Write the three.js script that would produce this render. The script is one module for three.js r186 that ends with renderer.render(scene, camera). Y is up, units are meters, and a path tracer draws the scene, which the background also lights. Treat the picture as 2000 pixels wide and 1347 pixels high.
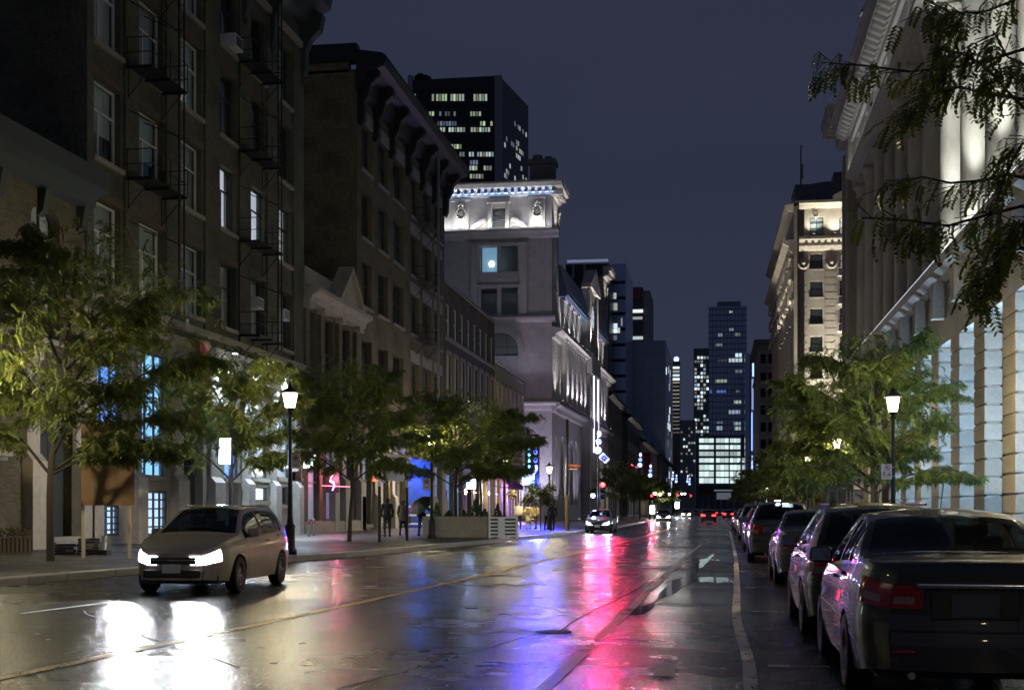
import * as THREE from 'three';
import { mergeGeometries } from 'three/addons/utils/BufferGeometryUtils.js';
import { RoundedBoxGeometry } from 'three/addons/geometries/RoundedBoxGeometry.js';
import { MarchingCubes } from 'three/addons/objects/MarchingCubes.js';
import { RectAreaLightUniformsLib } from 'three/addons/lights/RectAreaLightUniformsLib.js';

// ---------------------------------------------------------------- camera, sky, moonlight, exposure
const scene = new THREE.Scene();
const F = 2560, EYE = 1.45, YAW = Math.atan(402 / F), SN = Math.sin(YAW), CS = Math.cos(YAW);
const camera = new THREE.PerspectiveCamera(2 * Math.atan(673.5 / F) * 180 / Math.PI, 2000 / 1347, 0.2, 2500);
camera.position.set(0, EYE, 0);
camera.rotation.y = YAW;                                   // level camera, turned a little left of the street axis
camera.setViewOffset(2000, 1347, 0, -321.5, 2000, 1347);   // rising front: verticals stay vertical

const renderer = new THREE.WebGLRenderer({ antialias: true });
renderer.toneMapping = THREE.LinearToneMapping;
renderer.toneMappingExposure = 1.0;
renderer.shadowMap.enabled = true;
RectAreaLightUniformsLib.init();

function rng(seed) { let a = seed >>> 0; return () => { a = (a + 0x6d2b79f5) | 0; let t = Math.imul(a ^ (a >>> 15), 1 | a); t = (t + Math.imul(t ^ (t >>> 7), 61 | t)) ^ t; return ((t ^ (t >>> 14)) >>> 0) / 4294967296; }; }
// tileable value noise
function noiser(seed, n) {
  const r = rng(seed), g = new Float32Array(n * n); for (let i = 0; i < n * n; i++) g[i] = r();
  return (x, y) => {
    const xi = Math.floor(x), yi = Math.floor(y); let fx = x - xi, fy = y - yi; fx = fx * fx * (3 - 2 * fx); fy = fy * fy * (3 - 2 * fy);
    const w = (k) => ((k % n) + n) % n, a = w(xi), b = w(xi + 1), c = w(yi) * n, d = w(yi + 1) * n;
    return (g[c + a] * (1 - fx) + g[c + b] * fx) * (1 - fy) + (g[d + a] * (1 - fx) + g[d + b] * fx) * fy;
  };
}
function fbm(seed, base, oct) {  // period 1 in both axes
  const ns = []; for (let i = 0; i < oct; i++) ns.push(noiser(seed + i * 17, base << i));
  return (u, v) => { let s = 0, a = 1, t = 0; for (let i = 0; i < oct; i++) { const k = base << i; s += a * ns[i](u * k, v * k); t += a; a *= 0.55; } return s / t; };
}
{ // overcast city night sky: slate violet-blue, faint cloud structure, a little brighter low down
  const W = 512, H = 256, d = new Float32Array(W * H * 4), n = fbm(5, 4, 5);
  for (let j = 0; j < H; j++) for (let i = 0; i < W; i++) {
    const el = (j + 0.5) / H * 2 - 1, k = Math.max(0, el), c = n(i / W, (j / H * 2) % 1) - 0.5;
    const m = (0.62 + 0.42 * Math.exp(-k * 3.2)) * (1 + 0.85 * c), warm = 0.30 * c + 0.02 * Math.exp(-k * 4);
    d.set([0.0290 * m * (1 + warm), 0.0358 * m, 0.066 * m * (1 - warm * 0.4), 1], (j * W + i) * 4);
  }
  const t = new THREE.DataTexture(d, W, H, THREE.RGBAFormat, THREE.FloatType);
  t.mapping = THREE.EquirectangularReflectionMapping; t.magFilter = THREE.LinearFilter; t.needsUpdate = true;
  scene.background = t; scene.environment = t;
}
const moon = new THREE.DirectionalLight(new THREE.Color(0.9, 0.88, 1.0), 0.02);   // what the cloud deck passes of the moon
moon.position.set(60, 160, 90); moon.target.position.set(0, 0, -60); moon.castShadow = true; moon.shadow.radius = 30;
Object.assign(moon.shadow.camera, { left: -160, right: 160, top: 160, bottom: -160, near: 1, far: 500 });
scene.add(moon, moon.target);

// ---------------------------------------------------------------- pixel -> place (2000 x 1347 photograph)
function ray(px, py) { const u = (px - 1000) / F, v = (995 - py) / F; return [-SN + u * CS, v, CS + u * SN]; }
const zOn = (X, px) => { const r = ray(px, 500); return X / r[0] * r[2]; };               // street distance where a wall at X is seen in column px
const yOn = (X, px, py) => { const r = ray(px, py); return EYE + X / r[0] * r[1]; };
const yAtZ = (Z, px, py) => { const r = ray(px, py); return EYE + Z / r[2] * r[1]; };
const xAtZ = (Z, px) => { const r = ray(px, 500); return Z / r[2] * r[0]; };
const gnd = (px, py, y = 0) => { const r = ray(px, py), t = (y - EYE) / r[1]; return [t * r[0], t * r[2]]; };  // [X, Z]
const atT = (px, py, t) => { const r = ray(px, py); return new THREE.Vector3(t * r[0], EYE + t * r[1], -t * r[2]); };

// ---------------------------------------------------------------- scene helpers
let kerbX;
const used = new Map();
function numbered(n) { const k = used.get(n) || 0; used.set(n, k + 1); return k ? n + '_' + String(k).padStart(3, '0') : n; }
function thing(name, label, category, pos = [0, 0, 0], turn = 0, group) {
  const o = new THREE.Group(); o.name = numbered(name); o.position.set(...pos); o.rotation.y = turn;
  o.userData = { label, category }; if (group) o.userData.group = group; scene.add(o); return o;
}
function shade(m) { m.castShadow = m.receiveShadow = true; return m; }
function add(parent, name, geo, mat, x = 0, y = 0, z = 0) { const m = shade(new THREE.Mesh(geo, mat)); m.name = name; m.position.set(x, y, z); parent.add(m); return m; }
function sub(parent, name, x = 0, y = 0, z = 0, turn = 0) { const g = new THREE.Group(); g.name = name; g.position.set(x, y, z); g.rotation.y = turn; parent.add(g); return g; }
function struct(name, geo, mat, x = 0, y = 0, z = 0) { const m = add(scene, numbered(name), geo, mat, x, y, z); m.userData = { kind: 'structure' }; return m; }
function dup(o, pos, turn, label, group) {
  const c = o.clone(); c.name = numbered(o.name.replace(/_\d{3}$/, '')); c.userData = { ...o.userData }; scene.add(c);
  if (pos) c.position.set(...pos); if (turn !== undefined) c.rotation.y = turn; if (label) c.userData.label = label; if (group) c.userData.group = group; return c;
}
const bx = (w, h, d, x = 0, y = 0, z = 0) => { const g = new THREE.BoxGeometry(w, h, d); g.translate(x, y, z); return g; };
// box by its corners, uv in metres
function boxm(x0, x1, y0, y1, z0, z1) {
  const w = x1 - x0, h = y1 - y0, d = z1 - z0, g = bx(w, h, d, (x0 + x1) / 2, (y0 + y1) / 2, (z0 + z1) / 2), uv = g.attributes.uv, p = g.attributes.position, n = g.attributes.normal;
  for (let i = 0; i < p.count; i++) { const ax = Math.abs(n.getX(i)), ay = Math.abs(n.getY(i)); if (ax > 0.5) uv.setXY(i, p.getZ(i), p.getY(i)); else if (ay > 0.5) uv.setXY(i, p.getX(i), p.getZ(i)); else uv.setXY(i, p.getX(i), p.getY(i)); }
  return g;
}
const merge = (list) => mergeGeometries(list.map((g) => { const q = g.index ? g.toNonIndexed() : g; for (const k of Object.keys(q.attributes)) if (!['position', 'normal', 'uv'].includes(k)) q.deleteAttribute(k); return q; }));
const geoCache = new Map();
const cached = (key, make) => { if (!geoCache.has(key)) geoCache.set(key, make()); return geoCache.get(key); };
const ubox = (w, h, d) => cached(`b${w.toFixed(3)},${h.toFixed(3)},${d.toFixed(3)}`, () => new THREE.BoxGeometry(w, h, d));
const rbox = (w, h, d, r = 0.02, s = 2) => cached(`r${w.toFixed(3)},${h.toFixed(3)},${d.toFixed(3)},${r}`, () => new RoundedBoxGeometry(w, h, d, s, r));
const cyl = (r0, r1, h, n = 12) => cached(`c${r0},${r1},${h.toFixed(3)},${n}`, () => new THREE.CylinderGeometry(r0, r1, h, n));
const sph = (r, a = 16, b = 12) => cached(`s${r},${a}`, () => new THREE.SphereGeometry(r, a, b));
function tube(points, r, seg = 12, rad = 6) { return new THREE.TubeGeometry(new THREE.CatmullRomCurve3(points.map((p) => new THREE.Vector3(...p))), seg, r, rad); }
function bar(a, b, r, n = 6) { // straight round bar
  const A = new THREE.Vector3(...a), B = new THREE.Vector3(...b), L = A.distanceTo(B), g = new THREE.CylinderGeometry(r, r, L, n);
  g.applyQuaternion(new THREE.Quaternion().setFromUnitVectors(new THREE.Vector3(0, 1, 0), B.clone().sub(A).normalize())); g.translate((A.x + B.x) / 2, (A.y + B.y) / 2, (A.z + B.z) / 2); return g;
}
function lathe(pts, n = 20) { return new THREE.LatheGeometry(pts.map((p) => new THREE.Vector2(...p)), n); }
function path2(o) {
  const p = new THREE.Path(), { x, y, w, h } = o;
  p.moveTo(x, y); p.lineTo(x + w, y);
  if (o.arch) { const r = w / 2, k = o.rise ? o.rise / r : 1; p.lineTo(x + w, y + h - r * k); p.absellipse(x + r, y + h - r * k, r, r * k, 0, Math.PI, false); } else { p.lineTo(x + w, y + h); p.lineTo(x, y + h); }
  p.closePath(); return p;
}
// a wall in local x (along), y (up); outside face at z = 0, openings cut through
function wallGeo(x0, x1, y0, y1, holes = [], th = 0.45) {
  const s = new THREE.Shape(); s.moveTo(x0, y0); s.lineTo(x1, y0); s.lineTo(x1, y1); s.lineTo(x0, y1); s.closePath();
  for (const o of holes) s.holes.push(path2(o));
  const g = new THREE.ExtrudeGeometry(s, { depth: th, bevelEnabled: false, curveSegments: 14 }); g.translate(0, 0, -th); return g;
}
function extr(pts, depth, bevel = 0) { const s = new THREE.Shape(pts.map((p) => new THREE.Vector2(...p))); return new THREE.ExtrudeGeometry(s, { depth, bevelEnabled: bevel > 0, bevelSize: bevel, bevelThickness: bevel, bevelSegments: 2, curveSegments: 10 }); }
// moulding: profile [z, y] run along local x
function moulding(x0, x1, prof) { const g = extr(prof, x1 - x0); g.rotateY(Math.PI / 2); g.translate(x0, 0, 0); const p = g.attributes.position; for (let i = 0; i < p.count; i++) p.setZ(i, -p.getZ(i)); const ix = p; // mirrored: turn faces round
  const n = g.attributes.normal, uv = g.attributes.uv; for (let i = 0; i < p.count; i += 3) { for (const a of [p, n, uv]) { const s = a.itemSize, t = []; for (let k = 0; k < s; k++) { t.push(a.array[(i + 1) * s + k]); a.array[(i + 1) * s + k] = a.array[(i + 2) * s + k]; a.array[(i + 2) * s + k] = t[k]; } } }
  for (let i = 0; i < p.count; i++) n.setZ(i, -n.getZ(i)); return g; }

// ---------------------------------------------------------------- textures
function tex(W, H, fn, srgb, rep) {
  const d = new Uint8Array(W * H * 4);
  for (let j = 0; j < H; j++) for (let i = 0; i < W; i++) { const c = fn(i / W, j / H), o = (j * W + i) * 4; if (typeof c === 'number') { d[o] = d[o + 1] = d[o + 2] = Math.max(0, Math.min(255, c * 255)); } else { for (let k = 0; k < 3; k++) d[o + k] = Math.max(0, Math.min(255, c[k] * 255)); } d[o + 3] = 255; }
  const t = new THREE.DataTexture(d, W, H); t.wrapS = t.wrapT = THREE.RepeatWrapping; t.magFilter = THREE.LinearFilter; t.minFilter = THREE.LinearFilter; if (srgb) t.colorSpace = THREE.SRGBColorSpace; if (rep) t.repeat.set(...rep); t.needsUpdate = true; return t;
}
const scaled = (t, a, b = a) => { const c = t.clone(); c.repeat.set(a, b); c.needsUpdate = true; return c; };
const nFine = fbm(11, 64, 3), nMid = fbm(23, 16, 4), nBig = fbm(37, 3, 5), nGrain = fbm(51, 128, 2);
const T = {};
T.asphalt = tex(1024, 1024, (u, v) => { const a = nGrain(u, v), b = nMid(u, v); const g = 0.74 + (a - 0.5) * 0.9 + (b - 0.5) * 0.35; return [g, g * 0.985, g * 0.97]; });
T.asphaltBump = tex(1024, 1024, (u, v) => 0.5 + (nGrain(u, v) - 0.5) * 1.1 + (nFine(u, v) - 0.5) * 0.5);
T.wet = tex(1024, 1024, (u, v) => { const b = nBig(u, v), m = nMid(u, v), f = nFine(u, v); return Math.max(0.3, Math.min(1, 0.76 + (b - 0.5) * 0.7 + (m - 0.5) * 0.45 + (f - 0.5) * 0.3)); });
T.stone = tex(512, 512, (u, v) => { const g = 0.82 + (nMid(u, v) - 0.5) * 0.28 + (nFine(u, v) - 0.5) * 0.2 + (nBig(u, v) - 0.5) * 0.25; return [g, g * 0.985, g * 0.96]; });
T.stoneBump = tex(512, 512, (u, v) => 0.5 + (nFine(u, v) - 0.5) * 0.8 + (nMid(u, v) - 0.5) * 0.4);
{ const R = rng(7), tones = []; for (let i = 0; i < 20 * 40; i++) tones.push(0.62 + R() * 0.38);
  const cell = (u, v) => { const row = Math.floor(v * 40), x = u * 20 + (row % 2) * 0.5, col = Math.floor(x) % 20, fx = x - Math.floor(x), fy = v * 40 - row; const mortar = fx < 0.045 || fx > 0.955 || fy < 0.11 || fy > 0.9; return [mortar, tones[row * 20 + col], fx]; };
  T.brick = tex(1024, 1024, (u, v) => { const [m, t] = cell(u, v), n = 0.85 + (nFine(u, v) - 0.5) * 0.4 + (nBig(u, v) - 0.5) * 1.0; return m ? [0.62 * n, 0.62 * n, 0.6 * n] : [t * n, t * n * 0.93, t * n * 0.84]; });
  T.brickBump = tex(1024, 1024, (u, v) => { const [m, t] = cell(u, v); return m ? 0.2 : 0.7 + 0.2 * (t - 0.8) + (nFine(u, v) - 0.5) * 0.2; }); }
{ const R = rng(66), N = 512, h = new Float32Array(N * N); for (let i = 0; i < 900; i++) { const x = R() * N, y = R() * N, r = 1.5 + R() * R() * 5; for (let a = -8; a <= 8; a++) for (let b = -8; b <= 8; b++) { const d = Math.hypot(a, b) / r; if (d < 1) { const k = ((Math.floor(y + b) + N) % N) * N + (Math.floor(x + a) + N) % N; h[k] = Math.max(h[k], Math.sqrt(1 - d * d) * Math.min(1, r / 5)); } } } T.drops = tex(N, N, (u, v) => h[Math.floor(v * N) * N + Math.floor(u * N)]); }
const RB = [1 / 4.3, 1 / 3.0];

// ---------------------------------------------------------------- materials
function mat(c, r = 0.85, o = {}) { const { phys, ...rest } = o; const m = new (phys ? THREE.MeshPhysicalMaterial : THREE.MeshStandardMaterial)({ roughness: r, ...rest }); m.color.setRGB(...c); return m; }
function brick(c, r = 0.85) { return mat(c, r, { map: scaled(T.brick, ...RB), bumpMap: scaled(T.brickBump, ...RB), bumpScale: 0.012 }); }
function stone(c, r = 0.75, s = 0.4) { return mat(c, r, { map: scaled(T.stone, s), bumpMap: scaled(T.stoneBump, s), bumpScale: 0.006 }); }
function glow(c, k, base = [0.6, 0.6, 0.6]) { const m = mat(base, 0.6); m.emissive.setRGB(...c); m.emissiveIntensity = k; return m; }
const M = {
  brickA: brick([0.100, 0.106, 0.082]), brickB: brick([0.17, 0.14, 0.082]), brickC: brick([0.125, 0.112, 0.075]), brickD: brick([0.13, 0.105, 0.075]),
  paintDark: mat([0.035, 0.045, 0.042], 0.6), sill: stone([0.28, 0.26, 0.22]), limestone: stone([0.40, 0.365, 0.30]), bankStone: stone([0.42, 0.40, 0.40]), greyStone: stone([0.30, 0.28, 0.25]), darkStone: stone([0.15, 0.14, 0.14]),
  frameWhite: mat([0.5, 0.5, 0.52], 0.45), frameDark: mat([0.03, 0.035, 0.035], 0.45), iron: mat([0.012, 0.013, 0.013], 0.5, { metalness: 0.4 }), steel: mat([0.3, 0.3, 0.32], 0.35, { metalness: 0.8 }),
  glass: mat([0.92, 0.95, 0.95], 0.03, { phys: true, transmission: 1, thickness: 0, ior: 1.5 }), glassDark: mat([0.012, 0.016, 0.018], 0.06), interior: mat([0.24, 0.24, 0.23], 0.9), blind: mat([0.40, 0.44, 0.44], 0.9), curtain: mat([0.30, 0.31, 0.30], 0.95),
  copper: mat([0.05, 0.08, 0.09], 0.5, { metalness: 0.3 }), slate: mat([0.05, 0.055, 0.075], 0.45), white: mat([0.7, 0.7, 0.72], 0.5), black: mat([0.01, 0.01, 0.01], 0.5), rubber: mat([0.012, 0.012, 0.012], 0.8), wood: mat([0.17, 0.11, 0.06], 0.8), paleWood: mat([0.45, 0.4, 0.33], 0.8),
};

// ---------------------------------------------------------------- generic window: a part (Group) with frame, panes, sill, blind
// o: {x,y,w,h}; kind: 'tee' (transom over two lights), 'sash' (two stacked), 'pair' (two lights), 'grid' (cols x rows)
function addWindow(parent, o, s = {}) {
  const { kind = 'sash', frame = M.frameDark, fw = 0.06, recess = 0.2, sill = M.sill, pane = M.glass, back, backZ = 0.14, split = 0.36, sillH = 0.16, cols = 2, rows = 3, arch = o.arch } = s;
  const { x, y, w, h } = o, g = sub(parent, 'window', x, y, -recess), key = [kind, w.toFixed(2), h.toFixed(2), fw, split, cols, rows, !!arch, o.rise].join();
  add(g, 'frame', cached('f' + key, () => {
    const L = [bx(fw, h, 0.08, fw / 2, h / 2, 0), bx(fw, h, 0.08, w - fw / 2, h / 2, 0), bx(w, fw, 0.078, w / 2, fw / 2, 0)];
    if (!arch) L.push(bx(w, fw, 0.078, w / 2, h - fw / 2, 0)); else { const r = w / 2, ry = o.rise || r, t = [], b = []; for (let i = 0; i <= 12; i++) { const a = Math.PI * i / 12; t.push([r + r * Math.cos(a), h - ry + ry * Math.sin(a)]); b.push([r + (r - fw) * Math.cos(a), h - ry + (ry - fw) * Math.sin(a)]); } const q = extr([...t, ...b.reverse()], 0.078); q.translate(0, 0, -0.039); L.push(q); }
    if (kind === 'tee') { L.push(bx(w, fw, 0.076, w / 2, h * (1 - split), 0), bx(fw, h * (1 - split), 0.074, w * 0.4, h * (1 - split) / 2, 0)); }
    if (kind === 'sash') L.push(bx(w, fw, 0.076, w / 2, h * 0.52, 0));
    if (kind === 'pair') L.push(bx(fw, h, 0.076, w / 2, h / 2, 0));
    if (kind === 'grid') { for (let i = 1; i < cols; i++) L.push(bx(fw * 0.6, h, 0.076, w * i / cols, h / 2, 0)); for (let j = 1; j < rows; j++) L.push(bx(w, fw * 0.6, 0.074, w / 2, h * j / rows, 0)); }
    return merge(L);
  }), frame);
  const cells = kind === 'tee' ? [[0, w, h * (1 - split), h], [0, w * 0.4, 0, h * (1 - split)], [w * 0.4, w, 0, h * (1 - split)]] : kind === 'sash' ? [[0, w, 0, h * 0.52], [0, w, h * 0.52, h]] : kind === 'pair' ? [[0, w / 2, 0, h], [w / 2, w, 0, h]] : [];
  if (kind === 'grid') for (let i = 0; i < cols; i++) for (let j = 0; j < rows; j++) cells.push([w * i / cols, w * (i + 1) / cols, h * j / rows, h * (j + 1) / rows]);
  if (kind === 'one') cells.push([0, w, 0, h]);
  if (arch) { const m = add(g, 'pane', cached('pa' + key, () => { const q = new THREE.ShapeGeometry(new THREE.Shape(path2({ ...o, x: 0, y: 0 }).getPoints(14)), 14); return q; }), pane, 0, 0, -0.01); } else
  for (const c of cells) add(g, 'pane', ubox(c[1] - c[0] - 0.02, c[3] - c[2] - 0.02, 0.008), pane, (c[0] + c[1]) / 2, (c[2] + c[3]) / 2, -0.012);
  if (sill) add(g, 'sill', ubox(w + 0.24, sillH, recess + 0.16), sill, w / 2, -sillH / 2, (recess + 0.16) / 2 - 0.04);
  if (back) { const b = add(g, back.name || 'blind', ubox(w * (back.w || 1), h * (back.h || 1), 0.01), back.mat, w / 2 + (back.dx || 0) * w, h - h * (back.h || 1) / 2, -backZ); }
  return g;
}
function addLight(l, x, y, z, parent = scene) { l.position.set(x, y, z); l.castShadow = true; parent.add(l); return l; }
function point(c, I, x, y, z, r = 3, parent) { const l = new THREE.PointLight(new THREE.Color(...c), I, 0, 2); l.shadow.radius = r; return addLight(l, x, y, z, parent); }
function spot(c, I, from, to, ang, pen = 0.6, r = 3) { const l = new THREE.SpotLight(new THREE.Color(...c), I, 0, ang, pen, 2); l.shadow.radius = r; addLight(l, ...from); l.target.position.set(...to); scene.add(l.target); return l; }

// ================================================================ ground, road, pavements
{
  const kerbL = [[-13.6, 2], [-13.5, 16], [-13.35, 23], [-13.0, 27], [-12.0, 33.5], [-10.95, 40], [-9.9, 53], [-8.8, 70], [-8.2, 80], [-7.9, 98], [-8.0, 143], [-7.7, 234], [-7.5, 520]];
  const line = new THREE.CatmullRomCurve3(kerbL.map(([x, z]) => new THREE.Vector3(x, 0, -z)), false, 'centripetal');
  const kx = (Z) => { for (let i = 0; i < kerbL.length - 1; i++) { const [a, za] = kerbL[i], [b, zb] = kerbL[i + 1]; if (Z <= zb) { const k = (Z - za) / (zb - za); return a + (b - a) * k; } } return -7.5; };
  kerbX = kx;
  const road = mat([0.024, 0.0235, 0.024], 1.0, { phys: true, ior: 1.36, map: scaled(T.asphalt, 1 / 5), bumpMap: scaled(T.asphaltBump, 1 / 3.1), bumpScale: 0.0105, roughnessMap: scaled(T.wet, 1 / 19) });
  road.roughness = 0.31; M.road = road;
  const sheet = (x0, x1, z0, z1, nx, nz) => { const g = new THREE.PlaneGeometry(x1 - x0, z1 - z0, nx, nz); g.rotateX(-Math.PI / 2); g.translate((x0 + x1) / 2, 0, -(z0 + z1) / 2); const p = g.attributes.position, uv = g.attributes.uv; for (let i = 0; i < p.count; i++) uv.setXY(i, p.getX(i), p.getZ(i)); return g; };
  struct('ground', sheet(-900, 900, -60, 1600, 1, 1), mat([0.05, 0.05, 0.05], 0.8), 0, -0.06);
  struct('road', sheet(-14.5, 3.6, -30, 720, 1, 1), road, 0, 0, 0);
  // pavements rise gently from kerb to house fronts
  const slab = (inner, outer, y0, y1, z0, z1, n) => { const pos = [], uv = [], idx = []; for (let i = 0; i <= n; i++) { const Z = z0 + (z1 - z0) * Math.pow(i / n, 1.5), a = inner(Z), b = outer; pos.push(a, y0, -Z, b, y1, -Z); uv.push(a, -Z, b, -Z); if (i) { const k = i * 2; outer < inner(Z) ? idx.push(k - 2, k, k - 1, k - 1, k, k + 1) : idx.push(k - 2, k - 1, k, k - 1, k + 1, k); } } const g = new THREE.BufferGeometry(); g.setAttribute('position', new THREE.Float32BufferAttribute(pos, 3)); g.setAttribute('uv', new THREE.Float32BufferAttribute(uv, 2)); g.setIndex(idx); g.computeVertexNormals(); return g; };
  const pave = mat([0.11, 0.105, 0.10], 1, { map: scaled(T.asphalt, 1 / 4), bumpMap: scaled(T.asphaltBump, 1 / 3), bumpScale: 0.003, roughnessMap: scaled(T.wet, 1 / 13) }); pave.roughness = 0.62;
  struct('pavement', slab((Z) => kx(Z) - 0.28, -21, 0.15, 0.30, -10, 700, 70), pave);
  struct('pavement', slab(() => 3.42, 12, 0.15, 0.22, -30, 700, 6), pave);
  // kerb stones, one by one as far as they can be told apart
  const granite = [stone([0.44, 0.43, 0.43], 0.4, 0.6), stone([0.38, 0.37, 0.37], 0.42, 0.6), stone([0.48, 0.47, 0.46], 0.38, 0.6)];
  const kerb = new THREE.Group(); kerb.name = 'kerb'; kerb.userData = { kind: 'structure' }; scene.add(kerb);
  const kerb2 = new THREE.Group(); kerb2.name = 'kerb_001'; kerb2.userData = { kind: 'structure' }; scene.add(kerb2);
  const R = rng(91); let Z = 8;
  const kg = rbox(0.3, 0.22, 1, 0.025);
  while (Z < 150) { const L = Z < 80 ? 1.25 + R() * 0.6 : 4, xa = kx(Z), xb = kx(Z + L); const m = add(kerb, 'kerb_stone', kg, granite[Math.floor(R() * 3)], (xa + xb) / 2 - 0.15, 0.046 + (R() - 0.5) * 0.008, -(Z + L / 2)); m.scale.z = Math.hypot(L, xb - xa) - 0.012; m.rotation.y = -Math.atan2(xb - xa, L); Z += L; }
  { const m = add(kerb, 'kerb_stone', kg, granite[1], -7.9, 0.046, -330); m.scale.z = 360; }
  for (let z = 4; z < 60; z += 1.8) { const m = add(kerb2, 'kerb_stone', kg, granite[Math.floor(R() * 3)], 3.29, 0.046, -(z + 0.9)); m.scale.z = 1.79; }
  { const m = add(kerb2, 'kerb_stone', kg, granite[1], 3.29, 0.046, -280.2); m.scale.z = 440; }
  // painted lines: worn paint sheets 4 mm above the asphalt
  const ribbon = (pts, w, y = 0.005) => { const c = new THREE.CatmullRomCurve3(pts.map(([x, z]) => new THREE.Vector3(x, y, -z))), n = 60, pos = [], uv = [], idx = []; for (let i = 0; i <= n; i++) { const p = c.getPoint(i / n), t = c.getTangent(i / n), nx = -t.z, nz = t.x, k = 1 / Math.hypot(nx, nz); pos.push(p.x - nx * k * w / 2, y, p.z - nz * k * w / 2, p.x + nx * k * w / 2, y, p.z + nz * k * w / 2); uv.push(p.x - w / 2, p.z, p.x + w / 2, p.z); if (i) { const q = i * 2; idx.push(q - 2, q - 1, q, q - 1, q + 1, q); } } const g = new THREE.BufferGeometry(); g.setAttribute('position', new THREE.Float32BufferAttribute(pos, 3)); g.setAttribute('uv', new THREE.Float32BufferAttribute(uv, 2)); g.setIndex(idx); g.computeVertexNormals(); return g; };
  const wornA = tex(512, 512, (u, v) => { const n = nMid(u, v) * 0.55 + nGrain(u, v) * 0.45 + (nBig(u, v) - 0.5) * 0.5; return n < 0.33 ? 0 : n > 0.41 ? 1 : (n - 0.33) / 0.08; });
  const worn = (c, r, k = 0.4) => mat(c, r, { alphaMap: scaled(wornA, k), transparent: true, bumpMap: scaled(T.asphaltBump, 1 / 5.3), bumpScale: 0.003 });
  const yel = worn([0.62, 0.38, 0.05], 0.5), whi = worn([0.74, 0.73, 0.70], 0.55), whi2 = worn([0.45, 0.45, 0.45], 0.42, 0.21);
  struct('centre_line', ribbon([[-6.4, 6], [-6.09, 10.4], [-5.71, 16.2], [-5.39, 22.6], [-4.67, 43.5], [-3.96, 67.7], [-3.6, 110], [-3.5, 200]], 0.15), yel);
  struct('lane_line', ribbon([[-1.44, 6], [-1.39, 10.5], [-1.26, 19], [-1.03, 37.4], [-0.53, 62.5]], 0.13), whi2);
  struct('parking_line', ribbon([[0.30, 7], [0.27, 10.7], [0.29, 12.8], [0.25, 17.5], [0.35, 24.3], [0.53, 39.6], [0.63, 54], [0.8, 90]], 0.12), whi);
  for (const z of [10, 16.9, 27, 40]) struct('dashed_line', ribbon([[-9.59 - (17 - z) * 0.03, z], [-9.39 - (17 - z) * 0.03, z + 2.4]], 0.11), whi2);
  for (const z of [12.35, 18.86, 24.65, 31, 37]) { struct('bay_mark', ribbon([[0.46, z], [0.66, z]], 0.16, 0.009), whi); struct('bay_mark', ribbon([[0.66, z], [1.02, z]], 0.035, 0.009), whi); }
  { const s = new THREE.Shape([[-0.09, 0], [0.09, 0], [0.09, 0.55], [0.21, 0.55], [0, 1.05], [-0.21, 0.55], [-0.09, 0.55]].map((p) => new THREE.Vector2(...p))); const g = new THREE.ShapeGeometry(s); g.rotateX(-Math.PI / 2); struct('arrow_mark', g, mat([0.74, 0.73, 0.70], 0.5, { map: scaled(T.stone, 0.7) }), -0.47, 0.006, -11.45); }
  // puddle by the parking line, tar seams and a manhole
  { // shallow puddle with a broken rim
    const x0 = -1.7, x1 = 0.5, z0 = 17, z1 = 45, nz = fbm(88, 6, 6), sm = (a, b, x) => { const t = Math.max(0, Math.min(1, (x - a) / (b - a))); return t * t * (3 - 2 * t); };
    const mask = tex(256, 1024, (u, v) => { const x = x0 + (x1 - x0) * u, z = z0 + (z1 - z0) * v, c = -1.15 + 1.0 * Math.pow((z - 18) / 25, 0.8), w = 0.16 + 0.10 * Math.sin(z * 0.55) + 0.06 * Math.sin(z * 1.7), a = 1 - Math.abs(x - c) / w, b = Math.min(1 - Math.abs(z - 27.4) / 1.3, 1 - Math.abs(x + 0.15) / 0.5); return sm(0.05, 0.35, Math.max(a, b) + (nz(u, v) - 0.5) * 2.2 - 0.05) * sm(0, 1.5, Math.min(z - z0, z1 - z)); });
    const water = mat([0.016, 0.016, 0.017], 0.07, { phys: true, ior: 1.33, alphaMap: mask, transparent: true });
    const g = new THREE.PlaneGeometry(x1 - x0, z1 - z0); g.rotateX(-Math.PI / 2); struct('puddle', g, water, (x0 + x1) / 2, 0.0036, -(z0 + z1) / 2);
  }
  const tar = mat([0.010, 0.010, 0.010], 0.5);
  const R2 = rng(5);
  const seam = (a, b, n, wob) => { const pts = []; for (let i = 0; i <= n; i++) { const k = i / n; pts.push([a[0] + (b[0] - a[0]) * k + (R2() - 0.5) * wob, a[1] + (b[1] - a[1]) * k + (R2() - 0.5) * wob]); } return ribbon(pts, 0.028, 0.0042); };
  struct('tar_seam', seam([-3.7, 7], [-2.05, 15.2], 14, 0.09), tar); struct('tar_seam', seam([-1.9, 15.6], [-0.6, 40], 20, 0.12), tar); struct('tar_seam', seam([-4.4, 11.5], [-9, 17.5], 14, 0.15), tar); struct('tar_seam', seam([-1.85, 15.35], [-0.2, 15.6], 8, 0.06), tar);
  const mh = thing('manhole_cover', 'round cast iron manhole cover in the wet asphalt', 'manhole', [-1.92, 0, -15.42]); mh.scale.setScalar(0.6);
  add(mh, 'ring', lathe([[0.30, 0.0], [0.30, 0.014], [0.36, 0.014], [0.37, 0]], 32), M.iron); add(mh, 'cover', cyl(0.295, 0.295, 0.016, 32), M.iron, 0, 0.004, 0);
  for (let i = -3; i <= 3; i++) add(mh, 'rib', ubox(2 * Math.sqrt(0.08 - (i * 0.075) ** 2), 0.008, 0.03), M.iron, 0, 0.015, i * 0.075);
}

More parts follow.
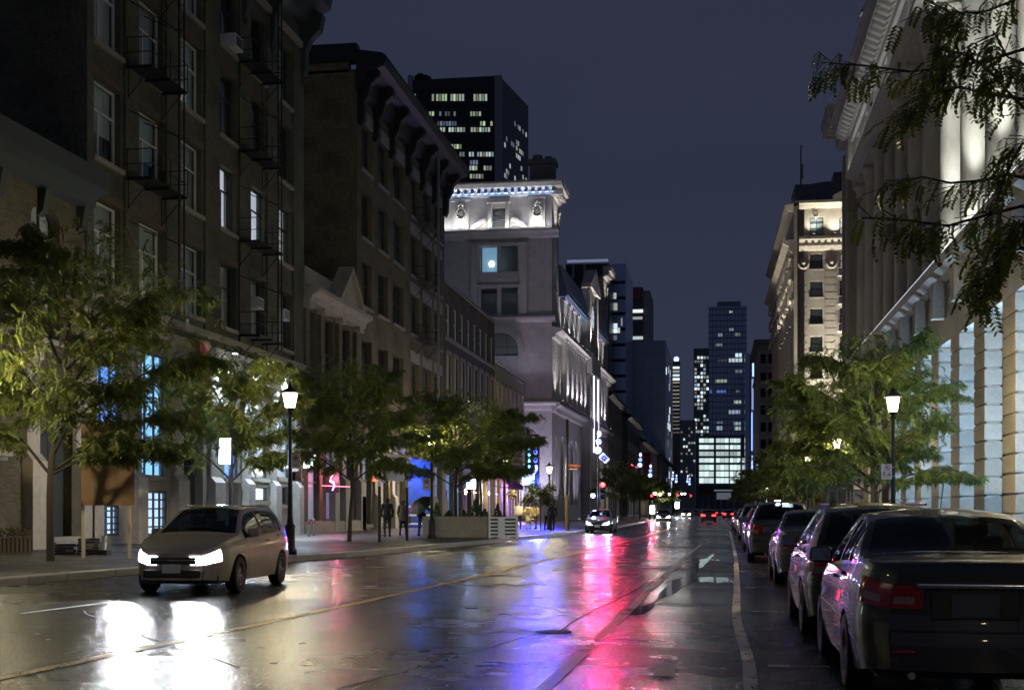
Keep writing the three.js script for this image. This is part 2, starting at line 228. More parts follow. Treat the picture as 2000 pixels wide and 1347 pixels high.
// ================================================================ row of houses on the left (fronts at X = -20)
const XL = -20;
const leftThing = (name, label, cat = 'building') => thing(name, label, cat, [XL, 0, 0], Math.PI / 2);   // local x = distance along the street, local z = out to the street
const open = (px0, px1, yT, yB, X = XL) => { const x = zOn(X, px0), x1 = zOn(X, px1), m = (px0 + px1) / 2; const y = Math.max(0.35, yOn(X, m, yB)), t = yOn(X, m, yT); return { x, y, w: x1 - x, h: t - y }; };
const litWhite = glow([0.80, 0.82, 1.0], 0.75), litPale = glow([0.78, 0.80, 0.78], 0.34), litWarm = glow([1.0, 0.85, 0.62], 0.8), litBlue = glow([0.10, 0.30, 1.0], 1.7), litCyan = glow([0.25, 0.58, 1.0], 1.6), litShop = glow([0.72, 0.84, 1.0], 2.6), litDim = glow([0.5, 0.64, 0.95], 0.36);
// stepped stone buttress with chamfered shoulder; x centre, width, shoulder height, top
function buttress(parent, x, w, ySh, yTop, m = M.limestone) {
  const g = sub(parent, 'pier', x, 0, 0);
  add(g, 'base', extr([[0, 0.18], [0.34, 0.18], [0.34, ySh - 0.22], [0.14, ySh], [0, ySh]], w).rotateY(-Math.PI / 2).translate(w / 2, 0, 0), m);
  add(g, 'shaft', ubox(w * 0.86, yTop - ySh, 0.13), m, 0, (yTop + ySh) / 2, 0.065); add(g, 'cap', ubox(w * 1.05, 0.3, 0.22), m, 0, yTop + 0.15, 0.11);
}
// ---------- A0: low brick house with arched windows, dark sign cornice
{
  const t = leftThing('brick_house', 'low brick house with arched windows under a wide dark cornice band'), x0 = 24, x1 = 39.2;
  const W = [[25.2, 1.9], [29.0, 1.9], [32.6, 1.6], [35.95, 1.7]].map(([x, w]) => ({ x, y: 6.6, w, h: 4.0, arch: true, rise: 0.45 }));
  const holes = [...W, open(-90, -30, 700, 940), { x: 32.6, y: 3.0, w: 1.75, h: 4.6 - 1.2 }, { x: 36.5, y: 0.35, w: 2.0, h: 3.6 }];
  add(t, 'wall', wallGeo(x0, x1, 0.2, 11.3, holes), M.brickC);
  add(t, 'interior', boxm(x0 + 0.1, x1 - 0.1, 0.25, 11.2, -9, -1.2), M.interior);
  for (const o of W) addWindow(t, o, { kind: 'pair', frame: M.frameDark, recess: 0.25, back: { name: 'blind', mat: M.blind, h: 0.8 } });
  add(t, 'cloth', ubox(0.10, 1.2, 0.03), mat([0.6, 0.02, 0.02], 0.8), 36.1, 8.7, -0.12);
  addWindow(t, holes[4], { kind: 'tee', back: { name: 'lit_interior', mat: litShop } }); addWindow(t, holes[5], { kind: 'tee', frame: M.frameWhite, back: { name: 'lit_interior', mat: litWhite } });
  const d = sub(t, 'door', 36.5, 0.35, -0.35); add(d, 'leaf', ubox(0.96, 3.4, 0.06), M.paintDark, 0.5, 1.7, 0); add(d, 'leaf', ubox(0.96, 3.4, 0.06), M.paintDark, 1.5, 1.7, 0); add(d, 'handle', cyl(0.015, 0.015, 0.4, 6), M.steel, 0.92, 1.3, 0.06);
  for (let k = 0; k < 3; k++) add(t, 'step', boxm(36.3, 38.7, 0.2 + k * 0.001, 0.34 - k * 0.0 + k * 0.0, -0.1, 0.9 - k * 0.3).translate(0, k * 0.14, 0), M.greyStone);
  add(t, 'cornice', moulding(x0, x1 + 0.3, [[0, 11.0], [0.25, 11.15], [0.3, 11.45], [0.75, 11.6], [0.75, 12.2], [0, 12.4]]), M.paintDark);
  for (let x = x0 + 0.6; x < x1; x += 2.4) { add(t, 'bracket', extr([[0, 10.2], [0.18, 10.35], [0.3, 11.0], [0, 11.0]], 0.3).rotateY(-Math.PI / 2).translate(x, 0, 0), M.paintDark); }
  add(t, 'roof', boxm(x0, x1, 11.3, 11.6, -9, 0), M.slate); add(t, 'party_wall', boxm(x0, x0 + 0.4, 0.2, 11.2, -9, -0.5), M.brickC);
  for (const px of [57, 152]) buttress(t, zOn(XL, px), 0.85, 3.1, 5.9, M.limestone);
  const fb = sub(t, 'flower_box', 33.4, 2.95, 0.25); add(fb, 'trough', extr([[0, 0], [0.35, 0], [0.45, 0.35], [0, 0.35]], 1.9).rotateY(-Math.PI / 2).translate(0.95, 0, -0.2), M.limestone);
  { const L = [], R = rng(3); for (let i = 0; i < 160; i++) { const g = new THREE.PlaneGeometry(0.06, 0.05); g.rotateX(R() * 3); g.rotateY(R() * 6); g.translate((R() - 0.5) * 1.8, 0.35 + R() * 0.16, (R() - 0.5) * 0.4); L.push(g); } const f = add(fb, 'flowers', merge(L.slice(0, 90)), mat([0.35, 0.05, 0.06], 0.8)); const l = add(fb, 'leaves', merge(L.slice(90)), mat([0.04, 0.08, 0.02], 0.8)); f.userData.kind = l.userData.kind = 'stuff'; }
}
// ---------- A1: tall dark brick warehouse with fire escapes
{
  const t = leftThing('brick_warehouse', 'tall dark brick warehouse with fire escapes and mostly unlit windows'), x0 = 39.25, x1 = 61.45;
  const cols = [[39.85, 1.95], [43.2, 2.05], [46.8, 2.05], [50.7, 1.9], [54.25, 1.85], [57.75, 2.0]], rows = [[8.95, 2.63], [12.95, 2.57], [16.75, 2.7], [20.45, 2.65]];
  const up = []; rows.forEach(([y, h], r) => cols.forEach(([x, w], c) => up.push({ x, y, w, h, r, c })));
  // ground floor and basement openings
  const G = { tall: open(268, 321, 690, 930), bas1: open(185, 232, 985, 1047), bas2: open(277, 325, 958, 1046), door: open(356, 396, 850, 1047), w3: open(438, 466, 800, 935), w4: open(491, 522, 800, 934), w4b: open(490, 522, 951, 978), w5: open(541, 566, 800, 934), w5b: open(541, 566, 950, 985), w6: open(585, 612, 800, 934), w0: open(180, 236, 700, 900) };
  G.w6.w = Math.min(G.w6.w, 61.2 - G.w6.x);
  add(t, 'wall', wallGeo(x0, x1, 8.0, 26.0, up), M.brickA);
  add(t, 'ground_floor_wall', wallGeo(x0, x1, 0.2, 7.99, Object.values(G)), M.greyStone);
  add(t, 'interior', boxm(x0 + 0.2, x1 - 0.2, 0.3, 25.8, -10, -1.2), M.interior);
  add(t, 'side_wall', boxm(x0, x0 + 0.44, 8.0, 26.0, -12, -0.46), M.brickA); add(t, 'side_wall', boxm(x1 - 0.44, x1, 8.0, 26.0, -12, -0.46), M.brickA); add(t, 'roof', boxm(x0, x1, 26.0, 26.2, -12, -0.2), M.slate);
  for (const y of [5, 9.5, 14, 18.5]) addWindow(sub(t, 'side_window', x0, 0, 0, -Math.PI / 2), { x: -6.4, y: y + 7, w: 1.1, h: 2.2 }, { kind: 'sash', recess: -0.05, sill: M.sill });
  for (const o of up) {
    const white = o.c < 3, lit = o.r === 1 && o.c > 2;
    const back = lit ? { name: 'lit_blind', mat: o.c === 5 ? litPale : litWhite, w: o.c === 3 ? 0.78 : 1, dx: o.c === 3 ? -0.11 : 0 } : white || (o.c === 5 && o.r !== 2) || o.r === 0 ? { name: 'blind', mat: (o.r + o.c) % 3 ? M.blind : M.curtain, h: (o.c === 0 && o.r === 1) || (o.c === 1 && o.r === 1) ? 0.62 : 1 } : undefined;
    const w = addWindow(t, o, { kind: 'tee', frame: white ? M.frameWhite : M.frameDark, back, recess: 0.26 });
    if (o.r === 2 && o.c === 2) { for (let k = 0; k < 3; k++) add(w, 'ceiling_light', ubox(1.0, 0.07, 0.05), glow([0.95, 1, 0.8], 0.9), 0.8, 0.5 + k * 0.14, -0.115); }
    if ((o.r === 0 && o.c === 4) || (o.r === 0 && o.c === 5)) { const a = sub(w, 'air_conditioner', 0.55, 1.5, 0.22); add(a, 'case', rbox(0.75, 0.5, 0.7), M.frameWhite); add(a, 'grille', ubox(0.62, 0.36, 0.02), M.frameDark, 0, 0, 0.355); for (let k = 0; k < 5; k++) add(a, 'slat', ubox(0.6, 0.02, 0.03), M.frameWhite, 0, -0.14 + k * 0.07, 0.365); }
    if (o.r === 3 && o.c === 3) { const a = sub(w, 'air_conditioner', 1.1, 0.3, 0.3); add(a, 'case', rbox(0.9, 0.55, 0.8), M.frameWhite); add(a, 'grille', ubox(0.7, 0.4, 0.02), M.frameDark, 0, 0, 0.405); }
    add(w, 'lintel', ubox(o.w + 0.3, 0.3, 0.06), M.brickD, o.w / 2, o.h + 0.18, 0.28);
  }
  // brick piers framing the bays
  for (const [a, b] of [[x0, 39.7], [42.0, 43.05], [45.4, 46.65], [49.05, 50.55], [52.8, 54.1], [56.25, 57.6], [59.95, x1]]) add(t, 'pilaster', boxm(a, b, 8.4, 23.6, 0.002, 0.09), M.brickA);
  for (const y of [8.2, 23.75]) add(t, 'string_course', boxm(x0, x1, y, y + 0.28, 0.004, 0.2), M.sill);
  add(t, 'cornice', moulding(x0 - 0.3, x1 + 0.6, [[0, 24.9], [0.5, 25.0], [0.65, 25.6], [1.25, 25.9], [1.4, 26.6], [1.35, 26.9], [0, 27.1]]), M.paintDark);
  for (const x of [39.6, 43, 46.2, 49.6, 53.3, 56.8, 61.25]) { const b = sub(t, 'cornice_bracket', x, 0, 0); add(b, 'scroll', extr([[0, 22.4], [0.16, 22.3], [0.28, 22.7], [0.30, 23.6], [0.55, 24.2], [1.0, 24.6], [1.15, 25.3], [0.6, 25.7], [0, 25.8]], 0.45, 0.03).rotateY(-Math.PI / 2).translate(0.22, 0, 0), M.paintDark); add(b, 'drop', sph(0.17), M.paintDark, 0, 22.25, 0.16); }
  // ground floor
  for (const k of ['tall', 'w0']) addWindow(t, G[k], { kind: 'grid', cols: 3, rows: 4, recess: 0.1, back: { name: 'lit_interior', mat: k === 'tall' ? litCyan : litBlue } });
  for (const k of ['bas1', 'bas2']) addWindow(t, G[k], { kind: 'grid', cols: 4, rows: 5, fw: 0.09, frame: M.frameDark, recess: 0.06, sill: null, back: { name: 'lit_interior', mat: glow([0.5, 0.68, 1.0], 1.7) } });
  addWindow(t, G.w3, { kind: 'sash', recess: 0.1, back: { name: 'lit_interior', mat: litBlue } });
  for (const k of ['w4', 'w5', 'w6']) addWindow(t, G[k], { kind: 'sash', recess: 0.1, back: { name: 'lit_interior', mat: litDim } });
  addWindow(t, G.w4b, { kind: 'one', recess: 0.1, back: { name: 'lit_interior', mat: litShop } }); addWindow(t, G.w5b, { kind: 'one', recess: 0.3, back: { name: 'lit_interior', mat: litDim } });
  { const o = G.door, d = sub(t, 'door', o.x, o.y, -0.38); add(d, 'leaf', ubox(o.w * 0.49, 2.7, 0.07), M.paintDark, o.w * 0.25, 1.35, 0); add(d, 'leaf', ubox(o.w * 0.49, 2.7, 0.07), M.paintDark, o.w * 0.75, 1.35, 0); add(d, 'transom', ubox(o.w, o.h - 2.75, 0.05), M.glassDark, o.w / 2, (o.h + 2.75) / 2, 0); add(d, 'notice', ubox(0.32, 0.24, 0.01), M.white, o.w * 0.3, 1.9, 0.045); add(d, 'handle', cyl(0.015, 0.015, 0.35, 6), M.steel, o.w * 0.46, 1.2, 0.07); }
  { const L = []; for (const z of [0.2, 1.4]) { L.push(bar([zOn(XL, 362) + 0.1, 0.3, z], [zOn(XL, 362) + 0.1, 1.6 - z * 0.5, z], 0.025)); } L.push(bar([zOn(XL, 362) + 0.1, 1.55, 0.1], [zOn(XL, 362) + 0.1, 0.75, 1.6], 0.025)); add(t, 'handrail', merge(L), M.steel); }
  for (const [px, w] of [[172, 0.8], [262, 0.75], [343, 1.0], [415, 1.1], [478, 0.8], [531, 0.75], [576, 0.7]]) buttress(t, zOn(XL, px), w, 2.75, 6.6, px > 400 ? M.bankStone : M.limestone);
  // white shop fascia with three small floodlights, red banner
  const fx0 = zOn(XL, 408), fx1 = zOn(XL, 560);
  const fas = sub(t, 'shop_fascia', 0, 0, 0); add(fas, 'board', boxm(fx0, fx1, 6.95, 7.9, 0.05, 0.3), M.white);
  for (const px of [424, 489, 545]) { const x = zOn(XL, px); const fl = sub(t, 'floodlight', x, 7.75, 0.75); add(fl, 'arm', bar([0, 0.1, -0.45], [0, 0.1, 0], 0.02), M.iron); add(fl, 'head', rbox(0.26, 0.16, 0.2), M.iron, 0, 0.08, 0); add(fl, 'lamp_glass', ubox(0.22, 0.02, 0.16), glow([0.85, 0.95, 1], 9), 0, -0.012, 0); spot([0.70, 0.90, 1.0], 190, [XL + 0.75, 7.7, -x], [XL + 0.1, 3, -x], 0.95, 0.7, 3); }
  const ban = sub(t, 'banner', zOn(XL, 378), 5.6, 0.5, 0.2); add(ban, 'cloth', ubox(1.0, 3.3, 0.02), new THREE.MeshStandardMaterial({ roughness: 0.8, map: (() => { const c = document.createElement('canvas'); c.width = 128; c.height = 420; const k = c.getContext('2d'); k.fillStyle = '#8a1620'; k.fillRect(0, 0, 128, 420); k.fillStyle = '#c8b8d8'; const R = rng(8); for (let i = 0; i < 26; i++) { k.globalAlpha = 0.5 + R() * 0.4; k.beginPath(); k.ellipse(R() * 128, 60 + R() * 330, 6 + R() * 16, 4 + R() * 10, R() * 3, 0, 7); k.fill(); } const tt = new THREE.CanvasTexture(c); tt.colorSpace = THREE.SRGBColorSpace; return tt; })() })); add(ban, 'pole', bar([-0.55, 1.66, 0], [0.55, 1.66, 0], 0.025), M.iron);
  add(t, 'red_panel', boxm(zOn(XL, 372), zOn(XL, 392), 7.0, 8.0, 0.31, 0.36), mat([0.4, 0.04, 0.02], 0.6));
  // fire escapes
  for (const [fx, levels] of [[42.0, [12.75, 16.55, 20.3]], [52.6, [8.8, 12.75, 16.55, 20.3]]]) {
    const fe = sub(t, 'fire_escape', fx, 0, 0), w = 3.0, dpt = 0.95;
    const plat = cached('fe_plat', () => { const L = []; for (let k = 0; k < 13; k++) L.push(bx(w, 0.03, 0.045, w / 2, 0, 0.08 + k * 0.068)); for (const x of [0.05, w / 2, w - 0.05]) L.push(bx(0.05, 0.08, dpt, x, -0.05, dpt / 2)); return merge(L); });
    const rail = cached('fe_rail', () => { const L = []; for (const y of [0.45, 0.95]) L.push(bar([0, y, 0], [0, y, dpt], 0.018), bar([0, y, dpt], [w, y, dpt], 0.018), bar([w, y, dpt], [w, y, 0], 0.018)); for (const [x, z] of [[0, dpt], [w / 2, dpt], [w, dpt], [0, 0.05], [w, 0.05]]) L.push(bar([x, 0, z], [x, 0.95, z], 0.02)); return merge(L); });
    const brk = cached('fe_brk', () => merge([bar([0, -0.05, dpt - 0.1], [0, -1.0, 0.02], 0.022), bar([0, -0.05, 0.02], [0, -1.05, 0.02], 0.02)]));
    for (const y of levels) { add(fe, 'platform', plat, M.iron, 0, y, 0.1); add(fe, 'railing', rail, M.iron, 0, y, 0.1); for (const x of [0.15, w - 0.15]) add(fe, 'bracket', brk, M.iron, x, y, 0.1); }
    const L = [bar([2.0, 8.4, 1.15], [2.0, 27, 1.15], 0.035), bar([2.45, 8.4, 1.15], [2.45, 27, 1.15], 0.035)]; for (let y = 8.6; y < 26.8; y += 0.3) L.push(bar([2.0, y, 1.15], [2.45, y, 1.15], 0.014, 4)); for (const y of levels) L.push(bar([2.2, y - 1.9, 1.15], [1.5, y - 1.5, 0.05], 0.02), bar([2.0, y - 1.9, 1.15], [0.2, y - 1.4, 0.05], 0.02));
    add(fe, 'ladder', merge(L), M.iron);
  }
}
// ---------- A2: low shop with pediment
{
  const t = leftThing('pediment_house', 'low stone shop with small pediment squeezed between brick blocks'), x0 = 61.5, x1 = 71.2;
  const W = [[62.0, 1.5], [65.1, 1.6], [68.25, 1.6]].map(([x, w]) => ({ x, y: 6.2, w, h: 5.1 })), sh = [{ x: 62.4, y: 0.9, w: 1.9, h: 3.7 }, { x: 65.4, y: 0.9, w: 1.9, h: 3.7 }, { x: 68.3, y: 0.9, w: 1.9, h: 3.7 }];
  add(t, 'wall', wallGeo(x0, x1, 0.2, 12.2, [...W, ...sh]), M.brickC); add(t, 'interior', boxm(x0 + 0.1, x1 - 0.1, 0.3, 12, -8, -1.0), M.interior);
  for (const o of W) addWindow(t, o, { kind: 'grid', cols: 2, rows: 3, recess: 0.3 });
  for (const [i, o] of sh.entries()) addWindow(t, o, { kind: 'sash', back: { name: 'lit_interior', mat: i === 1 ? glow([0.4, 0.3, 0.8], 0.4) : litDim } });
  for (const x of [61.75, 64.2, 67.4, 70.8]) { const p = sub(t, 'pilaster', x, 0, 0); add(p, 'shaft', ubox(0.6, 6.0, 0.2), M.brickC, 0, 8.6, 0.1); add(p, 'capital', ubox(0.8, 0.5, 0.42), M.greyStone, 0, 11.55, 0.21); }
  add(t, 'cornice', moulding(x0, x1 + 0.35, [[0, 11.55], [0.4, 11.6], [0.5, 11.9], [0.85, 12.1], [0.85, 12.3], [0, 12.35]]), M.greyStone); add(t, 'parapet', boxm(x0, x1, 12.36, 13.35, -0.3, 0.12), M.greyStone);
  const pd = sub(t, 'pediment', 67.3, 12.32, 0.1); add(pd, 'gable', extr([[-2.1, 0], [2.1, 0], [0, 1.75]], 0.6), M.greyStone); add(pd, 'rake', merge([extr([[-2.35, -0.02], [-2.15, -0.02], [0.02, 1.75], [0.02, 2.0]], 0.85), extr([[2.35, -0.02], [2.15, -0.02], [-0.02, 1.75], [-0.02, 2.0]].reverse(), 0.85)]), M.limestone);
  for (const [px, w] of [[647, 0.8], [668, 0.85], [699, 1.0]]) buttress(t, zOn(XL, px), w, 3.2, 5.0, M.bankStone);
  add(t, 'ledge', boxm(x0, x1, 0.2, 0.85, 0.02, 0.3), M.limestone); add(t, 'roof', boxm(x0, x1, 12.2, 12.34, -8, -0.1), M.slate);
}
// ---------- A3: six-storey block with deep bracketed cornice
{
  const t = leftThing('bracketed_block', 'brown brick block with deep black bracketed cornice and stone lintels'), x0 = 71.25, x1 = 95.1;
  const cols = [[72.24, 2.2], [75.87, 2.4], [79.48, 2.8], [84.3, 2.4], [87.8, 2.7], [91.6, 2.4]], rows = [[20.9, 2.6], [17.0, 2.65], [13.1, 2.6], [8.5, 2.7]], up = [];
  rows.forEach(([y, h], r) => cols.forEach(([x, w], c) => up.push({ x, y, w, h, r, c })));
  const sh = [[72.3, 2.0], [76.0, 2.4], [80.4, 2.2], [84.2, 2.2], [87.6, 2.6], [91.6, 2.4]].map(([x, w]) => ({ x, y: 0.6, w, h: 4.0 }));
  add(t, 'wall', wallGeo(x0, x1, 0.2, 26.0, [...up, ...sh]), M.brickB); add(t, 'interior', boxm(x0 + 0.45, x1 - 0.45, 0.3, 25.8, -11, -1.0), M.interior);
  add(t, 'side_wall', boxm(x0, x0 + 0.43, 0.2, 26.6, -14, -0.46), M.brickB); add(t, 'side_wall', boxm(x1 - 0.43, x1, 0.2, 26.2, -14, -0.46), M.brickB); add(t, 'roof', boxm(x0, x1, 26.0, 26.15, -14, -0.1), M.slate);
  for (const y of [20.2, 16.4]) { const g = sub(t, 'side_window', x0, 0, 0, -Math.PI / 2); addWindow(g, { x: -8.6, y, w: 1.0, h: 2.6 }, { kind: 'sash', recess: -0.03, pane: M.glassDark, back: { name: 'blind', mat: M.curtain, h: 0.9 }, backZ: -0.04 }); }
  for (const o of up) { const w = addWindow(t, o, { kind: 'sash', recess: 0.3, back: o.r === 3 && (o.c === 1 || o.c === 2) ? { name: 'blind', mat: M.blind, w: 0.3, dx: -0.3 } : (o.c + o.r * 2) % 3 === 0 ? { name: 'blind', mat: M.curtain, w: 0.5, dx: -0.2 } : undefined }); if (o.c > 2 || o.r === 0) add(w, 'lintel', ubox(o.w + 0.3, 0.75, 0.07), M.greyStone, o.w / 2, o.h + 0.4, 0.31); }
  add(t, 'cornice', moulding(x0 - 0.2, x1 + 0.7, [[0, 24.9], [0.35, 25.1], [0.6, 25.9], [1.6, 26.2], [1.75, 26.55], [1.75, 26.75], [1.5, 26.95], [0, 27.2]]), M.black);
  for (const x of [71.6, 74.9, 78.7, 83.1, 87.1, 90.9, 94.7]) { const b = sub(t, 'cornice_bracket', x, 0, 0); add(b, 'scroll', extr([[0, 23.2], [0.2, 23.0], [0.36, 23.4], [0.36, 24.3], [0.6, 24.7], [0.75, 25.3], [1.2, 25.7], [1.2, 26.1], [0, 26.1]], 0.5, 0.03).rotateY(-Math.PI / 2).translate(0.25, 0, 0), M.black); }
  const pp = sub(t, 'parapet_end', x0, 26.6, -0.6); add(pp, 'block', boxm(-0.1, 0.6, 0, 1.0, -3, 0.6), M.black);
  const fe = sub(t, 'fire_escape', 85.2, 0, 0); { const w = 3.6, dpt = 0.9; for (const y of [8.3, 12.8, 16.7, 20.6]) { const L = []; for (let k = 0; k < 9; k++) L.push(bx(w, 0.03, 0.06, w / 2, 0, 0.08 + k * 0.1)); add(fe, 'platform', merge(L), M.iron, 0, y, 0.08); const r = []; for (const h of [0.45, 0.95]) r.push(bar([0, h, 0], [0, h, dpt], 0.02), bar([0, h, dpt], [w, h, dpt], 0.02), bar([w, h, dpt], [w, h, 0], 0.02)); for (const x of [0, w / 3, w * 2 / 3, w]) r.push(bar([x, 0, dpt], [x, 0.95, dpt], 0.02)); for (const x of [0.2, w - 0.2]) r.push(bar([x, 0, dpt], [x, -1.0, 0], 0.025)); add(fe, 'railing', merge(r), M.iron, 0, y, 0.08); } const L = [bar([2.2, 7, 1.15], [2.2, 25.5, 1.15], 0.05), bar([2.7, 7, 1.15], [2.7, 25.5, 1.15], 0.05)]; for (let y = 7.2; y < 25.4; y += 0.33) L.push(bar([2.2, y, 1.15], [2.7, y, 1.15], 0.018, 4)); add(fe, 'ladder', merge(L), M.steel); }
  const shc = [litDim, glow([1.0, 0.55, 0.2], 0.5), glow([0.9, 0.65, 0.3], 0.22), glow([0.08, 0.22, 1.0], 0.5), litDim, glow([0.35, 0.5, 1.0], 0.6)];
  sh.forEach((o, i) => addWindow(t, o, { kind: 'tee', back: { name: 'lit_interior', mat: shc[i] } }));
  add(t, 'shop_cornice', moulding(x0, x1, [[0, 5.0], [0.35, 5.1], [0.45, 5.6], [0, 5.7]]), M.greyStone);
  for (const x of [71.6, 75.1, 79.2, 83.2, 87.0, 91.0, 94.6]) buttress(t, x, 0.75, 2.4, 4.7, M.limestone);
}
// ---------- A4 / A5: plain three-storey and two-storey tails
function plainHouse(name, label, x0, x1, top, rows, n, wallMat, trims, litRow) {
  const t = leftThing(name, label), p = (x1 - x0) / n, up = [];
  rows.forEach(([y, h, f], r) => { for (let i = 0; i < n; i++) up.push({ x: x0 + p * (i + 0.5 - f / 2), y, w: p * f, h, r, i }); });
  const nS = Math.round((x1 - x0) / 3.4), ps = (x1 - x0) / nS, sh = []; for (let i = 0; i < nS; i++) sh.push({ x: x0 + ps * i + 0.45, y: 0.5, w: ps - 0.9, h: 3.7 });
  add(t, 'wall', wallGeo(x0, x1, 0.2, top, [...up, ...sh]), wallMat); add(t, 'interior', boxm(x0 + 0.05, x1 - 0.05, 0.25, top - 0.1, -9, -0.9), M.interior);
  for (const o of up) { const w = addWindow(t, o, { kind: 'sash', recess: 0.2, sill: null, frame: trims ? M.frameWhite : M.frameDark, fw: 0.09 }); if (trims && rows[o.r][3]) { const c = merge([bx(0.24, o.h + 0.3, 0.08, -0.13, o.h / 2, 0.24), bx(0.24, o.h + 0.3, 0.08, o.w + 0.13, o.h / 2, 0.24), bx(o.w, 0.28, 0.078, o.w / 2, o.h + 0.13, 0.24)]); add(w, 'surround', c, M.sill); } }
  for (const [y] of rows) add(t, 'sill_band', boxm(x0, x1, y - 0.28, y - 0.02, 0.004, 0.14), M.sill);
  add(t, 'coping', boxm(x0 - 0.02, x1 + 0.02, top, top + 0.22, -0.55, 0.1), M.sill); add(t, 'roof', boxm(x0, x1, top - 0.4, top - 0.3, -9, -0.5), M.slate);
  add(t, 'signband', boxm(x0, x1, 4.5, 5.5, 0.006, 0.12), M.darkStone);
  sh.forEach((o, i) => addWindow(t, o, { kind: 'tee', back: { name: 'lit_interior', mat: litRow[i % litRow.length] } }));
  return t;
}
plainHouse('sandstone_house', 'plain three storey brown house with pale sill bands and coping', 95.2, 117.2, 18.3, [[14.4, 2.5, 0.6], [10.2, 2.95, 0.55, 1]], 8, M.brickC, true, [glow([0.3, 0.45, 1.0], 0.8), litDim, glow([0.9, 0.2, 0.3], 0.25), glow([1.0, 0.8, 0.5], 0.9), litDim]);
plainHouse('two_storey_annex', 'two storey annex with row of narrow pale windows beside bank', 117.25, 135.2, 14.5, [[10.3, 2.9, 0.55, 1], [6.1, 2.7, 0.5, 1]], 7, M.limestone, true, [glow([1.0, 0.78, 0.5], 1.4), glow([0.45, 0.2, 0.9], 0.5), glow([0.3, 0.4, 1.0], 0.6)]);

// ================================================================ floodlit bank beyond the left row
function columnParts(parent, r, h, m, x, y, z, n = 22) {
  const g = sub(parent, 'column', x, y, z), k = `${r},${h.toFixed(2)}`;
  add(g, 'column_base', cached('cb' + k, () => lathe([[0, 0], [r * 1.35, 0], [r * 1.35, r * 0.3], [r * 1.42, r * 0.42], [r * 1.35, r * 0.56], [r * 1.12, r * 0.62], [r * 1.22, r * 0.78], [r * 1.05, r * 0.9], [r, r]], n)), m);
  add(g, 'shaft', cached('cs' + k, () => lathe([[r, r], [r * 0.99, h * 0.35], [r * 0.94, h * 0.65], [r * 0.86, h - r * 2.2]], n)), m);
  add(g, 'capital', cached('cc' + k, () => merge([lathe([[r * 0.86, h - r * 2.2], [r * 0.95, h - r * 2.15], [r * 0.88, h - r * 2.05], [r * 0.98, h - r * 1.3], [r * 1.1, h - r * 1.25], [r * 0.98, h - r * 1.1], [r * 1.2, h - r * 0.5], [r * 1.4, h - r * 0.3]], n), bx(r * 2.6, r * 0.3, r * 2.6, 0, h - r * 0.15, 0)])), m);
  return g;
}
function medallion(parent, x, y, z, s, m) { // carved cartouche: shield, wreath, crown
  const g = sub(parent, 'cartouche', x, y, z), L = [];
  L.push(new THREE.SphereGeometry(0.42 * s, 12, 8).scale(0.85, 1.15, 0.35)); for (let i = 0; i < 14; i++) { const a = i / 14 * Math.PI * 2; L.push(new THREE.SphereGeometry(0.15 * s, 7, 5).scale(1, 1, 0.9).translate(Math.cos(a) * 0.58 * s, Math.sin(a) * 0.8 * s, 0.05)); }
  for (let i = -1; i <= 1; i++) L.push(new THREE.SphereGeometry(0.17 * s, 8, 6).translate(i * 0.24 * s, (1.05 + (i ? 0 : 0.2)) * s, 0.06)); L.push(new THREE.ConeGeometry(0.3 * s, 0.6 * s, 8).rotateX(Math.PI).translate(0, -1.05 * s, 0.04));
  add(g, 'carving', merge(L), m); return g;
}
function floodFixture(parent, x, y, z, c = [1, 0.95, 0.85], up = true) { const f = sub(parent, 'floodlight', x, y, z); add(f, 'housing', rbox(0.3, 0.16, 0.22, 0.02), M.iron, 0, 0.08, 0); add(f, 'lamp_glass', ubox(0.24, 0.012, 0.16), glow(c, 4), 0, 0.167, 0); return f; }
const bank = thing('stone_bank', 'grand floodlit stone bank with carved attic, dark mansard roof and clock pavilion', 'building', [0, 0, -137]);
